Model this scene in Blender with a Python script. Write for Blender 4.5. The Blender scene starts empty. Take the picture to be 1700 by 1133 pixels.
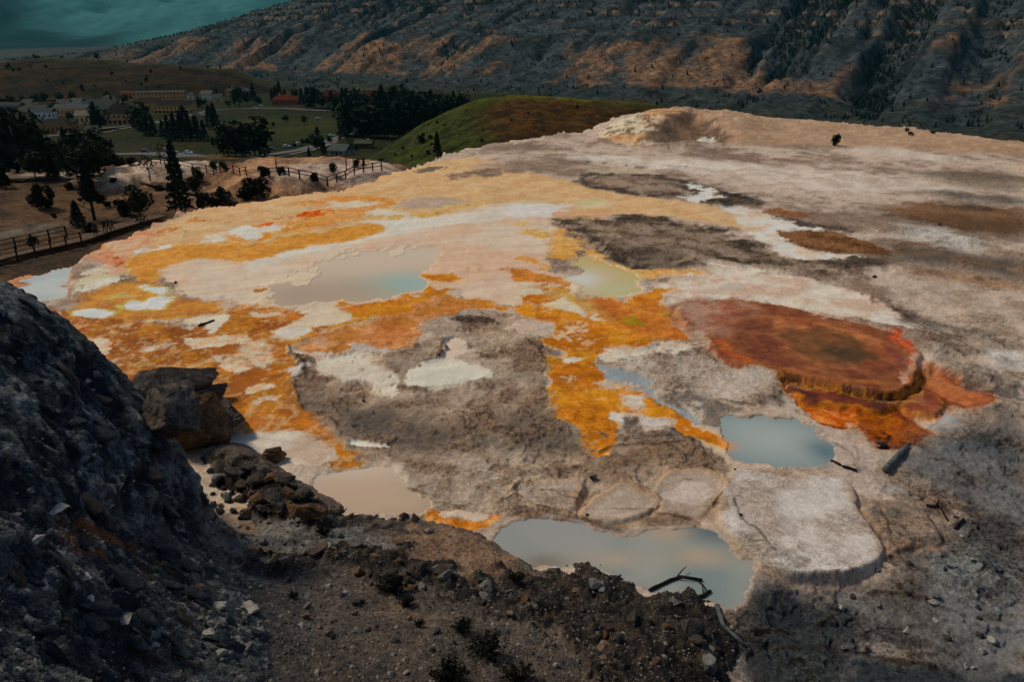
import bpy, math, random
import numpy as np
from mathutils import Vector
R = math.radians
random.seed(7)
rng = np.random.default_rng(11)

# ------------------------------------------------------------------ camera, sky, sun
H, PITCH, FPX = 19.5, R(23), 1228.0
sc = bpy.context.scene
COL = sc.collection
cam = bpy.data.objects.new('camera', bpy.data.cameras.new('camera'))
COL.objects.link(cam); sc.camera = cam
cam.location = (0, 0, H); cam.rotation_euler = (R(90) - PITCH, 0, 0)
cam.data.lens = 36 * FPX / 1700; cam.data.sensor_width = 36
cam.data.clip_start = 0.1; cam.data.clip_end = 40000
SUN_EL, SUN_AZ = R(48), R(-62)           # azimuth measured from +Y towards +X
world = bpy.data.worlds.new('World'); sc.world = world; world.use_nodes = True
wn = world.node_tree; wn.nodes.clear()
sky = wn.nodes.new('ShaderNodeTexSky'); sky.sky_type = 'NISHITA'; sky.sun_disc = False
sky.sun_elevation = SUN_EL; sky.sun_rotation = SUN_AZ
sky.altitude = 1900; sky.air_density = 1.0; sky.dust_density = 6.0; sky.ozone_density = 0.6
bg = wn.nodes.new('ShaderNodeBackground'); bg.inputs[1].default_value = 0.055
wo = wn.nodes.new('ShaderNodeOutputWorld')
wn.links.new(sky.outputs[0], bg.inputs[0]); wn.links.new(bg.outputs[0], wo.inputs[0])
sun = bpy.data.objects.new('sun', bpy.data.lights.new('sun', 'SUN')); COL.objects.link(sun)
sun.data.energy = 1.5; sun.data.angle = R(10); sun.data.color = (1.0, 0.86, 0.66)
sd_ = Vector((math.sin(SUN_AZ) * math.cos(SUN_EL), math.cos(SUN_AZ) * math.cos(SUN_EL), math.sin(SUN_EL)))
sun.rotation_euler = sd_.to_track_quat('Z', 'Y').to_euler()
vs = sc.view_settings; vs.view_transform = 'Standard'; vs.look = 'None'; vs.exposure = 0.27; vs.gamma = 1
vs.use_curve_mapping = False
sc.cycles.max_bounces = 6; sc.cycles.volume_bounces = 0; sc.cycles.use_denoising = True

# ------------------------------------------------------------------ helpers
GAIN = np.array([0.62, 0.62, 0.62])
def lin(c):
    c = np.asarray(c, float) / 255
    return np.where(c <= 0.04045, c / 12.92, ((c + 0.055) / 1.055) ** 2.4)
def alb(c):                                # surface colour from a tone seen on level ground in this light
    v = lin(c) / GAIN
    return np.clip(v * min(1.0, 1.03 / v.max()), .004, .9)
CP, SP = math.cos(PITCH), math.sin(PITCH)
def at(x, y, z=0.0):                       # point of height z on the sight line through a spot of the survey sheet
    a, b = (x - 850) / FPX, (566.5 - y) / FPX
    d = (a, CP + b * SP, -SP + b * CP)
    t = (z - H) / d[2]
    return (d[0] * t, d[1] * t, z)
def proj(X, Y, Z):
    dep = Y * CP - (Z - H) * SP
    return 850 + FPX * X / dep, 566.5 - FPX * (Y * SP + (Z - H) * CP) / dep

def _hash(ix, iy, seed):
    h = (ix.astype(np.int64) * 374761393 + iy.astype(np.int64) * 668265263 + seed * 1274126177) & 0xFFFFFFFF
    h = ((h ^ (h >> 13)) * 1274126177) & 0xFFFFFFFF
    return ((h ^ (h >> 16)) & 0xFFFF).astype(np.float32) * np.float32(2 * math.pi / 65536)
def perlin(x, y, seed=0):
    x0 = np.floor(x); y0 = np.floor(y); fx = (x - x0).astype(np.float32); fy = (y - y0).astype(np.float32)
    ix = x0.astype(np.int64); iy = y0.astype(np.int64)
    u = fx * fx * fx * (fx * (fx * 6 - 15) + 10); v = fy * fy * fy * (fy * (fy * 6 - 15) + 10)
    def g(dx, dy):
        a = _hash(ix + dx, iy + dy, seed)
        return np.cos(a) * (fx - dx) + np.sin(a) * (fy - dy)
    a = g(0, 0); b = g(1, 0); c = g(0, 1); d = g(1, 1)
    return (a + u * (b - a) + v * (c + u * (d - c) - a - u * (b - a))) * 1.5
def fbm(x, y, s, o=4, seed=0, gain=0.5):
    r = np.zeros(np.shape(x), np.float32); a = 1.0; f = 1.0 / s
    for k in range(o):
        r += a * perlin(x * f + 17.3 * k, y * f - 9.1 * k, seed + k); a *= gain; f *= 2.03
    return r
def ridged(x, y, s, o=4, seed=0, gain=0.5):
    r = np.zeros(np.shape(x), np.float32); a = 1.0; f = 1.0 / s
    for k in range(o):
        r += a * (1 - 2 * np.abs(perlin(x * f + 7.7 * k, y * f + 3.1 * k, seed + k))); a *= gain; f *= 2.03
    return r
def sstep(a, b, x):
    t = np.clip((x - a) / (b - a), 0, 1); return t * t * (3 - 2 * t)
def chaikin(p, n=1):
    p = np.asarray(p, float)
    for _ in range(n):
        q = np.roll(p, -1, 0); r = np.empty((len(p) * 2, 2)); r[0::2] = .75 * p + .25 * q; r[1::2] = .25 * p + .75 * q; p = r
    return p
def sdist(X, Y, P, pad):                   # signed distance (negative inside) to polygon, pad outside its box
    P = np.asarray(P, float)
    out = np.full(X.shape, pad, np.float32)
    m = (X > P[:, 0].min() - pad) & (X < P[:, 0].max() + pad) & (Y > P[:, 1].min() - pad) & (Y < P[:, 1].max() + pad)
    if not m.any(): return out
    x = X[m].astype(np.float32); y = Y[m].astype(np.float32)
    d2 = np.full(x.shape, 1e12, np.float32); ins = np.zeros(x.shape, bool)
    Q = np.roll(P, -1, 0)
    for (ax, ay), (bx, by) in zip(P.astype(np.float32), Q.astype(np.float32)):
        ex, ey = bx - ax, by - ay; l = ex * ex + ey * ey + 1e-9
        t = np.clip(((x - ax) * ex + (y - ay) * ey) / l, 0, 1)
        d2 = np.minimum(d2, (x - ax - t * ex) ** 2 + (y - ay - t * ey) ** 2)
        if abs(ey) > 1e-9:
            c = (ay > y) != (by > y)
            ins ^= c & (x < ex * (y - ay) / ey + ax)
    d = np.sqrt(d2); d[ins] *= -1
    out[m] = np.minimum(d, pad)
    return out
# survey-sheet windows: outlines below are written in the coordinates of enlarged windows of the sheet
VIEW = {'F': (0, 0, 1.0), 'A1': (0, 230, .25595), 'A2': (400, 230, .25595), 'A3': (830, 230, .25595), 'A4': (1260, 230, .2588),
        'B1': (0, 460, .25595), 'B2': (400, 460, .25595), 'B3': (830, 460, .25595), 'B4': (1260, 460, .2588),
        'C1': (0, 720, .36446), 'C2': (400, 720, .36446), 'C3': (830, 720, .36446), 'C4': (1220, 720, .36446),
        'T1': (0, 0, .25595), 'T2': (400, 0, .25595), 'T3': (830, 0, .25595), 'T4': (1260, 0, .2588)}
def S(v, *pts):
    ox, oy, s = VIEW[v]; return [(ox + a * s, oy + b * s) for a, b in pts]
def W(sheet, z=0.0, n=1):                  # outline in metres on level z
    return chaikin([at(a, b, z)[:2] for a, b in sheet], n)

def mesh_obj(name, verts, faces, mat, parent=None, smooth=False):
    me = bpy.data.meshes.new(name); me.from_pydata([tuple(map(float, v)) for v in verts], [], faces)
    me.materials.append(mat)
    if smooth: me.polygons.foreach_set('use_smooth', np.ones(len(me.polygons), bool))
    o = bpy.data.objects.new(name, me); COL.objects.link(o)
    if parent is not None: o.parent = parent
    return o
def np_mesh(name, V, F, mat, smooth=True, col=None, wet=None, mats=None):
    me = bpy.data.meshes.new(name); V = np.ascontiguousarray(V, np.float32); F = np.ascontiguousarray(F, np.int32)
    k = F.shape[1]; me.vertices.add(len(V)); me.vertices.foreach_set('co', V.ravel())
    me.loops.add(F.size); me.loops.foreach_set('vertex_index', F.ravel())
    me.polygons.add(len(F)); me.polygons.foreach_set('loop_start', np.arange(0, F.size, k, dtype=np.int32))
    me.polygons.foreach_set('loop_total', np.full(len(F), k, np.int32))
    me.polygons.foreach_set('use_smooth', np.full(len(F), smooth))
    me.update(calc_edges=True)
    if col is not None:
        a = me.color_attributes.new('Col', 'FLOAT_COLOR', 'POINT'); a.data.foreach_set('color', np.ascontiguousarray(col, np.float32).ravel())
    if wet is not None:
        a = me.attributes.new('Wet', 'FLOAT', 'POINT'); a.data.foreach_set('value', np.ascontiguousarray(wet, np.float32).ravel())
    me.materials.append(mat)
    o = bpy.data.objects.new(name, me); COL.objects.link(o)
    return o
def grid_faces(nr, nc, keep=None):
    i = np.arange(nr * nc).reshape(nr, nc)
    F = np.stack([i[:-1, :-1], i[:-1, 1:], i[1:, 1:], i[1:, :-1]], -1).reshape(-1, 4)
    if keep is not None:
        k = keep.ravel(); F = F[k[F].any(1)]
    return F
def compact(V, F, *attrs):
    u, inv = np.unique(F, return_inverse=True)
    return (V[u], inv.reshape(F.shape)) + tuple(a[u] for a in attrs)
def empty(name, loc, rz=0):
    o = bpy.data.objects.new(name, None); COL.objects.link(o); o.location = loc; o.rotation_euler = (0, 0, rz); o.empty_display_size = .3; return o
def tag(o, label=None, cat=None, group=None, kind=None):
    if label: o['label'] = label
    if cat: o['category'] = cat
    if group: o['group'] = group
    if kind: o['kind'] = kind
    return o
def copy_tree(o, parent=None):
    c = o.copy(); COL.objects.link(c); c.parent = parent
    for ch in [q for q in o.children]: copy_tree(ch, c)
    return c

# ------------------------------------------------------------------ materials
def mat_new(name):
    m = bpy.data.materials.new(name); m.use_nodes = True; nt = m.node_tree; nt.nodes.clear()
    o = nt.nodes.new('ShaderNodeOutputMaterial'); p = nt.nodes.new('ShaderNodeBsdfPrincipled')
    nt.links.new(p.outputs[0], o.inputs[0]); return m, nt, p
def N(nt, t, **kw):
    n = nt.nodes.new(t)
    for k, v in kw.items(): setattr(n, k, v)
    return n
def noise(nt, scale, detail=4, rough=.6, vec=None):
    n = N(nt, 'ShaderNodeTexNoise'); n.inputs['Scale'].default_value = scale; n.inputs['Detail'].default_value = detail; n.inputs['Roughness'].default_value = rough
    if vec is not None: nt.links.new(vec, n.inputs['Vector'])
    return n
def math_n(nt, op, a, b=None, c=None):
    n = N(nt, 'ShaderNodeMath', operation=op)
    for i, v in enumerate((a, b, c)):
        if v is None: continue
        if isinstance(v, (int, float)): n.inputs[i].default_value = v
        else: nt.links.new(v, n.inputs[i])
    return n.outputs[0]
def ground_mat(name, fine=9.0, mid=1.6, amp=1.5, bump=.6, bdist=.06, rough=.88):
    """vertex colour = mineral colour; alpha = graininess; Wet = film of water"""
    m, nt, p = mat_new(name); L = nt.links
    a = N(nt, 'ShaderNodeAttribute', attribute_name='Col'); w = N(nt, 'ShaderNodeAttribute', attribute_name='Wet')
    tc = N(nt, 'ShaderNodeTexCoord')
    n1 = noise(nt, fine, 4, .7, tc.outputs['Object']); n2 = noise(nt, mid, 4, .6, tc.outputs['Object'])
    vo = []
    for k_, w_ in ((1.0, .50), (.36, .26)):
        vn = N(nt, 'ShaderNodeTexVoronoi'); vn.inputs['Scale'].default_value = fine * k_; vn.inputs['Randomness'].default_value = 1.0; L.new(tc.outputs['Object'], vn.inputs['Vector'])
        sp = N(nt, 'ShaderNodeSeparateColor'); L.new(vn.outputs['Color'], sp.inputs[0]); vo.append(math_n(nt, 'MULTIPLY', math_n(nt, 'SUBTRACT', sp.outputs[0], .5), w_))
    s = math_n(nt, 'ADD', math_n(nt, 'ADD', vo[0], vo[1]), math_n(nt, 'ADD', math_n(nt, 'MULTIPLY', math_n(nt, 'SUBTRACT', n1.outputs[0], .5), .7), math_n(nt, 'MULTIPLY', math_n(nt, 'SUBTRACT', n2.outputs[0], .5), .5)))
    g = math_n(nt, 'ADD', math_n(nt, 'MULTIPLY', a.outputs['Alpha'], amp), .12)
    k = math_n(nt, 'MAXIMUM', math_n(nt, 'ADD', math_n(nt, 'MULTIPLY', s, g), 1.0), .15)
    mx = N(nt, 'ShaderNodeVectorMath', operation='SCALE'); L.new(a.outputs['Color'], mx.inputs[0]); L.new(k, mx.inputs['Scale'])
    L.new(mx.outputs[0], p.inputs['Base Color'])
    r = math_n(nt, 'SUBTRACT', rough, math_n(nt, 'MULTIPLY', w.outputs['Fac'], .55)); L.new(r, p.inputs['Roughness'])
    L.new(math_n(nt, 'ADD', math_n(nt, 'MULTIPLY', w.outputs['Fac'], .35), .02), p.inputs['Specular IOR Level'])
    b = N(nt, 'ShaderNodeBump'); b.inputs['Distance'].default_value = bdist; L.new(math_n(nt, 'MULTIPLY', a.outputs['Alpha'], bump), b.inputs['Strength'])
    L.new(math_n(nt, 'ADD', n1.outputs[0], n2.outputs[0]), b.inputs['Height']); L.new(b.outputs[0], p.inputs['Normal'])
    return m
def water_mat(name, rough=.06, ripple=.03, rs=4.0):
    m, nt, p = mat_new(name); L = nt.links
    a = N(nt, 'ShaderNodeAttribute', attribute_name='Col'); L.new(a.outputs['Color'], p.inputs['Base Color'])
    p.inputs['Roughness'].default_value = rough; p.inputs['IOR'].default_value = 1.33
    tc = N(nt, 'ShaderNodeTexCoord'); n = noise(nt, rs, 3, .5, tc.outputs['Object'])
    b = N(nt, 'ShaderNodeBump'); b.inputs['Distance'].default_value = .02; b.inputs['Strength'].default_value = ripple
    L.new(n.outputs[0], b.inputs['Height']); L.new(b.outputs[0], p.inputs['Normal'])
    return m
def plain_mat(name, c, c2=None, scale=3.0, rough=.85, bump=0.0, spec=.06, raw=False, metal=0):
    m, nt, p = mat_new(name); L = nt.links
    f = (lambda q: np.asarray(q, float)) if raw else alb
    c = f(c); c2 = c * .6 if c2 is None else f(c2)
    tc = N(nt, 'ShaderNodeTexCoord'); n = noise(nt, scale, 5, .65, tc.outputs['Object'])
    cr = N(nt, 'ShaderNodeValToRGB'); cr.color_ramp.elements[0].position = .35; cr.color_ramp.elements[1].position = .65
    cr.color_ramp.elements[0].color = (*c2, 1); cr.color_ramp.elements[1].color = (*c, 1)
    L.new(n.outputs[0], cr.inputs[0]); L.new(cr.outputs[0], p.inputs['Base Color'])
    p.inputs['Roughness'].default_value = rough; p.inputs['Specular IOR Level'].default_value = spec; p.inputs['Metallic'].default_value = metal
    if bump:
        b = N(nt, 'ShaderNodeBump'); b.inputs['Distance'].default_value = bump; b.inputs['Strength'].default_value = .7
        L.new(n.outputs[0], b.inputs['Height']); L.new(b.outputs[0], p.inputs['Normal'])
    return m

# ------------------------------------------------------------------ the travertine terrace
NR, NC = 645, 1050
ys = np.linspace(1330, 172, NR)
rowY = (H + 0.0) / np.tan(PITCH + np.arctan((ys - 566.5) / FPX))
uu = np.linspace(-.80, .80, NC)
Yg = np.repeat(rowY[:, None], NC, 1); Xg = (rowY * CP + H * SP)[:, None] * uu[None, :]
X0 = Xg.ravel(); Y0 = Yg.ravel(); NV = X0.size
wamp = .46 * (np.clip(Y0, 15, 220) / 30) ** .75
WX = (X0 + wamp * fbm(X0, Y0, 3.0, 5, 101, .63)).astype(np.float32)
WY = (Y0 + wamp * fbm(X0, Y0, 3.0, 5, 202, .63)).astype(np.float32)
nA = fbm(X0, Y0, 14, 5, 31, .6); nB = fbm(X0, Y0, 3.0, 5, 41, .62); nC = fbm(X0, Y0, .8, 4, 51, .6)
nD = fbm(X0, Y0, .35, 3, 55, .7); lodn = np.clip(Y0 / 30, .6, 4)
fe_ = sstep(-.05, .45, fbm(X0, Y0, 4.5, 3, 57, .6)); stf = fbm(X0 * .9 + Y0 * .43, (Y0 * .9 - X0 * .43) * 3.5, 1.6, 5, 58, .68)
rW = ridged(WX, WY, 1.5, 3, 66, .5); rV = ridged(X0, Y0, 2.4, 4, 61, .55)
C = np.zeros((NV, 3), np.float32); G = np.full(NV, .6, np.float32); WET = np.zeros(NV, np.float32)
def mixc(c1, c2, t): return alb(c1)[None, :] * (1 - t[:, None]) + alb(c2)[None, :] * t[:, None]
C[:] = mixc((182, 163, 144), (126, 107, 92), sstep(-.5, .7, nA * .9 + nB * .5))
ORANGES = ((190, 126, 20), (182, 106, 8))
def lay(c1, sheet, z=0.0, soft=.2, op=1.0, c2=None, ns='B', grain=.3, wet=0.0, ring=None, brk=None, off=0.0, warp=1.0, n=1):
    if c1 in ORANGES and ring is None and op == 1.0:      # thin washed-out fringe outside every mat
        lay((202, 158, 92), sheet, z, soft * 3.2, .55, None, ns, .25, .2, None, ('C', -.1, .3), -.15, warp, n)
    P = W(sheet, z, n) if isinstance(sheet, list) else sheet
    if soft <= .5: soft = soft * .5
    px, py = (WX, WY) if warp else (X0, Y0)
    pad = max(soft * 2, ring or 0, 0) * 3 + 1.5 + abs(off)
    sd = sdist(px, py, P, pad) + off
    sd = np.where(sd < pad * .98, sd + .06 * nC * lodn, sd)
    if ring is not None: a = np.exp(-(sd / ring) ** 2) * (np.abs(sd) < pad * .99)
    elif soft <= .25:                      # crisp in some stretches, feathered along the flow in others
        sd = np.where(sd < pad * .98, sd + fe_ * .30 * lodn * stf, sd); sf = soft * (.7 + 3.2 * fe_); a = 1 - sstep(-sf, sf, sd)
    else: a = 1 - sstep(-soft, soft, sd)
    m = a > .002
    if not m.any(): return
    a = a[m] * op
    if brk is not None:
        nm = {'A': nA, 'B': nB, 'C': nC, 'V': rV, 'W': rW}[brk[0]][m]
        a = a * (sstep(brk[1] - brk[2], brk[1] + brk[2], nm) if brk[2] > 0 else 1 - sstep(brk[1] + brk[2], brk[1] - brk[2], nm))
    col = alb(c1)[None, :]
    if c2 is not None:
        t = {'A': nA, 'B': nB, 'C': nC, 'V': rV, 'W': rW}[ns][m]; t = sstep(-.45, .55, t)[:, None]
        col = alb(c1)[None, :] * (1 - t) + alb(c2)[None, :] * t
    C[m] = C[m] * (1 - a[:, None]) + col * a[:, None]
    G[m] = G[m] * (1 - a) + grain * a; WET[m] = WET[m] * (1 - a) + wet * a
F_ = lambda *p: list(p)
cream, cream2, white = (208, 180, 156), (198, 165, 136), (212, 198, 184)
gold, org, dorg, rust = (190, 126, 20), (182, 106, 8), (136, 78, 14), (172, 110, 50)
dark, crust, crust2, tan = (54, 50, 46), (142, 122, 104), (106, 90, 76), (190, 152, 106)

# --- far plain, right: bands of pale sinter, brown and dark algae crust
lay((150, 118, 88), F_((1000, 205), (1200, 185), (1500, 208), (1760, 232), (1760, 262), (1500, 246), (1300, 240), (1100, 240)), soft=4, op=.8, c2=(176, 146, 116), ns='B', grain=.5)
lay((196, 184, 170), F_((985, 256), (1100, 264), (1260, 273), (1340, 278), (1450, 288), (1520, 300), (1620, 318), (1530, 320), (1420, 320), (1330, 317), (1250, 302), (1150, 287), (1050, 277)), soft=3.5, op=.85, c2=(176, 160, 142), ns='B', grain=.35)
lay((206, 192, 176), F_((930, 256), (1040, 262), (1150, 266), (1270, 274), (1250, 282), (1120, 276), (1010, 270), (950, 264)), soft=3, op=.9, c2=(186, 168, 150), grain=.3)
lay((190, 178, 162), F_((1405, 246), (1470, 244), (1540, 254), (1600, 266), (1540, 268), (1460, 260), (1410, 254)), soft=3, op=.8, grain=.4)
lay((176, 160, 140), F_((1540, 262), (1650, 270), (1760, 285), (1760, 300), (1640, 285), (1550, 272)), soft=3, op=.5, grain=.5)
lay((74, 70, 60), S('A4', (1000, 190), (1300, 210), (1700, 260), (1700, 330), (1450, 330), (1250, 290), (1080, 240)), soft=3, op=.75, c2=(110, 98, 78), ns='B', grain=.7)
lay((58, 62, 60), S('A4', (1040, 315), (1250, 345), (1450, 370), (1750, 385), (1750, 425), (1500, 410), (1250, 385), (1100, 350)), soft=2.5, op=.85, c2=(84, 82, 74), ns='B', grain=.7)
lay((112, 78, 48), S('A4', (690, 440), (900, 415), (1100, 400), (1350, 420), (1800, 450), (1800, 640), (1500, 610), (1250, 580), (1050, 550), (850, 500)), soft=2.5, op=.9, c2=(74, 56, 40), ns='A', grain=.7)
lay((70, 54, 40), S('A4', (1100, 480), (1400, 500), (1800, 540), (1800, 680), (1550, 650), (1300, 590), (1120, 530)), soft=3, op=.7, grain=.6)
lay((178, 172, 160), S('A4', (840, 550), (1000, 555), (1200, 585), (1400, 640), (1500, 690), (1380, 720), (1180, 700), (1000, 650), (880, 600)), soft=2, op=.85, c2=(140, 132, 118), ns='B', grain=.7)
lay((64, 56, 48), S('A4', (880, 650), (1050, 680), (1250, 720), (1450, 735), (1800, 740), (1800, 940), (1500, 880), (1250, 830), (1000, 820), (820, 780), (780, 720)), soft=2.5, op=.9, c2=(96, 78, 60), ns='B', grain=.7)
lay((140, 102, 68), S('A4', (950, 830), (1250, 840), (1500, 890), (1800, 960), (1800, 1000), (1550, 960), (1200, 930), (1000, 890)), soft=1.5, op=.75, c2=(108, 82, 60), grain=.7)
lay((170, 156, 140), S('A4', (800, 880), (1000, 880), (1250, 950), (1500, 1000), (1800, 1080), (1800, 1200), (1500, 1110), (1200, 1060), (950, 1000), (820, 940)), soft=2, op=.7, c2=(140, 122, 104), grain=.5)
# --- tan and peach sheet between the islands
lay(tan, F_((215, 436), (250, 395), (262, 375), (320, 345), (450, 325), (560, 312), (640, 285), (700, 268), (790, 255), (840, 278), (900, 290), (960, 302), (1010, 318), (1100, 330), (1200, 345), (1300, 372), (1330, 400), (1200, 372), (1100, 358), (1000, 358), (925, 372), (930, 405), (640, 400), (500, 400), (300, 420)), soft=.6, c2=(202, 166, 122), ns='B', grain=.25)
lay((176, 152, 128), F_((760, 275), (850, 262), (930, 268), (960, 290), (900, 288), (830, 282)), soft=1.5, op=.8, c2=(130, 112, 96), grain=.5)
lay((116, 100, 86), S('A3', (0, 170), (150, 130), (330, 150), (460, 190), (400, 215), (200, 225), (0, 228)), soft=1.2, op=.9, c2=(150, 130, 110), grain=.7)
lay((96, 84, 74), S('A2', (1110, 215), (1200, 180), (1310, 175), (1320, 200), (1230, 210), (1150, 220)), soft=.5, op=.9, grain=.7)
lay((100, 86, 74), S('A2', (1330, 240), (1480, 205), (1680, 190), (1690, 240), (1500, 235), (1370, 280)), soft=.7, op=.9, c2=(140, 120, 100), grain=.7)
lay((160, 150, 120), S('A3', (570, 210), (640, 190), (800, 185), (930, 205), (900, 222), (700, 225), (590, 225)), soft=.5, op=.9, c2=(178, 160, 128), grain=.1, wet=.6)
lay((156, 140, 124), S('A2', (1020, 420), (1100, 390), (1300, 385), (1450, 400), (1400, 440), (1200, 455), (1060, 450)), soft=.6, op=.9, c2=(170, 150, 130), grain=.4)
lay((200, 166, 96), S('A2', (1150, 465), (1350, 440), (1560, 420), (1680, 420), (1600, 455), (1520, 470), (1300, 465)), soft=.6, op=.7, grain=.1, wet=.5)
# --- the cream sheet
CREAM = F_((268, 452), (285, 438), (330, 428), (390, 432), (440, 428), (500, 410), (580, 396), (636, 378), (620, 372), (600, 368), (680, 358), (760, 354), (820, 338), (880, 336), (935, 345), (950, 352), (925, 372), (925, 395), (915, 420), (905, 440), (945, 465), (955, 480), (940, 500), (900, 505), (860, 512), (800, 500), (740, 478), (700, 490), (640, 500), (560, 515), (460, 520), (400, 500), (352, 499), (310, 490), (280, 472))
lay(cream, CREAM, soft=.25, c2=cream2, ns='A', grain=.06, wet=.35)
lay(white, S('A2', (0, 820), (200, 760), (420, 705), (600, 680), (800, 640), (900, 600), (930, 560), (880, 545), (800, 540), (950, 510), (1350, 510), (1500, 480), (1680, 460), (1690, 540), (1400, 560), (1100, 600), (900, 650), (700, 680), (500, 730), (300, 790), (100, 850)), soft=.7, op=.75, grain=.1, wet=.3)
lay((222, 214, 204), S('A3', (0, 450), (100, 430), (330, 425), (480, 425), (330, 480), (330, 510), (120, 505), (0, 500)), soft=.6, op=.8, grain=.1)
lay((178, 176, 140), S('A3', (100, 395), (300, 385), (340, 420), (110, 425)), soft=.7, op=.6, grain=.1, wet=.5)
lay((184, 176, 128), S('A3', (420, 420), (560, 385), (690, 400), (740, 440), (620, 445), (500, 440)), soft=.6, op=.9, c2=(196, 180, 140), grain=.1, wet=.6)
lay((190, 150, 112), S('A3', (320, 520), (340, 470), (500, 455), (700, 460), (740, 490), (680, 520), (500, 515)), soft=.5, op=.9, grain=.2)
# pale crust right of the cream sheet
lay((206, 188, 170), F_((1090, 460), (1140, 445), (1200, 438), (1260, 445), (1310, 455), (1380, 475), (1430, 490), (1465, 510), (1500, 535), (1555, 545), (1520, 552), (1480, 545), (1440, 535), (1380, 525), (1320, 510), (1260, 500), (1200, 497), (1150, 502), (1115, 512), (1100, 490)), soft=.5, c2=(186, 160, 138), ns='B', grain=.3)
lay((196, 190, 180), F_((1455, 516), (1500, 535), (1560, 547), (1600, 560), (1545, 560), (1500, 548), (1460, 535)), soft=.35, op=.8, grain=.3)
lay((168, 156, 142), S('A3', (1390, 960), (1500, 920), (1620, 980), (1560, 1010), (1440, 1000)), soft=.5, op=.6, grain=.1, wet=.4)
# --- dark islands
I1 = S('A3', (490, 290), (520, 240), (700, 226), (900, 235), (1100, 258), (1200, 300), (1300, 345), (1250, 365), (1130, 372), (960, 372), (800, 352), (650, 327), (560, 302))
lay((148, 128, 108), I1, soft=.5, c2=(120, 100, 84), ns='B', grain=.75)
lay(dark, I1, ring=1.3, off=.8, op=.85, grain=.8, brk=('B', -.35, .3))
lay((52, 46, 42), S('A3', (1090, 258), (1200, 270), (1340, 300), (1420, 335), (1600, 365), (1700, 400), (1700, 445), (1480, 435), (1400, 437), (1330, 432), (1300, 395), (1440, 378), (1400, 338), (1330, 305), (1240, 292), (1160, 288)), soft=.6, c2=(92, 80, 68), ns='B', grain=.8)
lay((214, 204, 192), S('A3', (1170, 294), (1300, 300), (1390, 340), (1440, 374), (1300, 392), (1330, 425), (1250, 405), (1130, 378), (1250, 368), (1302, 350), (1280, 325)), soft=.35, grain=.1, wet=.3)
lay((212, 202, 190), S('A3', (1400, 432), (1500, 436), (1690, 470), (1690, 640), (1600, 610), (1560, 570), (1530, 520), (1480, 470)), soft=.6, op=.9, c2=(190, 162, 134), ns='B', grain=.2)
I2 = S('A3', (345, 530), (520, 520), (660, 537), (760, 507), (900, 500), (1050, 511), (1150, 546), (1300, 577), (1480, 596), (1500, 642), (1680, 692)) + S('A4', (60, 690), (130, 732), (230, 792), (330, 822), (450, 800), (600, 790), (760, 790), (700, 850), (400, 860), (100, 850)) + S('A3', (1560, 800), (1330, 800), (1240, 822), (1200, 850), (1030, 851), (880, 846), (830, 810), (720, 800), (640, 752), (590, 692), (500, 660), (430, 600))
lay((142, 122, 102), I2, soft=.4, c2=(108, 92, 77), ns='B', grain=.8)
lay((52, 48, 42), I2, ring=1.5, off=.8, op=.8, grain=.85, brk=('B', -.15, .4))
lay((70, 64, 56), S('A3', (640, 740), (900, 690), (1150, 700), (1200, 850), (880, 846), (720, 800)), soft=1.4, op=.5, c2=(52, 48, 43), ns='B', grain=.85)
lay((128, 88, 54), S('A4', (95, 605), (160, 585), (400, 588), (560, 618), (700, 680), (880, 735), (650, 742), (450, 733), (300, 700), (180, 645)), soft=.35, c2=(96, 66, 42), ns='B', grain=.75)
lay((126, 82, 48), S('A4', (0, 440), (150, 450), (300, 490), (320, 520), (200, 510), (80, 490), (0, 470)), soft=.6, op=.9, grain=.7)
lay((50, 48, 44), S('A4', (60, 490), (250, 520), (400, 560), (600, 580), (560, 610), (440, 585), (300, 565), (150, 535)), soft=.7, op=.9, c2=(74, 66, 58), grain=.8)
lay((48, 46, 42), S('A4', (440, 735), (600, 745), (800, 770), (880, 800), (760, 830), (500, 820), (400, 790)), soft=1.0, op=.85, c2=(78, 66, 54), grain=.8)
lay((212, 202, 190), S('A4', (-20, 470), (100, 500), (200, 540), (300, 565), (450, 588), (160, 582), (95, 605), (190, 655), (300, 705), (460, 738), (690, 752), (560, 772), (430, 778), (350, 806), (230, 770), (130, 722), (60, 665), (-20, 650)), soft=.3, c2=(196, 176, 152), ns='B', grain=.15, wet=.2)
# --- gold bands upper left
lay((206, 142, 74), S('A2', (150, 600), (300, 545), (400, 500), (600, 465), (800, 445), (950, 400), (1010, 400), (980, 440), (800, 480), (760, 520), (600, 560), (400, 590), (200, 640)), soft=.5, c2=(196, 132, 58), grain=.15, wet=.3)
lay((198, 128, 50), S('A2', (320, 430), (420, 400), (600, 378), (700, 360), (950, 368), (1000, 400), (900, 420), (880, 440), (760, 430), (560, 415), (440, 430), (360, 445)), soft=.35, c2=(204, 140, 70), grain=.15, wet=.3)
lay((220, 200, 176), S('A2', (550, 425), (700, 400), (860, 412), (890, 428), (750, 440), (600, 440)), soft=.35, op=.9, grain=.15)
lay((218, 200, 178), S('A2', (790, 480), (900, 455), (1050, 470), (1100, 490), (900, 500)), soft=.4, op=.9, grain=.1)
lay((222, 212, 200), S('A2', (0, 560), (150, 565), (300, 560), (330, 590), (180, 620), (60, 650), (0, 640)) , soft=.4, op=.9, c2=(212, 180, 150), grain=.15)
lay((220, 210, 196), S('A1', (850, 740), (900, 720), (1100, 670), (1190, 680), (1050, 712), (880, 752)), soft=.3, grain=.15)
lay((218, 206, 190), S('A1', (1320, 660), (1450, 610), (1560, 560), (1680, 570), (1680, 630), (1500, 640), (1380, 680)), soft=.35, grain=.15)
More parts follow.
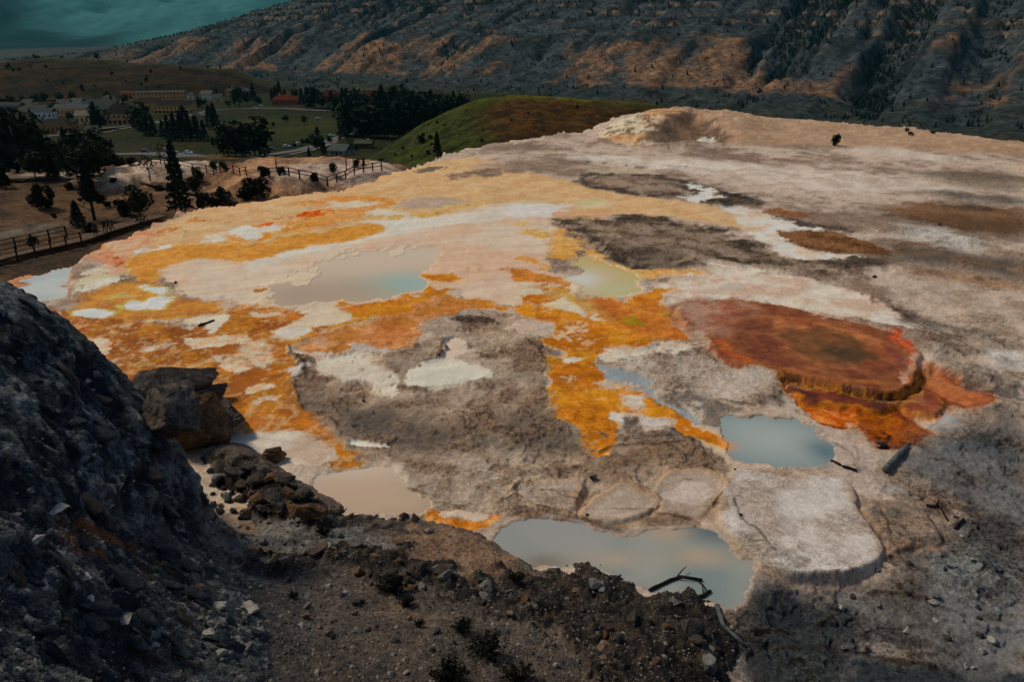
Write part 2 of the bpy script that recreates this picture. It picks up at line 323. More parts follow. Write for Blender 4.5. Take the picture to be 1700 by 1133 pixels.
lay((200, 128, 40), S('A2', (80, 640), (200, 615), (300, 560), (520, 525), (530, 545), (330, 575), (250, 640), (120, 660)), soft=.3, c2=(208, 150, 80), ns='B', grain=.2)
lay((186, 66, 8), S('A2', (365, 515), (400, 490), (440, 465), (540, 455), (582, 465), (510, 500), (420, 525)), soft=.2, c2=(206, 104, 20), ns='C', grain=.4)
lay((196, 92, 26), S('A2', (60, 568), (150, 550), (240, 545), (180, 575), (90, 580)), soft=.2, grain=.3)
lay((190, 84, 20), S('A2', (205, 515), (280, 508), (260, 525)), soft=.15, grain=.3)
lay((200, 132, 50), S('A1', (1420, 640), (1520, 610), (1600, 640), (1560, 680), (1440, 660)), soft=.3, op=.8, grain=.2)
GB = S('A1', (845, 780), (870, 756), (1050, 710), (1250, 690), (1450, 688)) + S('A2', (0, 690), (90, 690), (200, 665), (330, 638), (480, 608), (600, 588), (700, 568), (830, 553), (900, 555), (914, 570), (880, 602), (800, 632), (700, 656), (560, 672), (420, 692), (300, 736), (160, 776), (60, 811)) + S('A1', (1500, 800), (1430, 780), (1350, 765), (1200, 785), (1100, 820), (1040, 862), (1018, 905), (960, 932), (880, 905), (840, 840))
lay((212, 150, 60), GB, soft=.5, off=-.3, op=.8, grain=.15, wet=.4)
lay(gold, GB, soft=.3, c2=(200, 134, 40), ns='B', grain=.1, wet=.45)
lay((190, 148, 62), S('A2', (800, 532), (1000, 492), (1250, 480), (1340, 482), (1330, 502), (1000, 506), (870, 522)), soft=.3, grain=.1, wet=.4)
# --- left: orange basins with milky pools
OB = S('A1', (500, 1040), (520, 1010), (600, 975), (780, 950), (860, 930), (960, 930), (1030, 920), (1060, 985), (1180, 1030), (1290, 1050), (1380, 1058)) + S('B1', (1460, 220), (1485, 262), (1400, 250), (1250, 270), (1050, 290), (900, 295), (700, 315), (560, 310), (400, 290), (420, 240), (450, 215), (500, 205))
lay((186, 124, 20), OB, soft=.3, c2=(166, 100, 16), ns='B', grain=.15, wet=.5)
lay((206, 160, 90), OB, soft=.2, op=.45, brk=('W', 1.45, .06), grain=.3)
for q in (S('B1', (470, 270), (520, 225), (600, 203), (700, 210), (745, 238), (680, 275), (560, 302), (480, 295)), S('B1', (815, 180), (900, 145), (1040, 122), (1110, 135), (1105, 185), (1000, 200), (850, 215)), S('B1', (900, 70), (980, 55), (1050, 65), (1110, 100), (1000, 105), (930, 92))):
    lay((178, 166, 74), q, soft=.45, off=-.35, op=.8, grain=.1, wet=.5)
    lay((206, 208, 196), q, soft=.3, c2=(190, 200, 190), grain=.05, wet=.6)
lay((180, 160, 84), S('B1', (680, 130), (760, 110), (850, 118), (800, 145), (700, 150)), soft=.4, op=.8, grain=.1, wet=.5)
lay((188, 180, 140), S('A1', (460, 935), (560, 895), (700, 890), (780, 900), (700, 935), (560, 960), (500, 985)), soft=.3, grain=.1, wet=.4)
lay((220, 204, 184), S('A1', (490, 985), (560, 955), (700, 915), (790, 905), (760, 940), (640, 970), (520, 1010)), soft=.3, grain=.1)
lay((196, 150, 112), S('A1', (520, 870), (620, 820), (760, 830), (830, 850), (820, 890), (700, 885), (580, 890)), soft=.3, c2=(216, 196, 176), ns='B', grain=.3)
# --- the big orange fan, lower left
OF = F_((95, 520), (130, 532), (200, 537), (330, 547), (365, 545), (395, 505), (420, 480), (436, 478), (440, 500), (500, 512), (520, 528), (600, 522), (545, 545), (505, 560), (482, 580), (478, 600), (490, 640), (500, 665), (530, 690), (550, 720), (580, 750), (600, 772), (540, 775), (556, 748), (520, 725), (480, 715), (430, 722), (395, 720), (385, 680), (330, 640), (280, 630), (200, 640), (150, 600), (120, 570))
lay(org, OF, soft=.18, c2=dorg, ns='B', grain=.3, wet=.35)
lay((138, 76, 32), S('B1', (740, 430), (850, 340), (1050, 320), (1200, 330), (1150, 420), (1050, 470), (850, 490), (700, 470)), soft=.8, op=.8, grain=.4)
lay((136, 74, 34), S('B2', (0, 265), (200, 262), (330, 280), (320, 310), (180, 330), (0, 370)), soft=.3, op=.85, grain=.3)
lay((134, 72, 32), S('B2', (200, 850), (350, 840), (420, 880), (350, 900), (230, 900)), soft=.5, op=.7, grain=.3)
lay((186, 116, 60), S('B2', (0, 800), (150, 780), (200, 850), (260, 920), (200, 1000), (40, 1000), (0, 900)), soft=.6, op=.7, c2=(150, 86, 36), ns='C', grain=.5)
lay((126, 66, 12), OF, soft=.3, op=.7, brk=('A', .0, .35), grain=.3, wet=.3)
lay((196, 128, 18), OF, soft=.3, op=.5, brk=('B', .25, .25), grain=.2, wet=.3)
lay((212, 172, 122), OF, soft=.2, op=.42, brk=('V', 1.42, .09), grain=.3)
lay((218, 178, 124), OF, soft=.2, op=.4, brk=('W', 1.44, .06), grain=.3)
for q in (S('B1', (470, 440), (640, 400), (740, 430), (720, 470), (790, 480), (855, 515), (800, 550), (740, 575), (620, 540), (540, 500)), S('B1', (1110, 410), (1250, 395), (1400, 400), (1560, 380), (1600, 410), (1500, 440), (1400, 465), (1280, 465), (1150, 450)), S('B1', (930, 470), (1040, 450), (1050, 465), (980, 488)), S('B1', (1420, 520), (1540, 490), (1620, 540), (1680, 570), (1640, 600), (1560, 620), (1500, 650), (1420, 620), (1440, 560)), S('B2', (100, 830), (180, 790), (250, 785), (240, 810), (170, 830), (120, 850)), S('B2', (0, 400), (120, 410), (160, 470), (200, 600), (120, 610), (60, 560), (20, 500)), S('B2', (60, 700), (190, 690), (210, 720), (140, 780), (70, 770))):
    lay((214, 190, 164), q, soft=.22, c2=(200, 160, 120), ns='C', grain=.3, brk=('B', -.55, .3))
lay((216, 196, 172), S('B1', (1200, 270), (1400, 240), (1480, 270), (1460, 330), (1400, 375), (1300, 340), (1180, 300)), soft=.3, grain=.1, wet=.2)
lay((212, 172, 126), S('B1', (700, 315), (900, 296), (1150, 288), (1290, 290), (1290, 300), (1000, 312), (860, 325), (800, 345)), soft=.15, op=.8, brk=('C', -.1, .3), grain=.3)
lay((206, 158, 106), S('B1', (930, 610), (1050, 600), (1150, 590), (1380, 560), (1430, 580), (1200, 620), (1080, 655), (960, 630)), soft=.25, op=.8, brk=('C', -.2, .35), grain=.4)
lay((168, 92, 40), S('B1', (250, 235), (330, 215), (420, 240), (400, 290), (560, 315), (650, 330), (500, 360), (400, 340), (300, 280)), soft=.3, op=.9, c2=(200, 146, 100), ns='C', grain=.5)
# cream tongue below the pool
TON = S('B2', (170, 120), (150, 70), (215, 130), (180, 165), (300, 180), (430, 200), (560, 165), (640, 180), (700, 210), (722, 270), (620, 310), (480, 340), (380, 390), (300, 400), (190, 370), (150, 345), (330, 310), (400, 240), (390, 205), (280, 180), (140, 170), (60, 160), (0, 165), (0, 100), (120, 90))
lay((216, 188, 160), TON, soft=.18, c2=(206, 174, 144), ns='A', grain=.08, wet=.3)
lay((220, 206, 190), S('B2', (180, 350), (330, 320), (480, 320), (400, 370), (300, 398), (200, 372)), soft=.4, op=.8, grain=.1)
lay((206, 176, 148), S('B2', (40, 235), (120, 218), (260, 225), (270, 255), (120, 265), (40, 260)), soft=.25, grain=.2)
# lagoon bottom (a sheet of water lies over it)
LAG = S('A2', (170, 985), (232, 950), (330, 935), (500, 900), (520, 870), (430, 850), (520, 790), (700, 730), (900, 715), (1200, 700), (1330, 712), (1290, 760), (1255, 800), (1195, 850), (1172, 890), (1200, 940), (1220, 980), (1100, 1000), (1000, 1035), (800, 1065), (740, 1060), (560, 1050), (430, 1085), (300, 1075), (200, 1055), (170, 1040), (212, 1028), (190, 1000))
lay((186, 162, 132), LAG, soft=.35, c2=(192, 168, 138), grain=.05, wet=.4)
# --- orange south-east of the lagoon
lay(org, S('B2', (590, 165), (700, 170), (790, 190), (830, 180), (900, 160), (1080, 130), (1190, 115), (1200, 80), (1240, 55), (1330, 90), (1440, 150), (1560, 140), (1640, 190), (1700, 190), (1700, 230), (1500, 210), (1400, 200), (1180, 200), (1050, 235), (900, 262), (780, 280), (700, 300), (590, 345), (480, 390), (370, 410), (370, 380), (520, 365), (620, 310), (720, 270), (700, 205)), soft=.2, c2=gold, ns='B', grain=.2, wet=.3)
lay(rust, S('B2', (1190, 130), (1330, 100), (1450, 150), (1520, 200), (1400, 250), (1200, 280), (1150, 400), (1090, 440), (1170, 470), (1000, 490), (830, 450), (750, 440), (760, 490), (640, 510), (500, 490), (390, 490), (370, 460), (480, 410), (600, 350), (740, 310), (880, 265), (1080, 235)), soft=.3, c2=(196, 140, 92), ns='B', grain=.45)
lay((170, 92, 36), S('B2', (900, 300), (1050, 300), (1130, 380), (1090, 440), (900, 450), (800, 400)), soft=1.0, op=.6, grain=.4)
lay((176, 154, 130), S('B2', (500, 410), (640, 430), (560, 470), (510, 450)), soft=.4, op=.6, grain=.5)
lay(org, S('A2', (1190, 870), (1250, 880), (1400, 895), (1430, 920), (1340, 940), (1250, 930), (1205, 920)), soft=.15, c2=gold, grain=.2, wet=.3)
lay(org, S('A2', (1460, 858), (1500, 848), (1530, 858), (1500, 875)), soft=.1, grain=.2)
# --- right side of the cream sheet: yellow basin and ochre smears
lay((198, 142, 70), S('A3', (340, 560), (430, 600), (520, 680), (640, 750), (720, 800), (880, 850), (1030, 860), (1200, 855), (1400, 870), (1300, 890), (1050, 890), (900, 920), (800, 870), (600, 780), (500, 720), (330, 720), (300, 740), (380, 640)), soft=.3, c2=(206, 160, 100), ns='B', grain=.25)
lay((192, 134, 40), S('A3', (330, 700), (450, 700), (500, 760), (450, 800), (350, 780), (300, 740)), soft=.4, c2=(196, 150, 70), grain=.15, wet=.4)
lay((192, 150, 60), S('A3', (120, 600), (200, 580), (330, 600), (380, 645), (250, 650), (170, 630)), soft=.4, op=.85, grain=.1, wet=.4)
lay((200, 156, 70), S('A3', (100, 550), (200, 540), (190, 565), (120, 565)), soft=.4, op=.7, grain=.1)
lay((196, 140, 66), S('A3', (80, 780), (140, 770), (200, 800), (340, 840), (330, 850), (180, 815), (90, 800)), soft=.2, c2=(200, 130, 40), grain=.2)
lay((192, 122, 44), S('A3', (10, 860), (80, 845), (230, 855), (330, 890), (420, 900), (440, 960), (330, 960), (230, 920), (100, 905)), soft=.25, c2=(176, 104, 30), ns='B', grain=.25, wet=.3)
YB = S('A3', (500, 780), (600, 770), (750, 830), (860, 890), (912, 965), (870, 1010), (780, 1040), (680, 1040), (570, 1020), (520, 960), (420, 930), (440, 890), (520, 870))
lay((210, 184, 152), YB, soft=.5, off=-.3, op=.7, grain=.2)
lay((190, 170, 96), YB, soft=.3, c2=(196, 160, 84), ns='A', grain=.08, wet=.5)
lay((208, 208, 188), S('A3', (425, 910), (470, 880), (590, 878), (660, 930), (640, 960), (500, 950)), soft=.5, op=.95, c2=(200, 206, 180), ns='C', grain=.1, wet=.4)
# ochre river
RIV = S('B3', (60, 215), (40, 200), (150, 175), (180, 110), (230, 60), (300, 60), (420, 90), (520, 140), (640, 155), (800, 168), (900, 120), (1000, 80), (1130, 88), (1060, 110), (1000, 150), (1140, 200), (1150, 270), (1190, 380), (1100, 430), (980, 440), (880, 470), (700, 470), (630, 500), (580, 560), (600, 600), (690, 650), (640, 720), (760, 740), (960, 720), (990, 780), (1110, 840), (1190, 920), (1310, 1000), (1400, 1030), (1560, 1062), (1550, 1090), (1450, 1120), (1340, 1080), (1200, 1010), (1110, 950), (1100, 900), (1000, 880), (940, 862), (760, 862), (700, 890), (780, 960), (780, 1010), (720, 1080), (690, 1140)) + S('C3', (500, 62), (465, 110), (430, 105), (380, 82), (385, 50)) + S('B3', (540, 1080), (500, 1010), (420, 960), (330, 900), (300, 860), (290, 790), (330, 700), (350, 620), (300, 560), (310, 530), (380, 530), (430, 500), (350, 470), (262, 430), (350, 400), (420, 370), (330, 320), (200, 260))
lay((208, 168, 128), RIV, ring=.25, op=.8, grain=.3, n=1)
lay(org, RIV, soft=.12, c2=(200, 124, 30), ns='B', grain=.35, wet=.3)
lay((146, 82, 12), RIV, soft=.2, op=.5, brk=('A', .0, .35), grain=.4)
lay((204, 134, 24), RIV, soft=.2, op=.5, brk=('B', .2, .25), grain=.3)
lay((214, 176, 118), RIV, soft=.2, op=.45, brk=('W', 1.44, .06), grain=.3)
lay((164, 92, 42), S('B3', (520, 145), (640, 155), (800, 170), (1000, 160), (1140, 200), (1190, 380), (1080, 430), (940, 400), (820, 330), (700, 240), (600, 200)), soft=.7, op=.75, c2=(184, 110, 50), grain=.4)
lay((142, 122, 20), S('B3', (800, 250), (880, 260), (960, 310), (900, 320), (820, 290)), soft=.4, op=.9, grain=.4)
lay((170, 140, 30), S('B3', (1010, 230), (1100, 225), (1140, 250), (1050, 265)), soft=.4, op=.8, grain=.3)
lay((176, 160, 100), S('B3', (300, 80), (480, 100), (700, 230), (760, 280), (600, 220), (430, 170), (330, 130)), soft=.6, op=.55, grain=.2)
lay((214, 190, 160), S('B3', (60, 60), (260, 60), (380, 110), (500, 160), (560, 210), (560, 260), (640, 230), (720, 260), (680, 290), (540, 270), (460, 230), (330, 200), (200, 170), (100, 140)), soft=.35, brk=('B', .05, .15), grain=.2)
lay((210, 176, 140), S('B3', (380, 300), (520, 290), (560, 330), (480, 360), (640, 430), (500, 410), (380, 400), (420, 360)), soft=.3, brk=('C', -.05, .2), op=.8, grain=.3)
lay((140, 84, 30), S('B3', (360, 620), (430, 610), (560, 620), (560, 690), (450, 720), (370, 700)), soft=.4, op=.5, grain=.3)
lay((196, 160, 124), S('B3', (410, 645), (470, 632), (515, 650), (490, 680), (430, 680)), soft=.12, grain=.4, brk=('C', -.2, .15))
lay((214, 196, 176), S('B3', (380, 520), (450, 520), (500, 545), (450, 565), (390, 560)), soft=.12, grain=.2)
lay((204, 188, 170), S('B3', (775, 775), (860, 758), (945, 762), (958, 850), (880, 852), (790, 835)), soft=.1, c2=(186, 168, 150), ns='C', grain=.4)
lay((146, 80, 20), S('B3', (420, 880), (620, 860), (760, 900), (740, 1000), (650, 1060), (560, 1060), (500, 980)), soft=.4, op=.35, c2=(208, 132, 30), ns='C', grain=.8)
lay((110, 90, 70), S('B3', (665, 985), (690, 975), (700, 1010), (690, 1045), (668, 1030)), soft=.06, grain=.6)
# --- grey crust knoll in the middle
lay((164, 142, 120), F_((480, 585), (520, 590), (560, 590), (640, 592), (740, 560), (760, 540), (790, 520), (840, 525), (890, 525), (905, 560), (905, 590), (910, 620), (900, 650), (905, 680), (940, 720), (980, 755), (1000, 760), (1010, 745), (1040, 705), (1110, 715), (1150, 730), (1200, 760), (1215, 775), (1190, 830), (1195, 865), (1080, 880), (980, 875), (860, 868), (740, 850), (700, 840), (690, 780), (640, 760), (585, 755), (550, 715), (500, 662), (488, 625)), soft=.25, c2=(126, 106, 88), ns='B', grain=.8)
lay((64, 60, 56), S('B2', (330, 690), (420, 740), (640, 780), (800, 800), (1000, 830), (1150, 900), (1280, 960), (1500, 930), (1700, 850), (1700, 1140), (900, 1140), (720, 1070), (640, 1030), (600, 950), (480, 880), (380, 800)), soft=1.3, op=.8, c2=(124, 108, 92), ns='B', grain=.85)
lay((66, 62, 56), S('B3', (0, 900), (250, 860), (330, 920), (500, 1010), (540, 1080), (520, 1133), (0, 1133)), soft=.7, op=.7, c2=(96, 84, 72), ns='B', grain=.85)
lay((54, 52, 48), S('B2', (310, 460), (340, 510), (400, 580), (430, 650), (340, 680), (320, 560)), soft=.3, op=.8, c2=(120, 106, 92), ns='C', grain=.8)
lay((206, 188, 168), S('B2', (310, 450), (380, 490), (500, 502), (640, 512), (850, 515), (880, 560), (980, 590), (1000, 640), (1020, 740), (960, 780), (900, 740), (860, 680), (760, 660), (640, 672), (540, 622), (460, 590), (400, 545), (340, 500)), soft=.3, c2=(188, 164, 142), ns='B', grain=.4, brk=('C', -.75, .2))
lay((186, 174, 162), S('B2', (750, 450), (800, 438), (900, 460), (1000, 490), (900, 500), (760, 498)), soft=.2, c2=(160, 146, 132), grain=.5)
lay((186, 176, 164), S('B2', (290, 590), (360, 565), (405, 600), (380, 650), (320, 650)), soft=.25, grain=.3)
lay((150, 134, 116), S('B2', (870, 560), (1000, 520), (1250, 480), (1300, 530), (1180, 560), (1050, 590)), soft=.3, op=.8, grain=.7)
lay((212, 197, 178), S('B2', (1045, 620), (1120, 582), (1290, 550), (1310, 470), (1350, 415), (1400, 385), (1490, 410), (1480, 490), (1560, 585), (1605, 640), (1560, 690), (1400, 722), (1290, 732), (1200, 690), (1070, 705), (1040, 660)), soft=.18, c2=(200, 180, 160), ns='A', grain=.15, wet=.2)
lay((162, 142, 122), S('B2', (1410, 500), (1490, 480), (1560, 560), (1480, 575), (1420, 540)), soft=.2, op=.8, grain=.5)
lay((160, 142, 124), S('B2', (1300, 720), (1450, 700), (1650, 620), (1700, 680), (1700, 820), (1500, 830), (1200, 820), (1000, 790)), soft=.8, op=.7, c2=(136, 118, 100), grain=.7)
lay((150, 134, 118), S('B3', (0, 560), (120, 500), (240, 500), (290, 600), (260, 680), (150, 740), (0, 770)), soft=.5, op=.8, c2=(128, 108, 90), grain=.7)
lay((190, 172, 152), S('B3', (100, 280), (250, 262), (300, 310), (380, 350), (340, 390), (200, 390), (120, 340), (20, 330)), soft=.3, op=.85, brk=('B', -.3, .3), grain=.4)
lay((48, 46, 44), S('B2', (1340, 260), (1500, 250), (1690, 300), (1680, 320), (1550, 285), (1400, 275)), soft=.2, op=.7, grain=.7)
lay((162, 146, 130), S('C2', (640, 230), (900, 160), (1200, 120), (1316, 160), (1316, 260), (1100, 300), (900, 290), (760, 260)), soft=1.2, op=.7, c2=(130, 112, 96), grain=.8)
# crust between river and red basin
lay((170, 154, 136), F_((1020, 590), (1080, 572), (1120, 565), (1160, 570), (1190, 590), (1240, 608), (1290, 625), (1310, 650), (1270, 665), (1240, 672), (1180, 660), (1130, 650), (1090, 630), (1050, 610)), soft=.35, c2=(146, 128, 112), ns='B', grain=.75)
lay((190, 176, 160), S('B3', (1300, 660), (1440, 590), (1600, 640), (1680, 720), (1560, 800), (1400, 760)), soft=.7, op=.8, grain=.5)
lay((116, 102, 90), S('B3', (1000, 800), (1200, 740), (1400, 780), (1600, 860), (1480, 900), (1420, 980), (1300, 960), (1150, 880)), soft=.4, op=.8, c2=(84, 76, 70), ns='C', grain=.85)
lay((196, 180, 160), S('B3', (1200, 830), (1290, 800), (1320, 880), (1290, 950), (1220, 900)), soft=.25, op=.75, brk=('C', -.2, .3), grain=.5)
lay((204, 190, 172), S('B3', (640, 480), (800, 470), (1000, 470), (1120, 430), (1260, 430), (1270, 470), (1100, 510), (900, 520), (720, 560), (640, 540)), soft=.35, c2=(190, 168, 144), ns='C', grain=.35)
lay((132, 142, 144), S('B3', (590, 590), (700, 585), (850, 610), (880, 650), (960, 680), (1000, 760), (1100, 820), (1190, 850), (1280, 930), (1240, 945), (1150, 870), (1080, 830), (980, 770), (920, 720), (840, 690), (720, 690), (640, 630)), soft=.2, c2=(170, 170, 166), ns='B', grain=.2, wet=.5)
lay((196, 190, 180), S('B3', (700, 885), (790, 878), (860, 940), (820, 935), (740, 920)), soft=.1, grain=.3)
lay((190, 182, 172), S('B3', (940, 890), (1010, 888), (1050, 935), (1010, 960), (930, 940)), soft=.12, grain=.4)
lay((92, 84, 76), S('B3', (800, 885), (940, 890), (930, 950), (1000, 980), (1130, 960), (1250, 1040), (1200, 1100), (1000, 1090), (850, 990), (780, 960)), soft=.25, op=.8, c2=(128, 114, 100), ns='C', grain=.85)
# --- red basin and its apron
ZA = -.42
APR = S('B4', (110, 645), (300, 640), (500, 690), (840, 760), (1000, 720), (1040, 640), (1110, 605), (1280, 675), (1450, 735), (1565, 800), (1480, 840), (1400, 865), (1200, 820), (1130, 880), (1020, 910), (1080, 990), (1000, 1090), (900, 1110), (780, 1090), (660, 1030), (560, 985), (440, 1000), (300, 930), (250, 890), (290, 850), (200, 720))
lay((190, 140, 96), APR, ZA, soft=.4, off=-.3, op=.8, grain=.4)
lay((140, 66, 24), APR, ZA, soft=.25, c2=(112, 50, 22), ns='B', grain=.6, wet=.4)
lay((172, 104, 62), S('B4', (1050, 640), (1110, 608), (1280, 675), (1450, 740), (1560, 800), (1400, 862), (1260, 790), (1150, 730), (1050, 700)), ZA, soft=.3, op=.9, c2=(154, 84, 48), grain=.4)
lay((198, 88, 16), S('B4', (200, 700), (290, 800), (420, 830), (500, 870), (640, 880), (640, 950), (560, 960), (440, 960), (300, 900), (280, 850)), ZA, soft=.3, op=.9, c2=(206, 120, 50), ns='C', grain=.6)
lay((176, 92, 14), S('B4', (600, 850), (760, 840), (880, 880), (1000, 950), (1040, 1010), (980, 1080), (880, 1090), (740, 1050), (660, 1000)), ZA, soft=.4, op=.85, c2=(126, 62, 14), ns='C', grain=.7)
lay((74, 40, 20), S('B4', (180, 660), (450, 680), (600, 740), (800, 790), (700, 830), (540, 810), (400, 800), (280, 760)), ZA, soft=.4, op=.75, c2=(110, 60, 36), grain=.5)
AP2_ = S('B4', (150, 665), (330, 680), (560, 760), (820, 800), (930, 770), (900, 830), (720, 870), (560, 835), (420, 820), (280, 775))
lay((112, 52, 34), AP2_, -.2, soft=.2, c2=(78, 40, 30), ns='B', grain=.5, wet=.3)
lay((176, 108, 20), AP2_, -.2, ring=.16, op=.8, grain=.6)
AP3_ = S('B4', (880, 800), (1010, 730), (1100, 720), (1220, 800), (1150, 870), (1040, 890), (950, 860))
lay((136, 70, 44), AP3_, -.26, soft=.2, c2=(116, 58, 38), ns='B', grain=.4, wet=.2)
lay((190, 122, 40), AP3_, -.26, ring=.16, op=.7, grain=.6)
lay((60, 34, 14), S('B4', (770, 1000), (800, 990), (830, 1060), (845, 1095), (790, 1100), (760, 1060)), ZA, soft=.12, op=.95, grain=.6)  # shade inside the cavity painted as a dark patch
lay((216, 160, 120), S('B4', (500, 950), (540, 920), (580, 970), (540, 990)), ZA, soft=.2, op=.7, grain=.4)
RED = F_((1118, 512), (1160, 500), (1200, 496), (1260, 500), (1310, 508), (1350, 519), (1400, 531), (1450, 543), (1490, 556), (1515, 570), (1530, 588), (1524, 602), (1530, 612), (1524, 634), (1500, 648), (1470, 655), (1440, 650), (1400, 641), (1340, 629), (1290, 619), (1250, 610), (1210, 600), (1180, 580), (1165, 560), (1130, 535))
ZR = .22
lay((176, 130, 100), RED, ZR, soft=.5, off=-.25, op=.7, grain=.3)
lay((130, 78, 48), RED, ZR, soft=.3, c2=(110, 60, 40), ns='B', grain=.35, wet=.15)
lay((156, 126, 104), S('B3', (1130, 170), (1300, 130), (1560, 150), (1680, 220), (1560, 280), (1430, 360), (1300, 380), (1180, 300)), ZR, soft=.9, op=.85, c2=(150, 96, 72), ns='B', grain=.5)
lay((166, 102, 62), S('B4', (60, 330), (150, 250), (400, 270), (700, 370), (850, 470), (830, 560), (650, 600), (400, 580), (180, 480)), ZR, soft=.6, op=.9, c2=(140, 78, 46), ns='B', grain=.3)
lay((150, 90, 50), S('B4', (0, 570), (250, 570), (500, 650), (850, 660), (800, 700), (500, 680), (200, 610), (0, 600)), ZR, soft=.5, op=.8, grain=.4)
lay((104, 70, 44), S('B4', (110, 350), (200, 340), (400, 330), (350, 300), (560, 380), (660, 440), (740, 510), (690, 570), (560, 575), (400, 550), (250, 490), (160, 420)), ZR, soft=.7, op=.9, c2=(88, 64, 42), grain=.3)
lay((68, 54, 40), S('B4', (420, 480), (540, 450), (660, 470), (725, 515), (690, 560), (560, 560), (460, 530)), ZR, soft=.6, op=.8, grain=.3)
lay((118, 56, 62), S('B4', (800, 450), (880, 470), (1010, 540), (960, 590), (880, 540)), ZR, soft=.4, op=.6, grain=.3)
rcx, rcy, _ = at(1375, 580, ZR); e1 = (X0 - rcx) * .93 - (Y0 - rcy) * .36; e2 = (X0 - rcx) * .36 + (Y0 - rcy) * .93
rr_ = np.sqrt((e1 / 1.15) ** 2 + (e2 / .85) ** 2) + .35 * nB + .12 * nC
rsd = sdist(WX, WY, W(RED, ZR, 1), 4); rin = sstep(.1, -.4, rsd)
rg_ = fbm(rr_ * 1.0, rr_ * 0 + 3.3, .9, 4, 95, .7) + .35 * nC
C[:] *= 1 + (rin * .24 * rg_)[:, None] * np.array([1.0, .8, .7])[None]
lay((196, 160, 136), S('B4', (900, 680), (940, 640), (1000, 590), (1010, 500), (930, 400), (980, 400), (1040, 520), (1010, 640), (950, 690)), ZR, soft=.25, op=.7, c2=(180, 90, 50), ns='C', grain=.4)
lay((180, 70, 30), S('B4', (820, 330), (940, 390), (1000, 410), (1020, 490), (1000, 490), (940, 430), (850, 370)), ZR, soft=.2, op=.8, grain=.5)
lay((170, 90, 40), S('B3', (1330, 390), (1450, 480), (1600, 560), (1700, 590), (1700, 560), (1560, 490), (1440, 420)), ZR, soft=.3, op=.7, c2=(180, 70, 30), grain=.4)
lay((150, 158, 160), S('B4', (1110, 900), (1200, 870), (1290, 900), (1250, 960), (1240, 1030), (1170, 1030), (1130, 970)), ZA, soft=.25, c2=(190, 170, 150), ns='B', grain=.2, wet=.5)
lay((206, 190, 170), S('B4', (190, 760), (250, 740), (300, 830), (270, 900), (200, 850)), soft=.4, op=.7, brk=('C', -.3, .3), grain=.5)
lay((90, 82, 74), S('B4', (0, 760), (80, 720), (190, 700), (180, 800), (100, 830), (0, 860)), soft=.4, op=.7, c2=(124, 110, 98), ns='C', grain=.85)
# --- right edge, below the plain: grey ledges
lay((146, 128, 110), S('B4', (830, 180), (1000, 200), (1250, 280), (1500, 380), (1700, 440), (1700, 520), (1450, 510), (1280, 560), (1100, 480), (1030, 380), (930, 320)), soft=.6, op=.8, c2=(108, 94, 82), ns='B', grain=.8)
lay((66, 60, 54), S('B4', (820, 190), (930, 200), (1100, 260), (1300, 310), (1550, 380), (1500, 400), (1250, 340), (1030, 300), (900, 270)), soft=.4, op=.7, c2=(110, 96, 84), ns='C', grain=.85)
lay((186, 182, 174), S('B4', (1460, 530), (1560, 490), (1720, 470), (1720, 640), (1600, 600), (1480, 570)), soft=.6, op=.85, c2=(160, 152, 144), ns='B', grain=.5)
lay((84, 78, 72), S('B4', (1200, 570), (1420, 560), (1600, 640), (1720, 720), (1720, 800), (1500, 730), (1300, 680)), soft=.5, op=.8, c2=(128, 116, 104), ns='C', grain=.85)
lay((34, 42, 48), S('B4', (1560, 810), (1720, 780), (1720, 1130), (1400, 1120), (1250, 1060), (1260, 960), (1290, 900), (1400, 870), (1480, 850)), soft=1.6, op=.85, c2=(58, 66, 70), ns='B', grain=.9)
lay((76, 82, 84), F_((1480, 740), (1560, 700), (1760, 720), (1760, 1500), (1240, 1500), (1230, 1030), (1260, 960), (1340, 962), (1420, 955), (1475, 930), (1520, 915), (1570, 880), (1560, 850), (1500, 800), (1480, 780)), soft=1.8, op=.85, c2=(46, 54, 60), ns='B', grain=.95)
lay((112, 116, 114), S('C4', (900, 560), (1000, 480), (1200, 500), (1317, 560), (1317, 760), (1150, 820), (1000, 740)), soft=1.2, op=.75, c2=(74, 80, 82), ns='C', grain=.95)
lay((24, 31, 36), S('C4', (0, 850), (50, 720), (150, 640), (300, 680), (420, 740), (560, 780), (600, 860), (520, 960), (560, 1020), (500, 1133), (480, 2000), (0, 2000)), soft=.7, op=.85, c2=(50, 56, 58), ns='B', grain=.95)
lay((24, 34, 40), S('C4', (520, 1010), (700, 1020), (900, 1050), (1100, 1080), (1430, 1090), (1430, 2200), (480, 2200)), soft=.5, op=.85, c2=(38, 48, 54), ns='B', grain=.8)
lay((128, 122, 114), S('C4', (570, 880), (680, 900), (760, 960), (960, 990), (960, 1030), (760, 1010), (620, 970)), soft=.4, op=.7, brk=('C', -.1, .3), grain=.9)
lay((146, 128, 110), F_((1480, 770), (1520, 790), (1560, 800), (1600, 830), (1640, 850), (1600, 870), (1565, 880), (1520, 830), (1490, 800)), soft=.4, op=.5, brk=('C', -.2, .4), grain=.8)
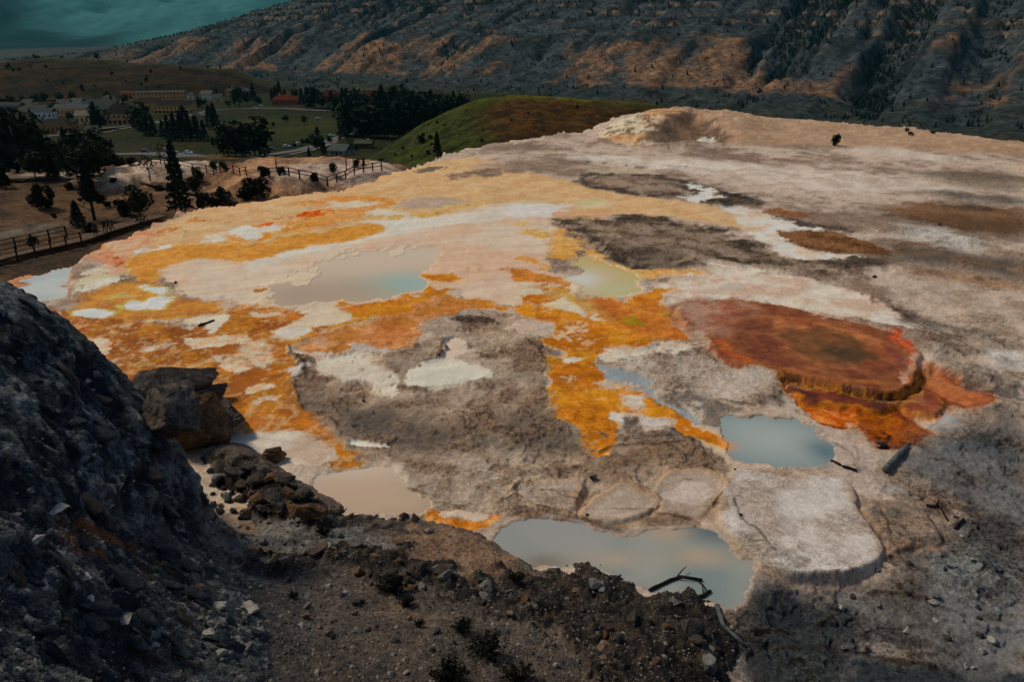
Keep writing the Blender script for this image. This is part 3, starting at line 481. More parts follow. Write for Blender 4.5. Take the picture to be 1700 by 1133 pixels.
# pale lobe, side lobes
LOB = F_((1215, 780), (1240, 778), (1300, 785), (1370, 788), (1418, 800), (1430, 826), (1424, 845), (1440, 868), (1462, 888), (1473, 908), (1465, 928), (1430, 944), (1380, 954), (1330, 952), (1290, 944), (1250, 932), (1225, 912), (1210, 890), (1195, 865), (1190, 830), (1200, 800))
ZL = .24
lay((150, 126, 104), LOB, ZL, ring=.2, op=.6, grain=.7)
lay((186, 178, 168), LOB, ZL, soft=.25, off=.3, c2=(164, 152, 140), ns='B', grain=.55)
lay((128, 114, 100), S('C4', (0, 440), (80, 470), (200, 520), (350, 560), (340, 600), (200, 600), (120, 590), (60, 530)), ZL, soft=.3, op=.8, c2=(160, 146, 132), ns='C', grain=.85)
LB2 = S('C4', (690, 290), (800, 300), (880, 350), (900, 400), (945, 450), (930, 490), (850, 480), (760, 530), (700, 560), (690, 500), (640, 440), (590, 380), (580, 320))
lay((138, 118, 100), LB2, .0, soft=.25, c2=(106, 96, 86), ns='C', grain=.8)
lay((160, 124, 90), LB2, .0, ring=.16, op=.4, grain=.6)
lay((160, 152, 144), S('C4', (690, 210), (780, 195), (810, 240), (740, 270), (690, 255)), soft=.2, c2=(140, 130, 122), grain=.5)
L1 = S('C3', (60, 240), (230, 202), (400, 212), (392, 265), (350, 300), (340, 360), (230, 340), (110, 300))
L2 = S('C3', (390, 320), (460, 262), (600, 194), (700, 262), (740, 310), (690, 356), (560, 400), (420, 402), (345, 370))
L3 = S('C3', (690, 240), (760, 172), (900, 162), (1020, 210), (1036, 260), (960, 320), (930, 382), (840, 386), (720, 360), (742, 310))
for q in (L1, L2, L3):
    lay((166, 148, 130), q, .1, soft=.2, c2=(148, 130, 114), ns='B', grain=.6)
    lay((176, 140, 106), q, .1, ring=.16, op=.6, grain=.7)
lay((194, 182, 170), S('C3', (720, 290), (800, 240), (930, 230), (980, 290), (880, 320)), .1, soft=.5, op=.7, grain=.4)
lay((70, 62, 54), S('C3', (20, 350), (130, 345), (250, 370), (400, 400), (520, 400), (600, 440), (480, 450), (330, 425), (200, 398), (80, 400)), soft=.3, op=.75, c2=(110, 92, 78), ns='C', grain=.9)
lay((104, 84, 66), S('C3', (590, 390), (740, 372), (930, 390), (940, 430), (800, 445), (640, 440)), soft=.3, op=.8, c2=(140, 118, 98), ns='C', grain=.9)
# front bank pools
GP = S('C3', (-40, 445), (40, 420), (120, 398), (220, 400), (320, 430), (470, 450), (560, 462), (700, 452), (780, 462), (900, 430), (970, 440), (1000, 490), (1060, 540), (1160, 580), (1172, 600), (1140, 640), (1112, 680), (1112, 750), (1080, 800), (1000, 788), (900, 758), (830, 722), (720, 732), (660, 698), (560, 648), (430, 608), (300, 618), (160, 640), (100, 600), (0, 530))
lay((184, 164, 142), GP, soft=.3, off=-.16, op=.7, c2=(150, 122, 98), ns='C', grain=.6)
lay((126, 128, 124), GP, soft=.2, c2=(150, 142, 130), ns='A', grain=.05, wet=.5)
TP = F_((1192, 722), (1200, 700), (1215, 690), (1260, 691), (1310, 697), (1350, 713), (1386, 740), (1376, 764), (1340, 772), (1290, 773), (1240, 770), (1208, 752))
lay((172, 152, 130), TP, soft=.25, off=-.16, op=.7, c2=(110, 92, 78), ns='C', grain=.7)
lay((110, 126, 128), TP, soft=.2, grain=.05, wet=.5)
lay((205, 130, 66), S('B3', (1340, 1010), (1450, 1045), (1560, 1055), (1570, 1090), (1480, 1120), (1380, 1095)), soft=.3, op=.9, grain=.1)
BP = S('C2', (335, 205), (430, 172), (540, 132), (640, 142), (712, 152), (760, 222), (820, 290), (890, 330), (830, 372), (760, 395), (600, 390), (480, 370), (420, 340), (300, 330), (320, 260))
lay((186, 166, 144), BP, soft=.3, off=-.05, op=.6, grain=.15)
lay((180, 158, 134), BP, soft=.2, c2=(170, 148, 124), ns='A', grain=.05, wet=.5)
lay((208, 192, 174), S('C2', (330, 200), (430, 172), (540, 132), (640, 145), (700, 152), (750, 220), (640, 240), (480, 230), (380, 250)), soft=.5, op=.75, grain=.1, wet=.3)
lay((204, 190, 174), F_((370, 720), (400, 718), (440, 722), (480, 716), (520, 727), (556, 748), (565, 762), (530, 768), (525, 780), (500, 782), (450, 770), (400, 780), (360, 770), (345, 745)), soft=.15, c2=(176, 156, 136), ns='B', grain=.2, wet=.25)
lay((206, 194, 180), S('C2', (490, 40), (560, 42), (640, 60), (680, 75), (600, 80), (530, 62)), soft=.15, grain=.3)
lay((200, 116, 30), S('C2', (825, 370), (880, 360), (960, 390), (1040, 420), (1120, 400), (1160, 370), (1185, 395), (1100, 450), (1060, 465), (980, 430), (900, 410), (840, 410)), soft=.15, c2=(206, 140, 80), ns='C', grain=.5)
lay((190, 170, 148), S('C2', (900, 370), (1000, 350), (1130, 365), (1100, 395), (1040, 415), (960, 385)), soft=.2, grain=.2)
# left low bench and milky pool (lower level)
ZB = -1.35
LOWB = S('A1', (-60, 1200), (-60, 840), (60, 818), (250, 790), (450, 772), (600, 766), (680, 775), (640, 800), (560, 835), (535, 862), (500, 900), (450, 950), (446, 1108), (420, 1140))
lay((176, 122, 86), LOWB, ZB, soft=.3, c2=(150, 100, 70), ns='B', grain=.4)
lay((206, 166, 130), LOWB, ZB, ring=.5, op=.6, grain=.3)
MP = S('A1', (20, 978), (130, 962), (160, 930), (300, 882), (345, 850), (480, 840), (535, 862), (500, 890), (452, 950), (446, 1085), (380, 1104), (250, 1124), (100, 1100))
lay((176, 184, 176), MP, ZB, soft=.2, c2=(190, 200, 190), grain=.05, wet=.5)
# rocks terrace above it
lay((190, 130, 96), F_((150, 420), (180, 400), (220, 385), (255, 374), (265, 390), (220, 420), (205, 445), (180, 440), (140, 435)), soft=.5, c2=(206, 164, 130), ns='B', grain=.35)
lay((170, 60, 16), S('A1', (755, 790), (790, 760), (800, 790), (785, 830), (760, 820)), soft=.15, op=.9, c2=(200, 110, 50), ns='C', grain=.5)
lay((186, 100, 30), S('A1', (1005, 590), (1060, 570), (1180, 580), (1180, 600), (1080, 596), (1010, 620)), soft=.25, op=.8, c2=(206, 150, 90), ns='C', grain=.5)
lay((190, 110, 36), S('A1', (1240, 500), (1320, 505), (1330, 530), (1260, 530)), soft=.25, op=.8, grain=.5)
# eroded mound on the skyline
MQ = F_((985, 215), (1005, 198), (1040, 184), (1090, 180), (1135, 184), (1125, 200), (1095, 215), (1070, 231), (1030, 222))
lay((206, 184, 156), MQ, 1.6, soft=1.0, grain=.5)
lay((92, 74, 60), MQ, 1.6, soft=1.0, op=.9, brk=('B', .15, .15), grain=.5)
lay((186, 132, 80), MQ, 1.6, soft=1.0, op=.7, brk=('A', .1, .2), grain=.5)
lay((88, 72, 60), F_((1100, 200), (1140, 184), (1160, 190), (1120, 205), (1080, 230), (1070, 228)), 1.2, soft=1.0, op=.8, grain=.5)
lay((86, 70, 58), F_((1078, 232), (1110, 205), (1145, 192), (1180, 205), (1230, 230), (1180, 234), (1120, 236)), .6, soft=1.2, op=.9, c2=(120, 96, 76), grain=.7)
lay((216, 202, 182), F_((1140, 234), (1160, 222), (1195, 220), (1185, 232)), .4, soft=.6, grain=.2)

# --- relief
AP2 = S('B4', (150, 665), (330, 680), (560, 760), (820, 800), (930, 770), (900, 830), (720, 870), (560, 835), (420, 820), (280, 775))
AP3 = S('B4', (880, 800), (1010, 730), (1100, 720), (1220, 800), (1150, 870), (1040, 890), (950, 860))
PLAT = [(RED, ZR, ZR, .34, .05), (AP2, -.2, -.2, .25, .04), (AP3, -.26, -.26, .25, .04), (LOB, ZL, ZL, .26, .03), (LB2, .0, .0, .3, .05), (L1, .05, .05, .2, .05), (L2, .05, .05, .2, .06), (L3, .05, .05, .2, .05)]
Z = .10 * nA + .05 * nB
crustm = np.clip(G - .35, 0, .6) / .6
tn = fbm(X0, Y0, 6.0, 5, 77, .55) * 3.0
tfr = tn - np.floor(tn); ter = np.floor(tn) + sstep(.0, .10, tfr)
near_ = sstep(120, 50, Y0)
tn_b = fbm(X0, Y0, 2.3, 5, 78, .6) * 2.2 + .6 * tn; tfb = tn_b - np.floor(tn_b)
Z += crustm * near_ * (.10 * ter + .04 * (np.floor(tn_b) + sstep(0, .12, tfb))) + crustm * .035 * nC
def lev(q, seed): h_ = np.sin(np.floor(q) * 127.1 + seed) * 43758.5; return h_ - np.floor(h_) - .5
tone = 1 + crustm * (.18 * lev(tn, 1.0) + .12 * lev(tn_b, 2.0) + .10 * nC + .10 * nD)
spk = rng.normal(0, 1, NV).astype(np.float32)
tone = tone * (1 - .10 * crustm) + crustm * .08 * spk + (1 - crustm) * (.05 * nC + .03 * nD + .015 * spk)
st_ = fbm(X0 * .94 + Y0 * .34, (Y0 * .94 - X0 * .34) * 5.5, 6.0, 5, 79, .6)
tone += (1 - crustm) * .10 * st_ * sstep(140, 60, Y0)
brk_ = sstep(-.2, .4, nB + .4 * nC)
line = crustm * near_ * np.maximum(np.exp(-((tfr - .03) / .075) ** 2) + np.exp(-((tfr - 1.0) / .05) ** 2), .75 * (np.exp(-((tfb - .03) / .10) ** 2) + np.exp(-((tfb - 1.0) / .06) ** 2))) * brk_  # dark algae plus crack shadow painted along each contour step
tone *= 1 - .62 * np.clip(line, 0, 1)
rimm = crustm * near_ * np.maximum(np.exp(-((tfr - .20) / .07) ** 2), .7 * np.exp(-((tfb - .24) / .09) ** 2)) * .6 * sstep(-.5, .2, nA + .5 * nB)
C[:] = C * (1 - rimm[:, None]) + np.minimum(C * np.array([1.6, 1.5, 1.4])[None], .6) * rimm[:, None]  # rim stain together with a painted highlight on the step tops
crk = np.minimum(np.abs(perlin(X0 / 1.7 + .5 * nB, Y0 / 1.7, 71)), np.abs(perlin(X0 / .8, Y0 / .8 + .5 * nB, 72)) * 1.4)
crk = sstep(.075, .02, crk) * crustm * sstep(-.1, .5, nB) * .5
tone *= 1 - 1.3 * crk; Z -= .03 * crk
def rim(sheet, z=0.0, w=.09, h=.10, dark=.8, colr=(54, 44, 36), lite=.35):
    P = np.array([at(a, b, z)[:2] for a, b in sheet]); P2 = [P[0]]
    for a_, b_ in zip(P[:-1], P[1:]): P2 += [a_ * .75 + b_ * .25, a_ * .25 + b_ * .75]
    P2 = np.array(P2 + [P[-1]]); m = (X0 > P2[:, 0].min() - 2) & (X0 < P2[:, 0].max() + 2) & (Y0 > P2[:, 1].min() - 2) & (Y0 < P2[:, 1].max() + 2)
    x = X0[m] * .65 + WX[m] * .35; y = Y0[m] * .65 + WY[m] * .35; d = np.full(x.shape, 9e9); sg = np.ones(x.shape)
    for (ax, ay), (bx_, by_) in zip(P2[:-1], P2[1:]):
        ex, ey = bx_ - ax, by_ - ay; t = np.clip(((x - ax) * ex + (y - ay) * ey) / (ex * ex + ey * ey + 1e-9), 0, 1)
        dd = np.hypot(x - ax - t * ex, y - ay - t * ey); c = dd < d; d = np.where(c, dd, d); sg = np.where(c, np.sign(ex * (y - ay) - ey * (x - ax)), sg)
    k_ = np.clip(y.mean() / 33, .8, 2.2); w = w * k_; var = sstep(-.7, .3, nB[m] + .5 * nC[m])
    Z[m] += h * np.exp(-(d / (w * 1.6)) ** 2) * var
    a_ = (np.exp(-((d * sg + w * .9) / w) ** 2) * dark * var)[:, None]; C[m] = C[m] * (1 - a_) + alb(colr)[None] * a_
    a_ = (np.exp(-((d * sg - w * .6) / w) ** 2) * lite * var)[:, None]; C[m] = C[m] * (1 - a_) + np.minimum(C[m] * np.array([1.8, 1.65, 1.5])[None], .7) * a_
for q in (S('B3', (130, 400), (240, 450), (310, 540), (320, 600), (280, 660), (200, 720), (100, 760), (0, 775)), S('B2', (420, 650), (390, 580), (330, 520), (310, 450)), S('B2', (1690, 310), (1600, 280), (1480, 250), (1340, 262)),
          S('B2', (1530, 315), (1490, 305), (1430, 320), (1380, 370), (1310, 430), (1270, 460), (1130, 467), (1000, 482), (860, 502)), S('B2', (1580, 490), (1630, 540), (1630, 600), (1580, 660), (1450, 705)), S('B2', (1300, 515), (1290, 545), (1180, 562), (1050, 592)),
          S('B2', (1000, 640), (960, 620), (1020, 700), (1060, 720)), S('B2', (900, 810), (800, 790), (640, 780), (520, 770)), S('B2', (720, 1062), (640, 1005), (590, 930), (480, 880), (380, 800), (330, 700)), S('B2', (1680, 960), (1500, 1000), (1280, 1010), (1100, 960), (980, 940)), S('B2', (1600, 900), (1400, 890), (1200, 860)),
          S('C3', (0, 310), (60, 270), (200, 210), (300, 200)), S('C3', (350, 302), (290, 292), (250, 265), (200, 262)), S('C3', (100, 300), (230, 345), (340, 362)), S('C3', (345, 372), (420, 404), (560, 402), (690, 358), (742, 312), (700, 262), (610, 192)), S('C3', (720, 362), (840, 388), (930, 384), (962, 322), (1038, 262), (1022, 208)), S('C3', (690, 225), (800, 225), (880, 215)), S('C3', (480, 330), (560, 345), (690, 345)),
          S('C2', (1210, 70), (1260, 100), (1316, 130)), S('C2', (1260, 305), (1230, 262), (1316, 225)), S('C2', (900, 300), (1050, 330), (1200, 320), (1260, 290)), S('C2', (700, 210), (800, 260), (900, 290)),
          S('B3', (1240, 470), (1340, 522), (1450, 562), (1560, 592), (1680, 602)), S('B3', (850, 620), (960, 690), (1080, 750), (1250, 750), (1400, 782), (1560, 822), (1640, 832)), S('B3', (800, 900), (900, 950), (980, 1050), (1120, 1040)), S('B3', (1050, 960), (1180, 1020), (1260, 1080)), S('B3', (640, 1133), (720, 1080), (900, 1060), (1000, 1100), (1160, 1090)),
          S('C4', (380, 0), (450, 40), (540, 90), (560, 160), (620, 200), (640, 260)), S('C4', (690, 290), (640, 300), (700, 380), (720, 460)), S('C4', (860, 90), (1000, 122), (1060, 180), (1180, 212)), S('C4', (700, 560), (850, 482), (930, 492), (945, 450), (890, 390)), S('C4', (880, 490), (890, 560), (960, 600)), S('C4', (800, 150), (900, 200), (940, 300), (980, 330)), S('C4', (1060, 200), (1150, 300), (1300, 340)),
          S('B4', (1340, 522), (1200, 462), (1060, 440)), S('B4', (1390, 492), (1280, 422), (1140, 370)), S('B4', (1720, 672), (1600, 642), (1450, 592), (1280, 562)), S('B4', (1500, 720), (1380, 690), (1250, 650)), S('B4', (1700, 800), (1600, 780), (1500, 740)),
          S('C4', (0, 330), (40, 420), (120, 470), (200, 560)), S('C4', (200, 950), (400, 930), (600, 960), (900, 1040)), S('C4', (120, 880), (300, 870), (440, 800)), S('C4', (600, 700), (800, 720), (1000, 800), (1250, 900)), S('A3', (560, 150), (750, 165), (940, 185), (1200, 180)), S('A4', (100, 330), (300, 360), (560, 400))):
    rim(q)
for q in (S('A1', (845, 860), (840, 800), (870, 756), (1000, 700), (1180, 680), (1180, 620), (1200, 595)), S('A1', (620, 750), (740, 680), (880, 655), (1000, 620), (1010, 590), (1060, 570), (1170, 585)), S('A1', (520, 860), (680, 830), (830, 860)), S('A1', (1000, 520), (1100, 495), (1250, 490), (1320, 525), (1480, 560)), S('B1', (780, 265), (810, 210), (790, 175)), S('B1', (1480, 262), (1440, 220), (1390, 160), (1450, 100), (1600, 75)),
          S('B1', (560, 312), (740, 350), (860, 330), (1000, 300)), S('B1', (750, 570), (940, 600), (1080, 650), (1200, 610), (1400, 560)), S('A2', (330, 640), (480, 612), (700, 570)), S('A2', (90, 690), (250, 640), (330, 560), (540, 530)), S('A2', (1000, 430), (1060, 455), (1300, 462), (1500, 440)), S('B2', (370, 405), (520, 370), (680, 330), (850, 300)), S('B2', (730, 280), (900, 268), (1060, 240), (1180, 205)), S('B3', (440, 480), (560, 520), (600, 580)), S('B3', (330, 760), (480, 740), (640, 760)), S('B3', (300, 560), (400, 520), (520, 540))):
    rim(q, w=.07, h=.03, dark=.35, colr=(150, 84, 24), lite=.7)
pit = sstep(.75, 1.05, nD + .5 * nC) * crustm * sstep(-.2, .3, nB); tone *= 1 - .35 * pit
mats = np.clip((C[:, 0] - 3.0 * C[:, 2]) / .3, 0, 1); tone += mats * (.16 * nC + .12 * nD)
warmth = crustm * .10 * nB
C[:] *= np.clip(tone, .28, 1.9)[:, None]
C[:, 0] *= 1 + warmth; C[:, 2] *= 1 - warmth
G *= .9 * (.45 + .65 * sstep(-.6, .5, nA + .5 * nB))
Z += crustm * .05 * np.maximum(rV - .8, 0)
far_ = sstep(60, 140, Y0)
Z += far_ * .35 * fbm(X0, Y0, 9, 4, 87)
def sd_of(sheet, z, pad=6.0, warp=True, n=2):
    return sdist(WX if warp else X0, WY if warp else Y0, W(sheet, z, n), pad)
# the ground falls away to the right front
fall = sdist(X0, Y0, W(F_((1300, 640), (1500, 620), (1560, 640), (1800, 620), (1800, 1300), (1200, 1300), (1235, 1010), (1270, 955), (1480, 930), (1440, 800), (1400, 770), (1400, 720)), 0, 2), 8.0)
Z -= .32 * sstep(.6, -2.0, fall)
s = sd_of(APR, ZA); Z = Z + sstep(.5, -.4, s) * ((ZA + .12 * nB) - Z) * .9
apf = sd_of(F_((1290, 640), (1500, 660), (1545, 620), (1660, 670), (1560, 760), (1470, 770), (1330, 720)), ZA, 8); Z -= .08 * sstep(2, -1, apf)
RIMS = []; SX = X0 * .7 + WX * .3; SY = Y0 * .7 + WY * .3
for sheet, z, h, w, rim in PLAT:
    s = sdist(SX, SY, W(sheet, z, 2), 6.0) + .05 * nC + (.16 * nB if sheet is RED else 0)
    k = sstep(w * .5, -w * .5, s)
    top = z + .015 * nB
    Z = Z * (1 - k) + top * k
    Z += rim * np.exp(-((s + w * .8) / .18) ** 2)
    RIMS.append(s)
back = sdist(X0, Y0, W(F_((1100, 500), (1200, 485), (1350, 505), (1520, 550), (1560, 580), (1530, 600), (1500, 560), (1350, 522), (1200, 500), (1120, 515)), 0, 2), 8)
Z = np.where(RIMS[0] > 0, Z + (ZR - .1) * sstep(4, 0, back) * sstep(0.2, .5, RIMS[0]), Z)
# colour of the carved walls
wall = (np.abs(RIMS[0] - .05) < .6); wl = sstep(.55, .1, np.abs(RIMS[0] - .12)) * (sdist(X0, Y0, W(F_((1280, 600), (1400, 630), (1500, 640), (1530, 600), (1570, 600), (1560, 720), (1300, 700)), ZR), 5) < 0)
C[:] = C * (1 - wl[:, None] * .85) + mixc((156, 96, 20), (58, 38, 16), sstep(-.3, .5, fbm(X0, Y0, .35, 3, 91) + .7 * nB)) * (wl[:, None] * .85)
G[:] = np.maximum(G, wl * .8)
# pool beds
POOLS = {}
for nm, sheet, zw, depth in (('gp', GP, -.02, .35), ('tp', TP, -.06, .5), ('bp', BP, -.02, .2), ('lag', LAG, .0, .12), ('yb', YB, .02, .15)):
    s = sd_of(sheet, 0 if nm != 'mp' else ZB)
    lip = sstep(1.5, 0, np.abs(s)) * (Z - zw - .05)
    Z = np.where(s < 1.5, Z - np.maximum(lip, -.5) * .9, Z)
    Z = np.where(s < .25, np.minimum(Z, zw + .05), Z)
    Z += .045 * np.exp(-((s - .2) / .14) ** 2) * sstep(-.5, .5, nB)
    k = sstep(.12, -.5, s); Z = Z * (1 - k) + (zw - depth) * k
    POOLS[nm] = (s, zw)
# low bench on the left
s = sd_of(LOWB, ZB, 6, False)
k = sstep(.35, -.25, s); Z = Z * (1 - k) + (ZB + .05 * nB + .04 * nC) * k
wl = np.exp(-((s - .1) / .35) ** 2)
C[:] = C * (1 - .6 * wl[:, None]) + mixc((196, 110, 50), (120, 56, 26), sstep(-.3, .3, fbm(X0, Y0, .5, 3, 93))) * (.6 * wl[:, None])
s = sd_of(MP, ZB, 6); k = sstep(.15, -.4, s); Z -= .15 * k; POOLS['mp'] = (s, ZB + .02)
# skyline mound with its hollow
mx, my, _ = at(1065, 205, 1.5)
s = sdist(X0, Y0, W(F_((985, 214), (1000, 196), (1040, 180), (1150, 176), (1300, 188), (1240, 230), (1120, 236), (1060, 230)), 1.0, 2), 30)
bmp = sstep(4, -10, s)
Z += bmp * (1.7 + .10 * nB + .45 * nA)
s2 = sdist(X0, Y0, W(F_((1078, 233), (1110, 206), (1145, 194), (1185, 205), (1230, 229), (1180, 233), (1120, 235)), .6, 1), 12)
Z -= 2.2 * sstep(2, -4, s2)
# rounded back edge, then the drop
OUT = chaikin([at(a, b, 0)[:2] for a, b in F_((-60, 466), (0, 452), (6, 440), (60, 432), (130, 424), (155, 412), (190, 398), (222, 384), (255, 372), (268, 364), (300, 350), (340, 341), (450, 325), (520, 316), (556, 312), (600, 300), (640, 287), (700, 270), (760, 246), (830, 233), (900, 222), (985, 212), (1005, 199), (1040, 190), (1150, 186), (1300, 191), (1500, 208), (1700, 231), (1800, 243))] + [(190, 150), (150, 8), (-60, 8), (-60, 35)], 1)
s = sdist(WX, WY, OUT, 400)
Z -= np.where(s > -8, .035 * np.clip(s + 8, 0, 14) ** 1.2 * sstep(50, 110, Y0), 0)
Z -= np.where(s > 0, np.minimum(s * 1.3, 14), 0)
edge = np.exp(-((s + .4) / .5) ** 2) * (Y0 < 110)
C[:] = C * (1 - .5 * edge[:, None]) + alb((196, 140, 84))[None, :] * (.5 * edge[:, None])
VT = np.stack([X0, Y0, Z], 1)
m_terrace = ground_mat('travertine', fine=14.0, mid=4.0, amp=1.7, bump=.5, bdist=.05)
FT = grid_faces(NR, NC, (s < 9).reshape(NR, NC))
V_, F2, c_, w_ = compact(VT, FT, np.concatenate([C, G[:, None]], 1), WET)
tag(np_mesh('travertine_terrace', V_, F2, m_terrace, True, c_, w_), kind='structure')
def tz(x, y):                              # terrace height near a point
    j = np.argmin(np.abs(rowY - y)); u = x / (rowY[j] * CP + H * SP); i = int(round((u + .8) / 1.6 * (NC - 1)))
    return float(Z.reshape(NR, NC)[j, min(max(i, 0), NC - 1)])

# --- sheets of water
m_milk = water_mat('milky_water', .28, .05, 2.0); m_lag = water_mat('lagoon_water', .22, .3, 5.0)
def pool(name, key, mat, c1, c2, spots=()):
    s, zw = POOLS[key]
    FF = grid_faces(NR, NC, (s < .1).reshape(NR, NC))
    V = np.stack([X0, Y0, np.full(NV, zw)], 1)
    n = sstep(-.5, .5, fbm(X0, Y0, 4.5, 3, 300 + len(name), .5))
    cc = mixc(c1, c2, n)
    sh = (np.exp(np.minimum(s, 0) / .30) * (.55 + .3 * np.clip(nB, -1, 1)))[:, None]; 
    cc = cc * (1 - sh) + np.minimum(C * .9, .6) * sh
    for (qx, qy, rx, ry, c) in spots:
        x, y, _ = at(qx, qy, zw); a = np.exp(-((X0 - x) / rx) ** 2 - ((Y0 - y) / ry) ** 2)[:, None]
        cc = cc * (1 - a) + alb(c)[None, :] * a
    V, FF, cc = compact(V, FF, np.concatenate([cc, np.ones((NV, 1))], 1))
    tag(np_mesh(name, V, FF, mat, True, cc), kind='structure')
pool('grey_pool_water', 'gp', m_milk, (116, 130, 128), (142, 146, 138), ((920, 880, 3, 2, (140, 142, 138)), (1190, 880, 1.5, .8, (86, 98, 102)), (1105, 885, 1.0, .6, (160, 144, 122)), (1160, 925, 1.2, .6, (160, 146, 124)), (905, 935, 1.0, .5, (120, 112, 98)), (1020, 930, 1.6, .6, (156, 146, 130))))
pool('teal_pool_water', 'tp', m_milk, (128, 144, 142), (118, 136, 136), ((1285, 730, 3.0, 2.2, (152, 162, 156)), (1198, 741, .7, .5, (196, 136, 78)), (1372, 750, 1.0, 1.2, (92, 112, 114))))
pool('beige_pool_water', 'bp', m_milk, (176, 154, 130), (166, 144, 120), ((590, 770, 2.5, 1.6, (194, 176, 154)),))
pool('lagoon_water', 'lag', m_lag, (196, 170, 142), (188, 162, 134), ((560, 440, 7, 4, (204, 176, 146)), (700, 425, 9, 4, (206, 178, 148)), (480, 462, 5, 3, (204, 176, 146)), (645, 480, 4.2, 3.6, (156, 168, 144)), (668, 472, 2.4, 2.6, (136, 174, 166)), (585, 490, 4, 3.5, (166, 152, 122)), (500, 490, 5, 4, (166, 144, 116))))
pool('yellow_pool_water', 'yb', m_milk, (186, 168, 100), (190, 158, 86), ((966, 464, 2.2, 2.8, (208, 208, 186)), (1030, 480, 1.8, 2.5, (180, 176, 130))))
pool('milky_pool_water', 'mp', m_milk, (172, 180, 172), (160, 170, 162))
# ------------------------------------------------------------------ foreground slope (rock spur on the left, gravel bank in front)
ctl = []
SIL = [(-90, 462, 11.6), (-40, 470, 11.3), (0, 482, 11), (55, 502, 10.2), (110, 550, 9), (185, 618, 7.6), (245, 700, 6.0), (300, 775, 4.8), (325, 850, 3.8), (332, 885, 3.2)]
for a, b, z in SIL:
    p = at(a, b, z); ctl.append(p); r = math.hypot(p[0], p[1])
    for dr, dz in ((2.2, .78), (6.5, .0)):
        k = (r + dr * (z / 9 + .25)) / r; ctl.append((p[0] * k + .15 * dr, p[1] * k, z * dz - (1.2 if dz == 0 else 0)))
for a, b, z in [(0, 700, 10.0), (0, 900, 9.6), (0, 1133, 9.2), (110, 640, 8.9), (100, 800, 8.7), (200, 760, 7.0), (200, 900, 6.6), (120, 1000, 8.0), (200, 1133, 6.6), (280, 860, 5.0), (320, 1000, 4.6), (330, 1133, 5.2), (410, 1030, 3.9), (435, 1133, 4.4),
                (345, 745, .5), (372, 775, .75), (420, 800, .7), (470, 805, .6), (505, 825, .5), (420, 835, .9), (520, 852, .45), (620, 857, .1), (720, 867, .1), (800, 888, .1), (850, 920, .1), (890, 948, .05), (940, 950, .1), (1000, 962, .1), (1080, 996, .05), (1150, 1008, 0), (1225, 1022, -.1), (1250, 1070, -.5), (1300, 1140, -.6),
                (380, 870, 1.1), (400, 930, 1.7), (480, 960, 1.9), (480, 895, 1.0), (600, 920, 1.25), (700, 920, .8), (750, 970, 1.3), (600, 1000, 2.3), (800, 1050, 2.3), (700, 1133, 3.5), (560, 1100, 3.6), (480, 1060, 3.6), (880, 1000, .9), (950, 1080, 1.5), (1000, 1133, 1.9), (1150, 1090, .4), (1200, 1140, .3),
                (380, 715, -1.2), (470, 760, -1.0), (530, 800, -1.0), (600, 800, -1.2), (750, 820, -1.2), (900, 895, -1), (1000, 915, -.8), (1150, 955, -.8), (1270, 980, -.9), (1400, 1040, -1.2), (1420, 1140, -1.4)]:
    ctl.append(at(a, b, z))
ctl += [(0, 1.5, 16), (-6, 4, 12.5), (5, 4, 12), (0, 7, 8.6), (8, 8, 4.2), (12, 6, 5), (15, 13, -1), (-16, 4, 11), (20, 8, -1)]
ctl = np.array(ctl, float)
def tps(A, B):
    d2 = (A[:, None, 0] - B[None, :, 0]) ** 2 + (A[:, None, 1] - B[None, :, 1]) ** 2
    return .5 * d2 * np.log(d2 + 1e-6)
n_ = len(ctl); K = np.zeros((n_ + 3, n_ + 3)); K[:n_, :n_] = tps(ctl, ctl) + np.eye(n_) * .8
K[:n_, n_] = 1; K[:n_, n_ + 1:] = ctl[:, :2]; K[n_, :n_] = 1; K[n_ + 1:, :n_] = ctl[:, :2].T
wts = np.linalg.solve(K, np.concatenate([ctl[:, 2], np.zeros(3)]))
def hill_base(X, Y):
    Q = np.stack([X.ravel(), Y.ravel()], 1); out = np.empty(len(Q))
    for i in range(0, len(Q), 20000):
        q = Q[i:i + 20000]; out[i:i + 20000] = tps(q, ctl) @ wts[:n_] + wts[n_] + q @ wts[n_ + 1:]
    return out.reshape(X.shape)
HR, HC = 440, 610
hy = np.geomspace(4.5, 36, HR); hu = np.linspace(-.86, .52, HC)
HX = (hy * CP + (H - 4) * SP)[:, None] * hu[None, :]; HY = np.repeat(hy[:, None], HC, 1)
hz0 = hill_base(HX, HY)
PX, PY = proj(HX, HY, hz0)
hx, hyy = HX.ravel(), HY.ravel(); PX = PX.ravel(); PY = PY.ravel()
h1 = fbm(hx, hyy, 5, 5, 401, .6); h2 = fbm(hx, hyy, 1.1, 5, 411, .62); h3 = fbm(hx, hyy, .3, 3, 421, .6)
wpx = PX + 26 * h2 + 10 * h3; wpy = PY + 22 * fbm(hx, hyy, 1.1, 4, 431, .6)
def pm(pts, soft=14.0):                    # mask of an outline on the survey sheet
    return sstep(soft, -soft, sdist(wpx, wpy, chaikin(pts, 1), soft * 2 + 4))
rock = pm([(-300, 420), (0, 470), (110, 545), (185, 612), (250, 695), (305, 770), (335, 850), (340, 900), (400, 950), (430, 1000), (445, 1060), (420, 1400), (-300, 1400)], 16)
slabs = pm([(-300, 420), (0, 470), (110, 545), (185, 612), (250, 695), (305, 770), (330, 850), (300, 880), (180, 840), (-300, 820)], 30)
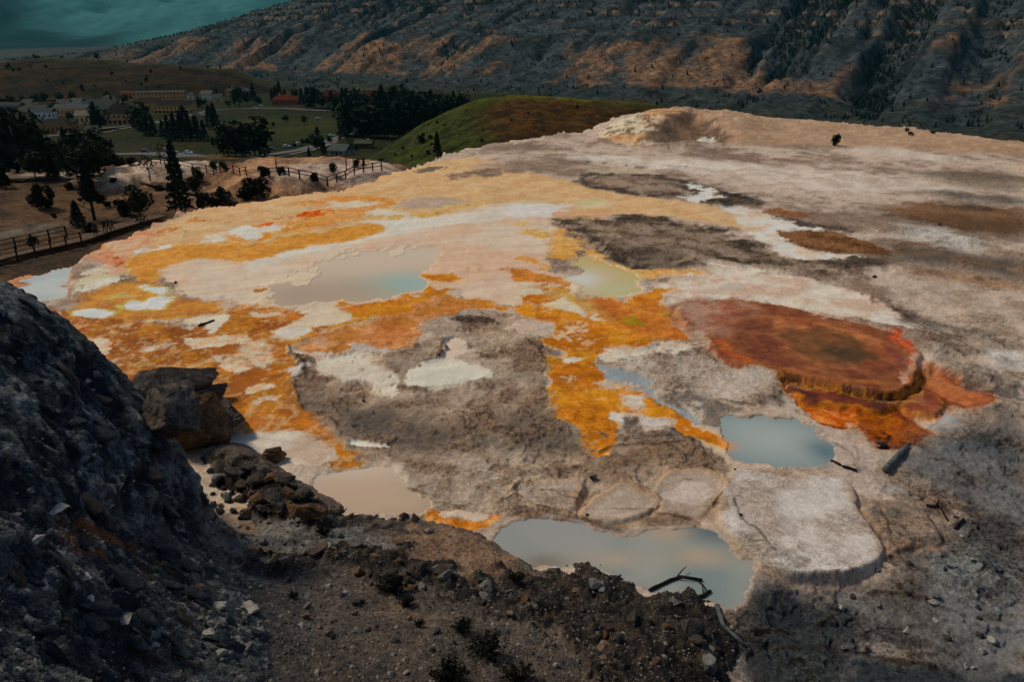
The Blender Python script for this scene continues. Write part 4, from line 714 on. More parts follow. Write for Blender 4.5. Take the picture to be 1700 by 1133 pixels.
ledge = np.maximum(pm(S('C2', (100, 580), (250, 550), (480, 500), (620, 560), (740, 540), (930, 620), (1100, 690), (1250, 760), (1316, 800), (1300, 850), (1050, 800), (900, 700), (700, 660), (420, 610), (150, 610)), 10),
                   pm(S('C3', (-60, 640), (160, 640), (300, 625), (430, 615), (560, 655), (700, 745), (830, 740), (1000, 800), (1080, 850), (1060, 1000), (1040, 1300), (480, 1300), (420, 1080), (260, 930), (180, 840), (80, 760), (-40, 700)), 12))
ledge = np.maximum(ledge, pm(S('C2', (-60, 580), (40, 600), (250, 590), (360, 600), (250, 640), (40, 640)), 8))
rubble = pm([(335, 750), (380, 760), (440, 780), (500, 800), (545, 840), (600, 852), (700, 868), (640, 880), (520, 872), (430, 850), (350, 850)], 8)
greyg = pm([(330, 855), (420, 850), (520, 870), (620, 880), (640, 915), (560, 925), (470, 925), (400, 925), (345, 900)], 12)
tanb = pm(S('C2', (700, 440), (850, 420), (1000, 440), (1150, 510), (1316, 610), (1316, 700), (1200, 700), (1000, 620), (800, 560)), 14)
rusty = pm(S('C1', (220, 440), (330, 400), (480, 470), (620, 500), (520, 540), (330, 560), (240, 550)), 10)
rust2 = pm(S('C1', (560, 640), (720, 560), (780, 620), (700, 720), (580, 700)), 14)
paler = pm(S('C1', (600, 780), (900, 640), (960, 760), (1010, 800), (1100, 1000), (900, 1133), (560, 1133)), 20)
A_ = (hyy * .75 - hx * .5); B_ = hz0.ravel() + .62 * hx + .30 * h1
stk = fbm(A_ / 5, B_, .55, 6, 461, .7)
HC_ = mixc((108, 94, 80), (82, 75, 68), sstep(-.4, .5, h1 * .5 + h2 * .6))
def hmix(m, c1, c2, n, op=1.0):
    global HC_
    HC_ = HC_ * (1 - (m * op)[:, None]) + mixc(c1, c2, sstep(-.35, .45, n)) * (m * op)[:, None]
blue = sstep(-250, 250, 620 - wpx + (wpy - 1000) * .6)
hmix(sstep(640, 430, wpx) * sstep(880, 960, wpy), (66, 68, 68), (48, 52, 54), h2, .85)
hmix(sstep(1040, 1133, wpy) * .6, (76, 68, 60), (56, 54, 52), h2)
hmix(tanb, (146, 116, 90), (120, 94, 74), h2, .8)
hmix(greyg, (116, 114, 108), (82, 84, 82), h2, .9)
hmix(rubble, (30, 31, 31), (56, 52, 48), h2)
hmix(ledge, (28, 30, 31), (66, 58, 50), h2 + .3 * h3, .92)
hmix(rock, (44, 52, 56), (78, 84, 84), stk * .7 + h2 * .5)
hmix(slabs, (30, 40, 46), (92, 102, 104), stk * .9 + .2 * h2 - .1, .9)
hmix(paler * rock, (84, 84, 80), (50, 54, 56), h2, .7)
hmix(rusty, (126, 80, 48), (70, 58, 50), h2, .85)
hmix(rust2, (98, 76, 54), (56, 54, 50), h2, .7)
fleck = sstep(.55, .8, h3 + .5 * stk) * rock
HC_ = HC_ * (1 - fleck[:, None] * .7) + alb((128, 128, 122))[None] * (fleck[:, None] * .7)
hspk = rng.normal(0, 1, len(hx))
HC_ = HC_ * np.clip(1 + .20 * h3 + .10 * hspk - .14, .35, 1.9)[:, None]
HG = np.clip(.75 + .2 * rock + .2 * ledge - .1 * tanb, 0, 1)
# relief: bedded slabs on the spur, broken ledges, gravel elsewhere
bed = ridged(A_ / 6.0, B_, 1.6, 5, 441, .6)
blk = ridged(hx, hyy, 2.2, 5, 451, .58)
bq = B_ * 1.1 + .8 * h1 + .2 * h2; bq2 = B_ * 3.7 + .9 * h1 + .5 * h2; bs2 = np.floor(bq2) + sstep(.0, .2, bq2 - np.floor(bq2)) - bq2; bs = np.floor(bq) + sstep(.0, .25, bq - np.floor(bq)) - bq
hz = hz0.ravel() + .05 * h1 + .05 * h2 + .02 * h3
gj = np.stack([np.gradient(HX, axis=0), np.gradient(HY, axis=0), np.gradient(hz0, axis=0)], -1); gi = np.stack([np.gradient(HX, axis=1), np.gradient(HY, axis=1), np.gradient(hz0, axis=1)], -1)
nr = np.cross(gi, gj).reshape(-1, 3); nr /= np.linalg.norm(nr, axis=1)[:, None]; nr *= np.sign(nr[:, 2:3])
dsp = slabs * (.12 * bed + .10 * stk + .34 * bs + .02 * h2 + .012 * h3) + (rock * (1 - slabs)) * (.06 * blk + .05 * h2 + .02 * h3 + .08 * bs + .10 * stk)
dsp += ledge * (.08 * blk + .10 * bed + .08 * bs + .10 * stk + .03 * h2 + .015 * h3) + rubble * (.16 * h2 + .06 * h3)
hx = hx + nr[:, 0] * dsp; hyy = hyy + nr[:, 1] * dsp; hz += nr[:, 2] * dsp
hz += sstep(.35, -.2, hz0.ravel()) * -.1
def terr_z(x, y):
    j = np.clip(np.searchsorted(-ys, -(566.5 + FPX * np.tan(np.arctan2(H, np.maximum(y, .1)) - PITCH))), 0, NR - 1)
    i = np.clip(np.round((x / (rowY[j] * CP + H * SP) + .8) / 1.6 * (NC - 1)).astype(int), 0, NC - 1)
    return Z.reshape(NR, NC)[j, i]
keep = (hz > np.where(hyy > rowY[0], terr_z(hx, hyy), -1) - .5)
m_slope = ground_mat('slope_rock', fine=20.0, mid=5.0, amp=2.0, bump=1.0, bdist=.09, rough=.8)
FH = grid_faces(HR, HC, keep.reshape(HR, HC))
V_, F2, c_ = compact(np.stack([hx, hyy, hz], 1), FH, np.concatenate([HC_, HG[:, None]], 1))
tag(np_mesh('foreground_slope', V_, F2, m_slope, True, c_, np.full(len(V_), .12)), kind='structure')
HZG = hz.reshape(HR, HC)
def hill_z(x, y):
    j = int(np.argmin(np.abs(hy - y))); u = x / (hy[j] * CP + (H - 4) * SP); i = int(np.clip(round((u + .86) / 1.38 * (HC - 1)), 0, HC - 1))
    return float(HZG[j, i])
def ground_z(x, y):
    t = float(terr_z(np.array([x]), np.array([y]))[0]) if y > rowY[0] else -2
    return max(t, hill_z(x, y)) if y < 35 else t
def on_ground(a, b):                       # where the sight line through sheet spot (a, b) meets the ground
    d = ((a - 850) / FPX, CP + (566.5 - b) / FPX * SP, -SP + (566.5 - b) / FPX * CP)
    t = 5.0
    while t < 400:
        x, y, z = d[0] * t, d[1] * t, H + d[2] * t
        if y > 4.6 and z <= ground_z(x, y): return (x, y, ground_z(x, y))
        t += .06 if t < 60 else .3
    return at(a, b, 0)
# ------------------------------------------------------------------ lower bench with the boardwalks
ZBN = -3.6
bR, bC = 215, 350
bY = np.geomspace(40, 230, bR); bu = np.linspace(-.84, -.02, bC)
BX = (bY * CP + (H + 3) * SP)[:, None] * bu[None]; BY = np.repeat(bY[:, None], bC, 1)
bx, by = BX.ravel(), BY.ravel()
b1 = fbm(bx, by, 18, 5, 501, .6); b2 = fbm(bx, by, 4, 5, 511, .6)
bz = ZBN + .3 * b1 + .05 * b2
wbx = bx + 1.5 * b2; wby = by + 2.5 * fbm(bx, by, 6, 4, 521, .6)
def bm(pts, z, soft): return sstep(soft, -soft, sdist(wbx, wby, W(pts, z, 1), soft * 2 + 3))
BC_ = mixc((84, 64, 46), (58, 48, 38), sstep(-.5, .5, b1 * .6 + b2 * .5))
def bmix(m, c1, c2, n, op=1.0):
    global BC_
    BC_ = BC_ * (1 - (m * op)[:, None]) + mixc(c1, c2, sstep(-.4, .5, n)) * (m * op)[:, None]
bmix(bm([(280, 330), (400, 300), (640, 290), (640, 330), (400, 350), (300, 350)], ZBN, 5), (150, 112, 80), (112, 86, 64), b2, .9)
bmix(bm([(170, 315), (300, 300), (330, 330), (220, 330)], ZBN, 4), (124, 92, 66), (90, 70, 52), b2, .7)
bmix(bm([(-200, 380), (60, 372), (120, 380), (0, 390), (-200, 395)], ZBN, 2), (100, 96, 84), (80, 72, 60), b2, .6)
mm = bm([(150, 291), (190, 276), (240, 268), (300, 266), (358, 270), (345, 284), (290, 288), (220, 297), (170, 299)], -2.4, 4)
bz += 2.0 * mm; bmix(mm, (180, 162, 140), (146, 124, 104), b2)
mm = bm([(355, 300), (385, 272), (430, 263), (500, 262), (570, 263), (640, 268), (680, 282), (640, 300), (560, 306), (470, 312), (380, 314)], -2.4, 5)
bz += 2.2 * mm * (1 + .08 * b2); bmix(mm, (158, 122, 90), (112, 82, 60), b2)
mw = bm([(430, 296), (470, 280), (560, 270), (660, 270), (690, 282), (640, 298), (560, 300), (480, 300)], -1.8, 3); bmix(mw, (168, 152, 136), (124, 110, 98), b2, .8)
mw = bm([(-200, 290), (60, 287), (130, 284), (160, 290), (60, 296), (-200, 300)], ZBN, 2); bmix(mw, (150, 140, 124), (104, 94, 80), b2, .8)
edgeb = chaikin([at(a, b, ZBN)[:2] for a, b in ((-400, 300), (-100, 289), (0, 285), (150, 283), (180, 272), (240, 266), (320, 266), (370, 270), (430, 263), (520, 263), (600, 266), (680, 275), (760, 300))] + [(10, 40), (-150, 35)], 1)
s = sdist(wbx, wby, edgeb, 200); bz -= np.where(s > 0, np.minimum(s * .7, 26), 0)
m_bench = ground_mat('bench_soil', fine=3.0, mid=.7, amp=1.6, bump=.7, bdist=.1)
FB = grid_faces(bR, bC, (s < 30).reshape(bR, bC))
V_, F2, c_ = compact(np.stack([bx, by, bz], 1), FB, np.concatenate([BC_, np.full((len(bx), 1), .7)], 1))
tag(np_mesh('lower_bench', V_, F2, m_bench, True, c_, np.zeros(len(V_))), kind='structure')
BZG = bz.reshape(bR, bC)
def bench_z(x, y):
    j = int(np.argmin(np.abs(bY - y))); i = int(np.clip(round((x / (bY[j] * CP + (H + 3) * SP) + .84) / .82 * (bC - 1)), 0, bC - 1)); return float(BZG[j, i])
def bench_at(a, b):
    z = ZBN
    for _ in range(5): p = at(a, b, z); z = bench_z(p[0], p[1])
    return (p[0], p[1], z)

# ------------------------------------------------------------------ valley floor
VY = [100, 130, 170, 220, 300, 440, 650, 1000, 1150, 1400, 2500, 6000]; VZ = [-14, -15, -19, -25, -33, -47, -53, -58, -78, -112, -128, -130]
def valley_z(x, y):
    x = np.asarray(x, float); y = np.asarray(y, float)
    return np.interp(y, VY, VZ) + 1.2 * fbm(x, y, 120, 3, 601) - sstep(-50, 250, x) * sstep(450, 800, y) * 55
vR, vC = 230, 330
vY = np.geomspace(105, 5600, vR); vu = np.linspace(-.86, .86, vC)
X_ = (vY * CP + 70 * SP)[:, None] * vu[None]; Y_ = np.repeat(vY[:, None], vC, 1); vx, vy = X_.ravel(), Y_.ravel()
vz = valley_z(vx, vy)
v1 = fbm(vx, vy, 60, 5, 611, .6); v2 = fbm(vx, vy, 12, 4, 621, .6)
VC_ = mixc((32, 38, 22), (42, 41, 25), sstep(-.5, .5, v1 + .4 * v2))
wvx = vx + 4 * v2; wvy = vy + 8 * v2
def vm(pts, z, soft): return sstep(soft, -soft, sdist(wvx, wvy, W(pts, z, 1), soft * 2 + 5))
def vmix(m, c1, c2, n, op=1.0):
    global VC_
    VC_ = VC_ * (1 - (m * op)[:, None]) + mixc(c1, c2, sstep(-.4, .5, n)) * (m * op)[:, None]
vmix(sstep(330, 250, vy), (44, 46, 36), (70, 60, 42), v1, .8)
vmix(vm([(370, 195), (440, 182), (560, 184), (580, 205), (560, 235), (500, 245), (430, 235), (380, 215)], -50, 14), (38, 47, 22), (50, 50, 24), v1 + v2, .9)
vmix(vm([(300, 262), (360, 250), (420, 258), (400, 268), (320, 272)], -42, 8), (104, 76, 46), (80, 68, 42), v2, .8)
vmix(sstep(1000, 1300, vy), (62, 60, 48), (48, 54, 46), v1, .8)
m_val = ground_mat('valley_grass', fine=.8, mid=.14, amp=2.2, bump=.3, bdist=.3)
tag(np_mesh('valley_ground', np.stack([vx, vy, vz], 1), grid_faces(vR, vC), m_val, True, np.concatenate([VC_, np.full((len(vx), 1), .6)], 1), np.zeros(len(vx))), kind='structure')
def val_at(a, b):
    z = -45.0
    for _ in range(25):
        p = at(a, b, z); z = .5 * z + .5 * float(valley_z(p[0], p[1]))
    return (p[0], p[1], float(valley_z(p[0], p[1])))
m_road = plain_mat('asphalt', (92, 92, 90), (78, 78, 76), .5, .9)
m_kerb = plain_mat('pale_gravel', (136, 128, 112), (116, 108, 94), .5, .9)
def strip(name, pts, w, mat, lift=.25):
    P = [Vector(val_at(a, b)) for a, b in pts]; Q = []
    for p, q in zip(P[:-1], P[1:]):
        n = max(2, int((q - p).length / 4)); Q += [p.lerp(q, k / n) for k in range(n)]
    Q.append(P[-1]); V = []; F = []
    for i, p in enumerate(Q):
        d = (Q[min(i + 1, len(Q) - 1)] - Q[max(i - 1, 0)]); d.z = 0; d.normalize(); nrm = Vector((-d.y, d.x, 0)) * w / 2
        for sgn in (-1, 1):
            c = p + nrm * sgn; V.append((c.x, c.y, float(valley_z(c.x, c.y)) + lift))
        if i: F.append((2 * i - 2, 2 * i - 1, 2 * i + 1, 2 * i))
    tag(mesh_obj(name, V, F, mat, smooth=True), kind='structure')
strip('road', [(415, 262), (470, 254), (520, 243), (560, 230), (582, 219), (610, 205)], 9, m_road)
strip('footpath', [(428, 266), (480, 258), (530, 246), (560, 236)], 2.0, m_kerb, .33)
strip('road', [(180, 212), (240, 206), (300, 196), (350, 183), (400, 180), (470, 180), (570, 185), (640, 190)], 7, m_road)
strip('footpath', [(160, 222), (215, 212), (232, 207)], 2.0, m_kerb, .33)
strip('road', [(-20, 236), (60, 228), (120, 222), (180, 212)], 7, m_road)
strip('parking_lot', [(190, 257), (240, 255), (290, 257), (320, 262)], 20, m_road, .3)
strip('road', [(60, 246), (120, 252), (190, 257)], 7, m_road)

# ------------------------------------------------------------------ hills
def sheet_hill(name, prof, Yr, y0, y1, back, face, rows, cols, colour, rough_amp, seed):
    a0, a1 = prof[0][0], prof[-1][0]
    a = np.linspace(a0, a1, cols); t = np.interp(a, [p[0] for p in prof], [p[1] for p in prof])
    ker = np.ones(9) / 9; t = np.convolve(np.pad(t, 4, 'edge'), ker, 'valid')
    b = (566.5 - t) / FPX; dz = (-SP + b * CP) / (CP + b * SP)
    Yv = np.linspace(y0, y1, rows)[:, None]
    top = (H + Yr * dz)[None, :]; X = (Yr * CP + 40) * (a - 850)[None, :] / FPX * np.ones((rows, 1)) * (1 + .0 * Yv)
    Yf = Yv * np.ones((1, cols))
    z = top - np.where(Yf < Yr, face * (Yr - Yf) ** 1.35 / (Yr - y0) ** .35, back * (Yf - Yr) ** 1.3 / (y1 - Yr) ** .3)
    x, y = X.ravel(), Yf.ravel(); z = z.ravel() + rough_amp * fbm(x, y, 60, 5, seed, .55) - rough_amp * .4
    n1 = fbm(x, y, 40, 5, seed + 20, .6); n2 = fbm(x, y, 7, 4, seed + 30, .6)
    frac = np.clip((Yf.ravel() - y0) / (Yr - y0), 0, 1.2)
    c = colour(x, y, frac, (a[None, :] * np.ones((rows, 1))).ravel(), n1, n2)
    o = np_mesh(name, np.stack([x, y, z], 1), grid_faces(rows, cols), m_val, True, np.concatenate([c, np.full((len(x), 1), .6)], 1), np.zeros(len(x)))
    tag(o, kind='structure'); return (x.reshape(rows, cols), y.reshape(rows, cols), z.reshape(rows, cols), a)
def col_green(x, y, f, a, n1, n2):
    g = mixc((50, 55, 20), (32, 38, 17), sstep(-.4, .4, n2 + n1 * .5)); br = mixc((68, 47, 20), (46, 34, 18), sstep(-.4, .4, n2))
    k = sstep(-25, 35, (a - 800) - (1 - f) * 40 + 30 * n1 + 20 * n2) * sstep(1.0, .86, f + .06 * n1)
    rim = sstep(.9, 1.0, f + .05 * n2) * sstep(700, 900, a)
    c = g * (1 - k[:, None]) + br * k[:, None]
    return c * (1 - .5 * rim[:, None]) + mixc((94, 90, 26), (84, 68, 26), sstep(-.3, .3, n1)) * (.5 * rim[:, None])
GH = sheet_hill('green_hill', [(560, 300), (600, 276), (640, 247), (700, 207), (760, 176), (800, 163), (840, 158), (900, 157), (960, 163), (1020, 169), (1070, 174), (1100, 186), (1150, 215)], 340, 175, 460, .5, .16, 150, 260, col_green, 1.6, 700)
def col_brown(x, y, f, a, n1, n2):
    c = mixc((46, 35, 23), (29, 29, 22), sstep(-.4, .5, n1 + .5 * n2)); k = sstep(.85, 1, f) * .5
    return c * (1 - k[:, None]) + alb((60, 60, 34))[None] * k[:, None]
BH = sheet_hill('brown_hill', [(-200, 112), (0, 106), (60, 97), (110, 95), (180, 98), (260, 104), (330, 107), (390, 116), (430, 130), (470, 150), (520, 170)], 1080, 860, 1300, .2, .14, 90, 240, col_brown, 3.0, 730)

# ------------------------------------------------------------------ the mountain with its spurs
PR = np.array([500., 712.]); ES = np.array([-.838, .545]); ET = np.array([.545, .838])
s_ax = np.linspace(-900, 4500, 830); t_ax = np.concatenate([np.linspace(-60, 960, 290), np.linspace(975, 1800, 40)])
SS, TT = np.meshgrid(s_ax, t_ax); sx = SS.ravel(); tt = TT.ravel()
n1_ = fbm(sx, tt, 240, 4, 801, .55); m1 = fbm(sx, tt, 70, 5, 861, .6); m2 = fbm(sx, tt, 16, 4, 871, .6)
ws = sx + 60 * fbm(sx, tt * .06, 300, 4, 803, .6) + 5 * m1
rA = ridged(ws, tt * .035, 150, 1, 811); rB = ridged(ws + 30, tt * .06, 66, 2, 812, .6); rC = ridged(ws, tt * .16, 26, 2, 813, .6)
vv = np.clip(.5 + .42 * rA + .20 * rB + .10 * rC - .16, 0, 1); ph = ws / 130
tn2 = tt + 26 * n1_ + 45 * (fbm(np.floor(ph) * 7.7, sx * 0, 1.0, 1, 805))
zr = np.interp(tn2, [-60, 0, 240, 325, 455, 600, 830, 1100, 1800], [-122, -106, -86, -66, 0, 42, 112, 182, 262]); zg = np.interp(tn2, [-60, 0, 240, 330, 450, 600, 830, 1100, 1800], [-124, -110, -96, -88, -60, -14, 68, 146, 255])
prof = zg + (zr - zg) * sstep(0, .9, vv)
tap = 1 - .93 * sstep(1500, 3300, sx)
mz = -104 + (prof + 104) * tap + tap * (5 * n1_ + 3.0 * m1 + 1.2 * m2) * sstep(0, 300, tn2)
lay_ = mz / 17 + .22 * n1_; fr_ = lay_ - np.floor(lay_); stp = np.floor(lay_) + sstep(.55, .85, fr_)
clf = sstep(430, 560, tn2) * sstep(-.3, .3, m1 + .5 * n1_)
mz = mz + tap * clf * (stp - lay_) * 17 * .45
mz = np.minimum(mz, 255); mzr = mz; cav = vv * 2 - 1
MC = mixc((56, 62, 64), (36, 43, 46), sstep(-.5, .5, m1 + .5 * m2))
def mm_(m, c1, c2, n):
    global MC
    MC = MC * (1 - m[:, None]) + mixc(c1, c2, sstep(-.4, .5, n)) * m[:, None]
facet = sstep(.36, .5, vv + .10 * m2) * sstep(300, 330, tn2 + 14 * m1) * sstep(430, 400, tn2 + 24 * m1 - 190 * (vv - .6)) * sstep(2500, 1700, sx)
mm_(facet * .95 * sstep(-700, 0, sx + 150 * n1_) * sstep(-.35, .25, n1_ + .5 * m1), (120, 90, 66), (78, 68, 58), m2)
band = sstep(.5, .62, fr_) * sstep(.95, .8, fr_)
mm_(band * clf * sstep(-.3, .4, m2) * .75, (142, 110, 82), (104, 90, 76), m2)
mm_(sstep(.46, .22, vv + .16 * m2) * sstep(230, 330, tn2) * .9, (30, 38, 38), (40, 46, 44), m2)
mm_(sstep(330, 250, tn2 + 30 * m1) * .85, (40, 47, 44), (52, 52, 43), m1 + .4 * m2)
mm_(sstep(1700, 2600, sx) * .7, (62, 60, 53), (52, 56, 51), m1)
wash = np.exp(-((vv - .16) / .03) ** 2) * sstep(.1, .5, n1_) * (sx < 900); mm_(wash * .5, (104, 98, 88), (84, 80, 72), m2)
mm_(sstep(-100, -700, sx) * .6, (34, 40, 42), (46, 50, 50), m1)
MC *= .9; mspk = rng.normal(0, 1, len(sx)); MC = MC * np.clip(1 + .22 * m2 + .16 * mspk, .4, 1.8)[:, None]
XY = PR[None, :] + sx[:, None] * ES[None, :] + tt[:, None] * ET[None, :]
m_mnt = ground_mat('mountain_ground', fine=.16, mid=.05, amp=1.8, bump=.5, bdist=1.0)
tag(np_mesh('mountain', np.stack([XY[:, 0], XY[:, 1], mzr], 1), grid_faces(len(t_ax), len(s_ax)), m_mnt, True, np.concatenate([MC, np.full((len(sx), 1), .8)], 1), np.zeros(len(sx))), kind='structure')
# dry wash lines down the face
# far range across the valley
fR, fC = 120, 200
fY = np.linspace(3700, 7600, fR); fu = np.linspace(-1.0, .3, fC); X_ = fY[:, None] * fu[None]; Y_ = np.repeat(fY[:, None], fC, 1)
fx, fy = X_.ravel(), Y_.ravel()
fz = -95 + 360 * sstep(4700 + 500 * fbm(fx, fy, 2200, 3, 901), 7400, fy) * (1 + .35 * fbm(fx, fy, 900, 5, 911, .55)) + 60 * sstep(4300, 4800, fy) * ridged(fx, fy, 1400, 2, 921, .4) * .4
fz = np.minimum(fz, 258)
f1 = fbm(fx, fy * .4, 1100, 3, 931, .5)
pxx = 850 + FPX * fx / fy
FC = mixc((14, 38, 42), (56, 100, 100), sstep(120, 340, pxx + 120 * f1 + (fy - 5200) * .06))  # teal of distant haze mixed into the ground colour
m_far = ground_mat('far_ground', fine=.02, mid=.004, amp=.5, bump=.05, bdist=1.0)
tag(np_mesh('far_range', np.stack([fx, fy, fz], 1), grid_faces(fR, fC), m_far, True, np.concatenate([FC, np.full((len(fx), 1), .6)], 1), np.zeros(len(fx))), kind='structure')
# haze over the whole place
hb = mesh_obj('haze', [(x, y, z) for z in (-170, 275) for x, y in ((-7800, -60), (3200, -60), (3200, 7700), (-7800, 7700))], [(0, 3, 2, 1), (4, 5, 6, 7), (0, 1, 5, 4), (1, 2, 6, 5), (2, 3, 7, 6), (3, 0, 4, 7)], m_road)
hm = bpy.data.materials.new('haze_air'); hm.use_nodes = True; hm.node_tree.nodes.clear()
ho = hm.node_tree.nodes.new('ShaderNodeOutputMaterial'); hv = hm.node_tree.nodes.new('ShaderNodeVolumePrincipled')
hv.inputs['Color'].default_value = (.12, .74, .80, 1); hv.inputs['Density'].default_value = 2e-5; hv.inputs['Anisotropy'].default_value = .1
hm.node_tree.links.new(hv.outputs[0], ho.inputs['Volume']); hb.data.materials.clear(); hb.data.materials.append(hm); tag(hb, kind='stuff')
# ------------------------------------------------------------------ plants
m_leaf = plain_mat('conifer_needles', (.026, .040, .028), (.012, .020, .016), .8, .9, raw=True, spec=.1)
m_leaf2 = plain_mat('broad_leaves', (.040, .056, .024), (.018, .028, .016), .8, .9, raw=True, spec=.1)
m_leaf3 = plain_mat('sage_leaves', (.030, .032, .022), (.012, .014, .010), 6, .9, raw=True, spec=.1)
m_bark = plain_mat('bark', (.05, .042, .035), (.03, .025, .02), 4, .95, raw=True)
m_fleaf = plain_mat('far_needles', (.022, .032, .028), (.012, .019, .017), .02, .9, raw=True, spec=.05)
def tube_np(pts, rad, k=5):
    V = []; F = []
    for i, (p, r) in enumerate(zip(pts, rad)):
        p = Vector(p); d = Vector(pts[min(i + 1, len(pts) - 1)]) - Vector(pts[max(i - 1, 0)]); d.normalize()
        u = d.orthogonal().normalized(); w = d.cross(u)
        for j in range(k):
            a = 2 * math.pi * j / k; V.append(tuple(p + (u * math.cos(a) + w * math.sin(a)) * r))
        if i:
            for j in range(k): F.append(((i - 1) * k + j, (i - 1) * k + (j + 1) % k, i * k + (j + 1) % k, i * k + j))
    V.append(tuple(pts[0])); V.append(tuple(pts[-1])); n = len(V); m = len(pts) - 1
    for j in range(k): F.append((n - 2, (j + 1) % k, j)); F.append((n - 1, m * k + j, m * k + (j + 1) % k))
    return V, F
def merge(parts):
    V = []; F = []
    for v, f in parts:
        o = len(V); V += v; F += [tuple(i + o for i in q) for q in f]
    return V, F
def leaf_mesh(name, C_, size, mat, rg, droop=.0):
    n = len(C_); d = rg.normal(size=(n, 3)); d /= np.linalg.norm(d, axis=1)[:, None]; e = rg.normal(size=(n, 3)); e -= d * (e * d).sum(1)[:, None]; e /= np.linalg.norm(e, axis=1)[:, None]
    s = (size * rg.uniform(.6, 1.4, n))[:, None] if np.isscalar(size) else size[:, None]
    d[:, 2] -= droop
    V = np.stack([C_ - d * s * .5 - e * s * .4, C_ + e * s * .45 - d * s * .3, C_ + d * s * .7, C_ - e * s * .3 + d * s * .25], 1).reshape(-1, 3)
    F = np.arange(4 * n).reshape(n, 4)
    o = np_mesh(name, V, F, mat, False); return o
def conifer_pts(n, rg, wid=.18, low=.12, jag=.35):          # unit height
    t = rg.uniform(low, 1, n) ** .9; lev = np.round(t * 13) / 13 + rg.normal(0, .012, n); a = rg.uniform(0, 2 * np.pi, n)
    br = np.sin(a * 3 + lev * 40) * .3 + np.sin(a * 5 - lev * 70) * .25
    r = wid * (1 - lev) ** .8 * (1 + jag * br) * np.sqrt(rg.uniform(.05, 1, n)) + .008
    return np.stack([r * np.cos(a), r * np.sin(a), np.clip(lev - r * .35, .03, 1)], 1)
def round_pts(n, rg, wid=.36, low=.2, k=15):
    c = np.stack([rg.uniform(-wid * .6, wid * .6, k), rg.uniform(-wid * .6, wid * .6, k), rg.uniform(low + .1, .85, k)], 1); rr = rg.uniform(.13, .23, k)
    i = rg.integers(0, k, n); d = rg.normal(size=(n, 3)); d /= np.linalg.norm(d, axis=1)[:, None]
    p = c[i] + d * (rr[i] * rg.uniform(.6, 1, n) ** .5)[:, None]; p[:, 2] = np.clip(p[:, 2], low * .8, 1); return p
PROTO = {}
def make_tree(kind, seed, dense):
    rg = np.random.default_rng(seed); rt = empty('conifer_tree' if kind in ('con', 'thin') else 'pine_tree' if kind == 'round' else 'juniper_bush' if kind == 'bush' else 'bare_tree', (0, 0, 0))
    if kind == 'con': P = conifer_pts(dense, rg, .17 + .05 * rg.random(), .1); sz = .05
    elif kind == 'thin': P = conifer_pts(dense, rg, .13, .30, .6); sz = .05
    elif kind == 'round': P = round_pts(dense, rg); sz = .07
    elif kind == 'bush': P = round_pts(dense, rg, .5, .03, 16); sz = .10
    else: P = round_pts(dense // 6, rg, .3, .35, 7); sz = .05
    top = .95 if kind in ('con', 'thin') else .8 if kind != 'bush' else .5
    parts = [tube_np([(0, 0, -.05), (.008, .004, top * .4), (.0, .01, top)], [.022, .015, .004])]
    nb = {'con': 0, 'thin': 10, 'round': 7, 'bush': 6, 'bare': 16}[kind]
    for _ in range(nb):
        z = rg.uniform(.15 if kind != 'bush' else .02, top * .85); a = rg.uniform(0, 6.28); L = rg.uniform(.12, .3)
        parts.append(tube_np([(0, 0, z), (L * .5 * math.cos(a), L * .5 * math.sin(a), z + .06), (L * math.cos(a), L * math.sin(a), z + .05 + .14 * rg.random())], [.009, .006, .002], 4))
    v, f = merge(parts); tr = mesh_obj('trunk', v, f, m_bark, rt)
    cr = leaf_mesh('crown', P, sz * (1 if dense > 500 else 1.5), m_leaf if kind in ('con', 'thin') else m_leaf2 if kind == 'round' else m_leaf3, rg, .15); cr.parent = rt
    return rt
TUSED = set()
def tree(kind, loc, h, label, group, dense=300, wide=1.0):
    v = random.randrange(4); key = (kind, v, dense)
    if key not in PROTO: PROTO[key] = make_tree(kind, hash(key) % 9999 if False else (len(PROTO) * 7 + 3), dense)
    o = PROTO[key] if key not in TUSED else copy_tree(PROTO[key])
    TUSED.add(key)
    o.location = loc; o.scale = (h * wide, h * wide, h); o.rotation_euler = (0, 0, random.uniform(0, 6.28)); tag(o, label, 'tree' if kind != 'bush' else 'bush', group); return o
def m_per_px(p): return math.dist(p, (0, 0, H)) / FPX
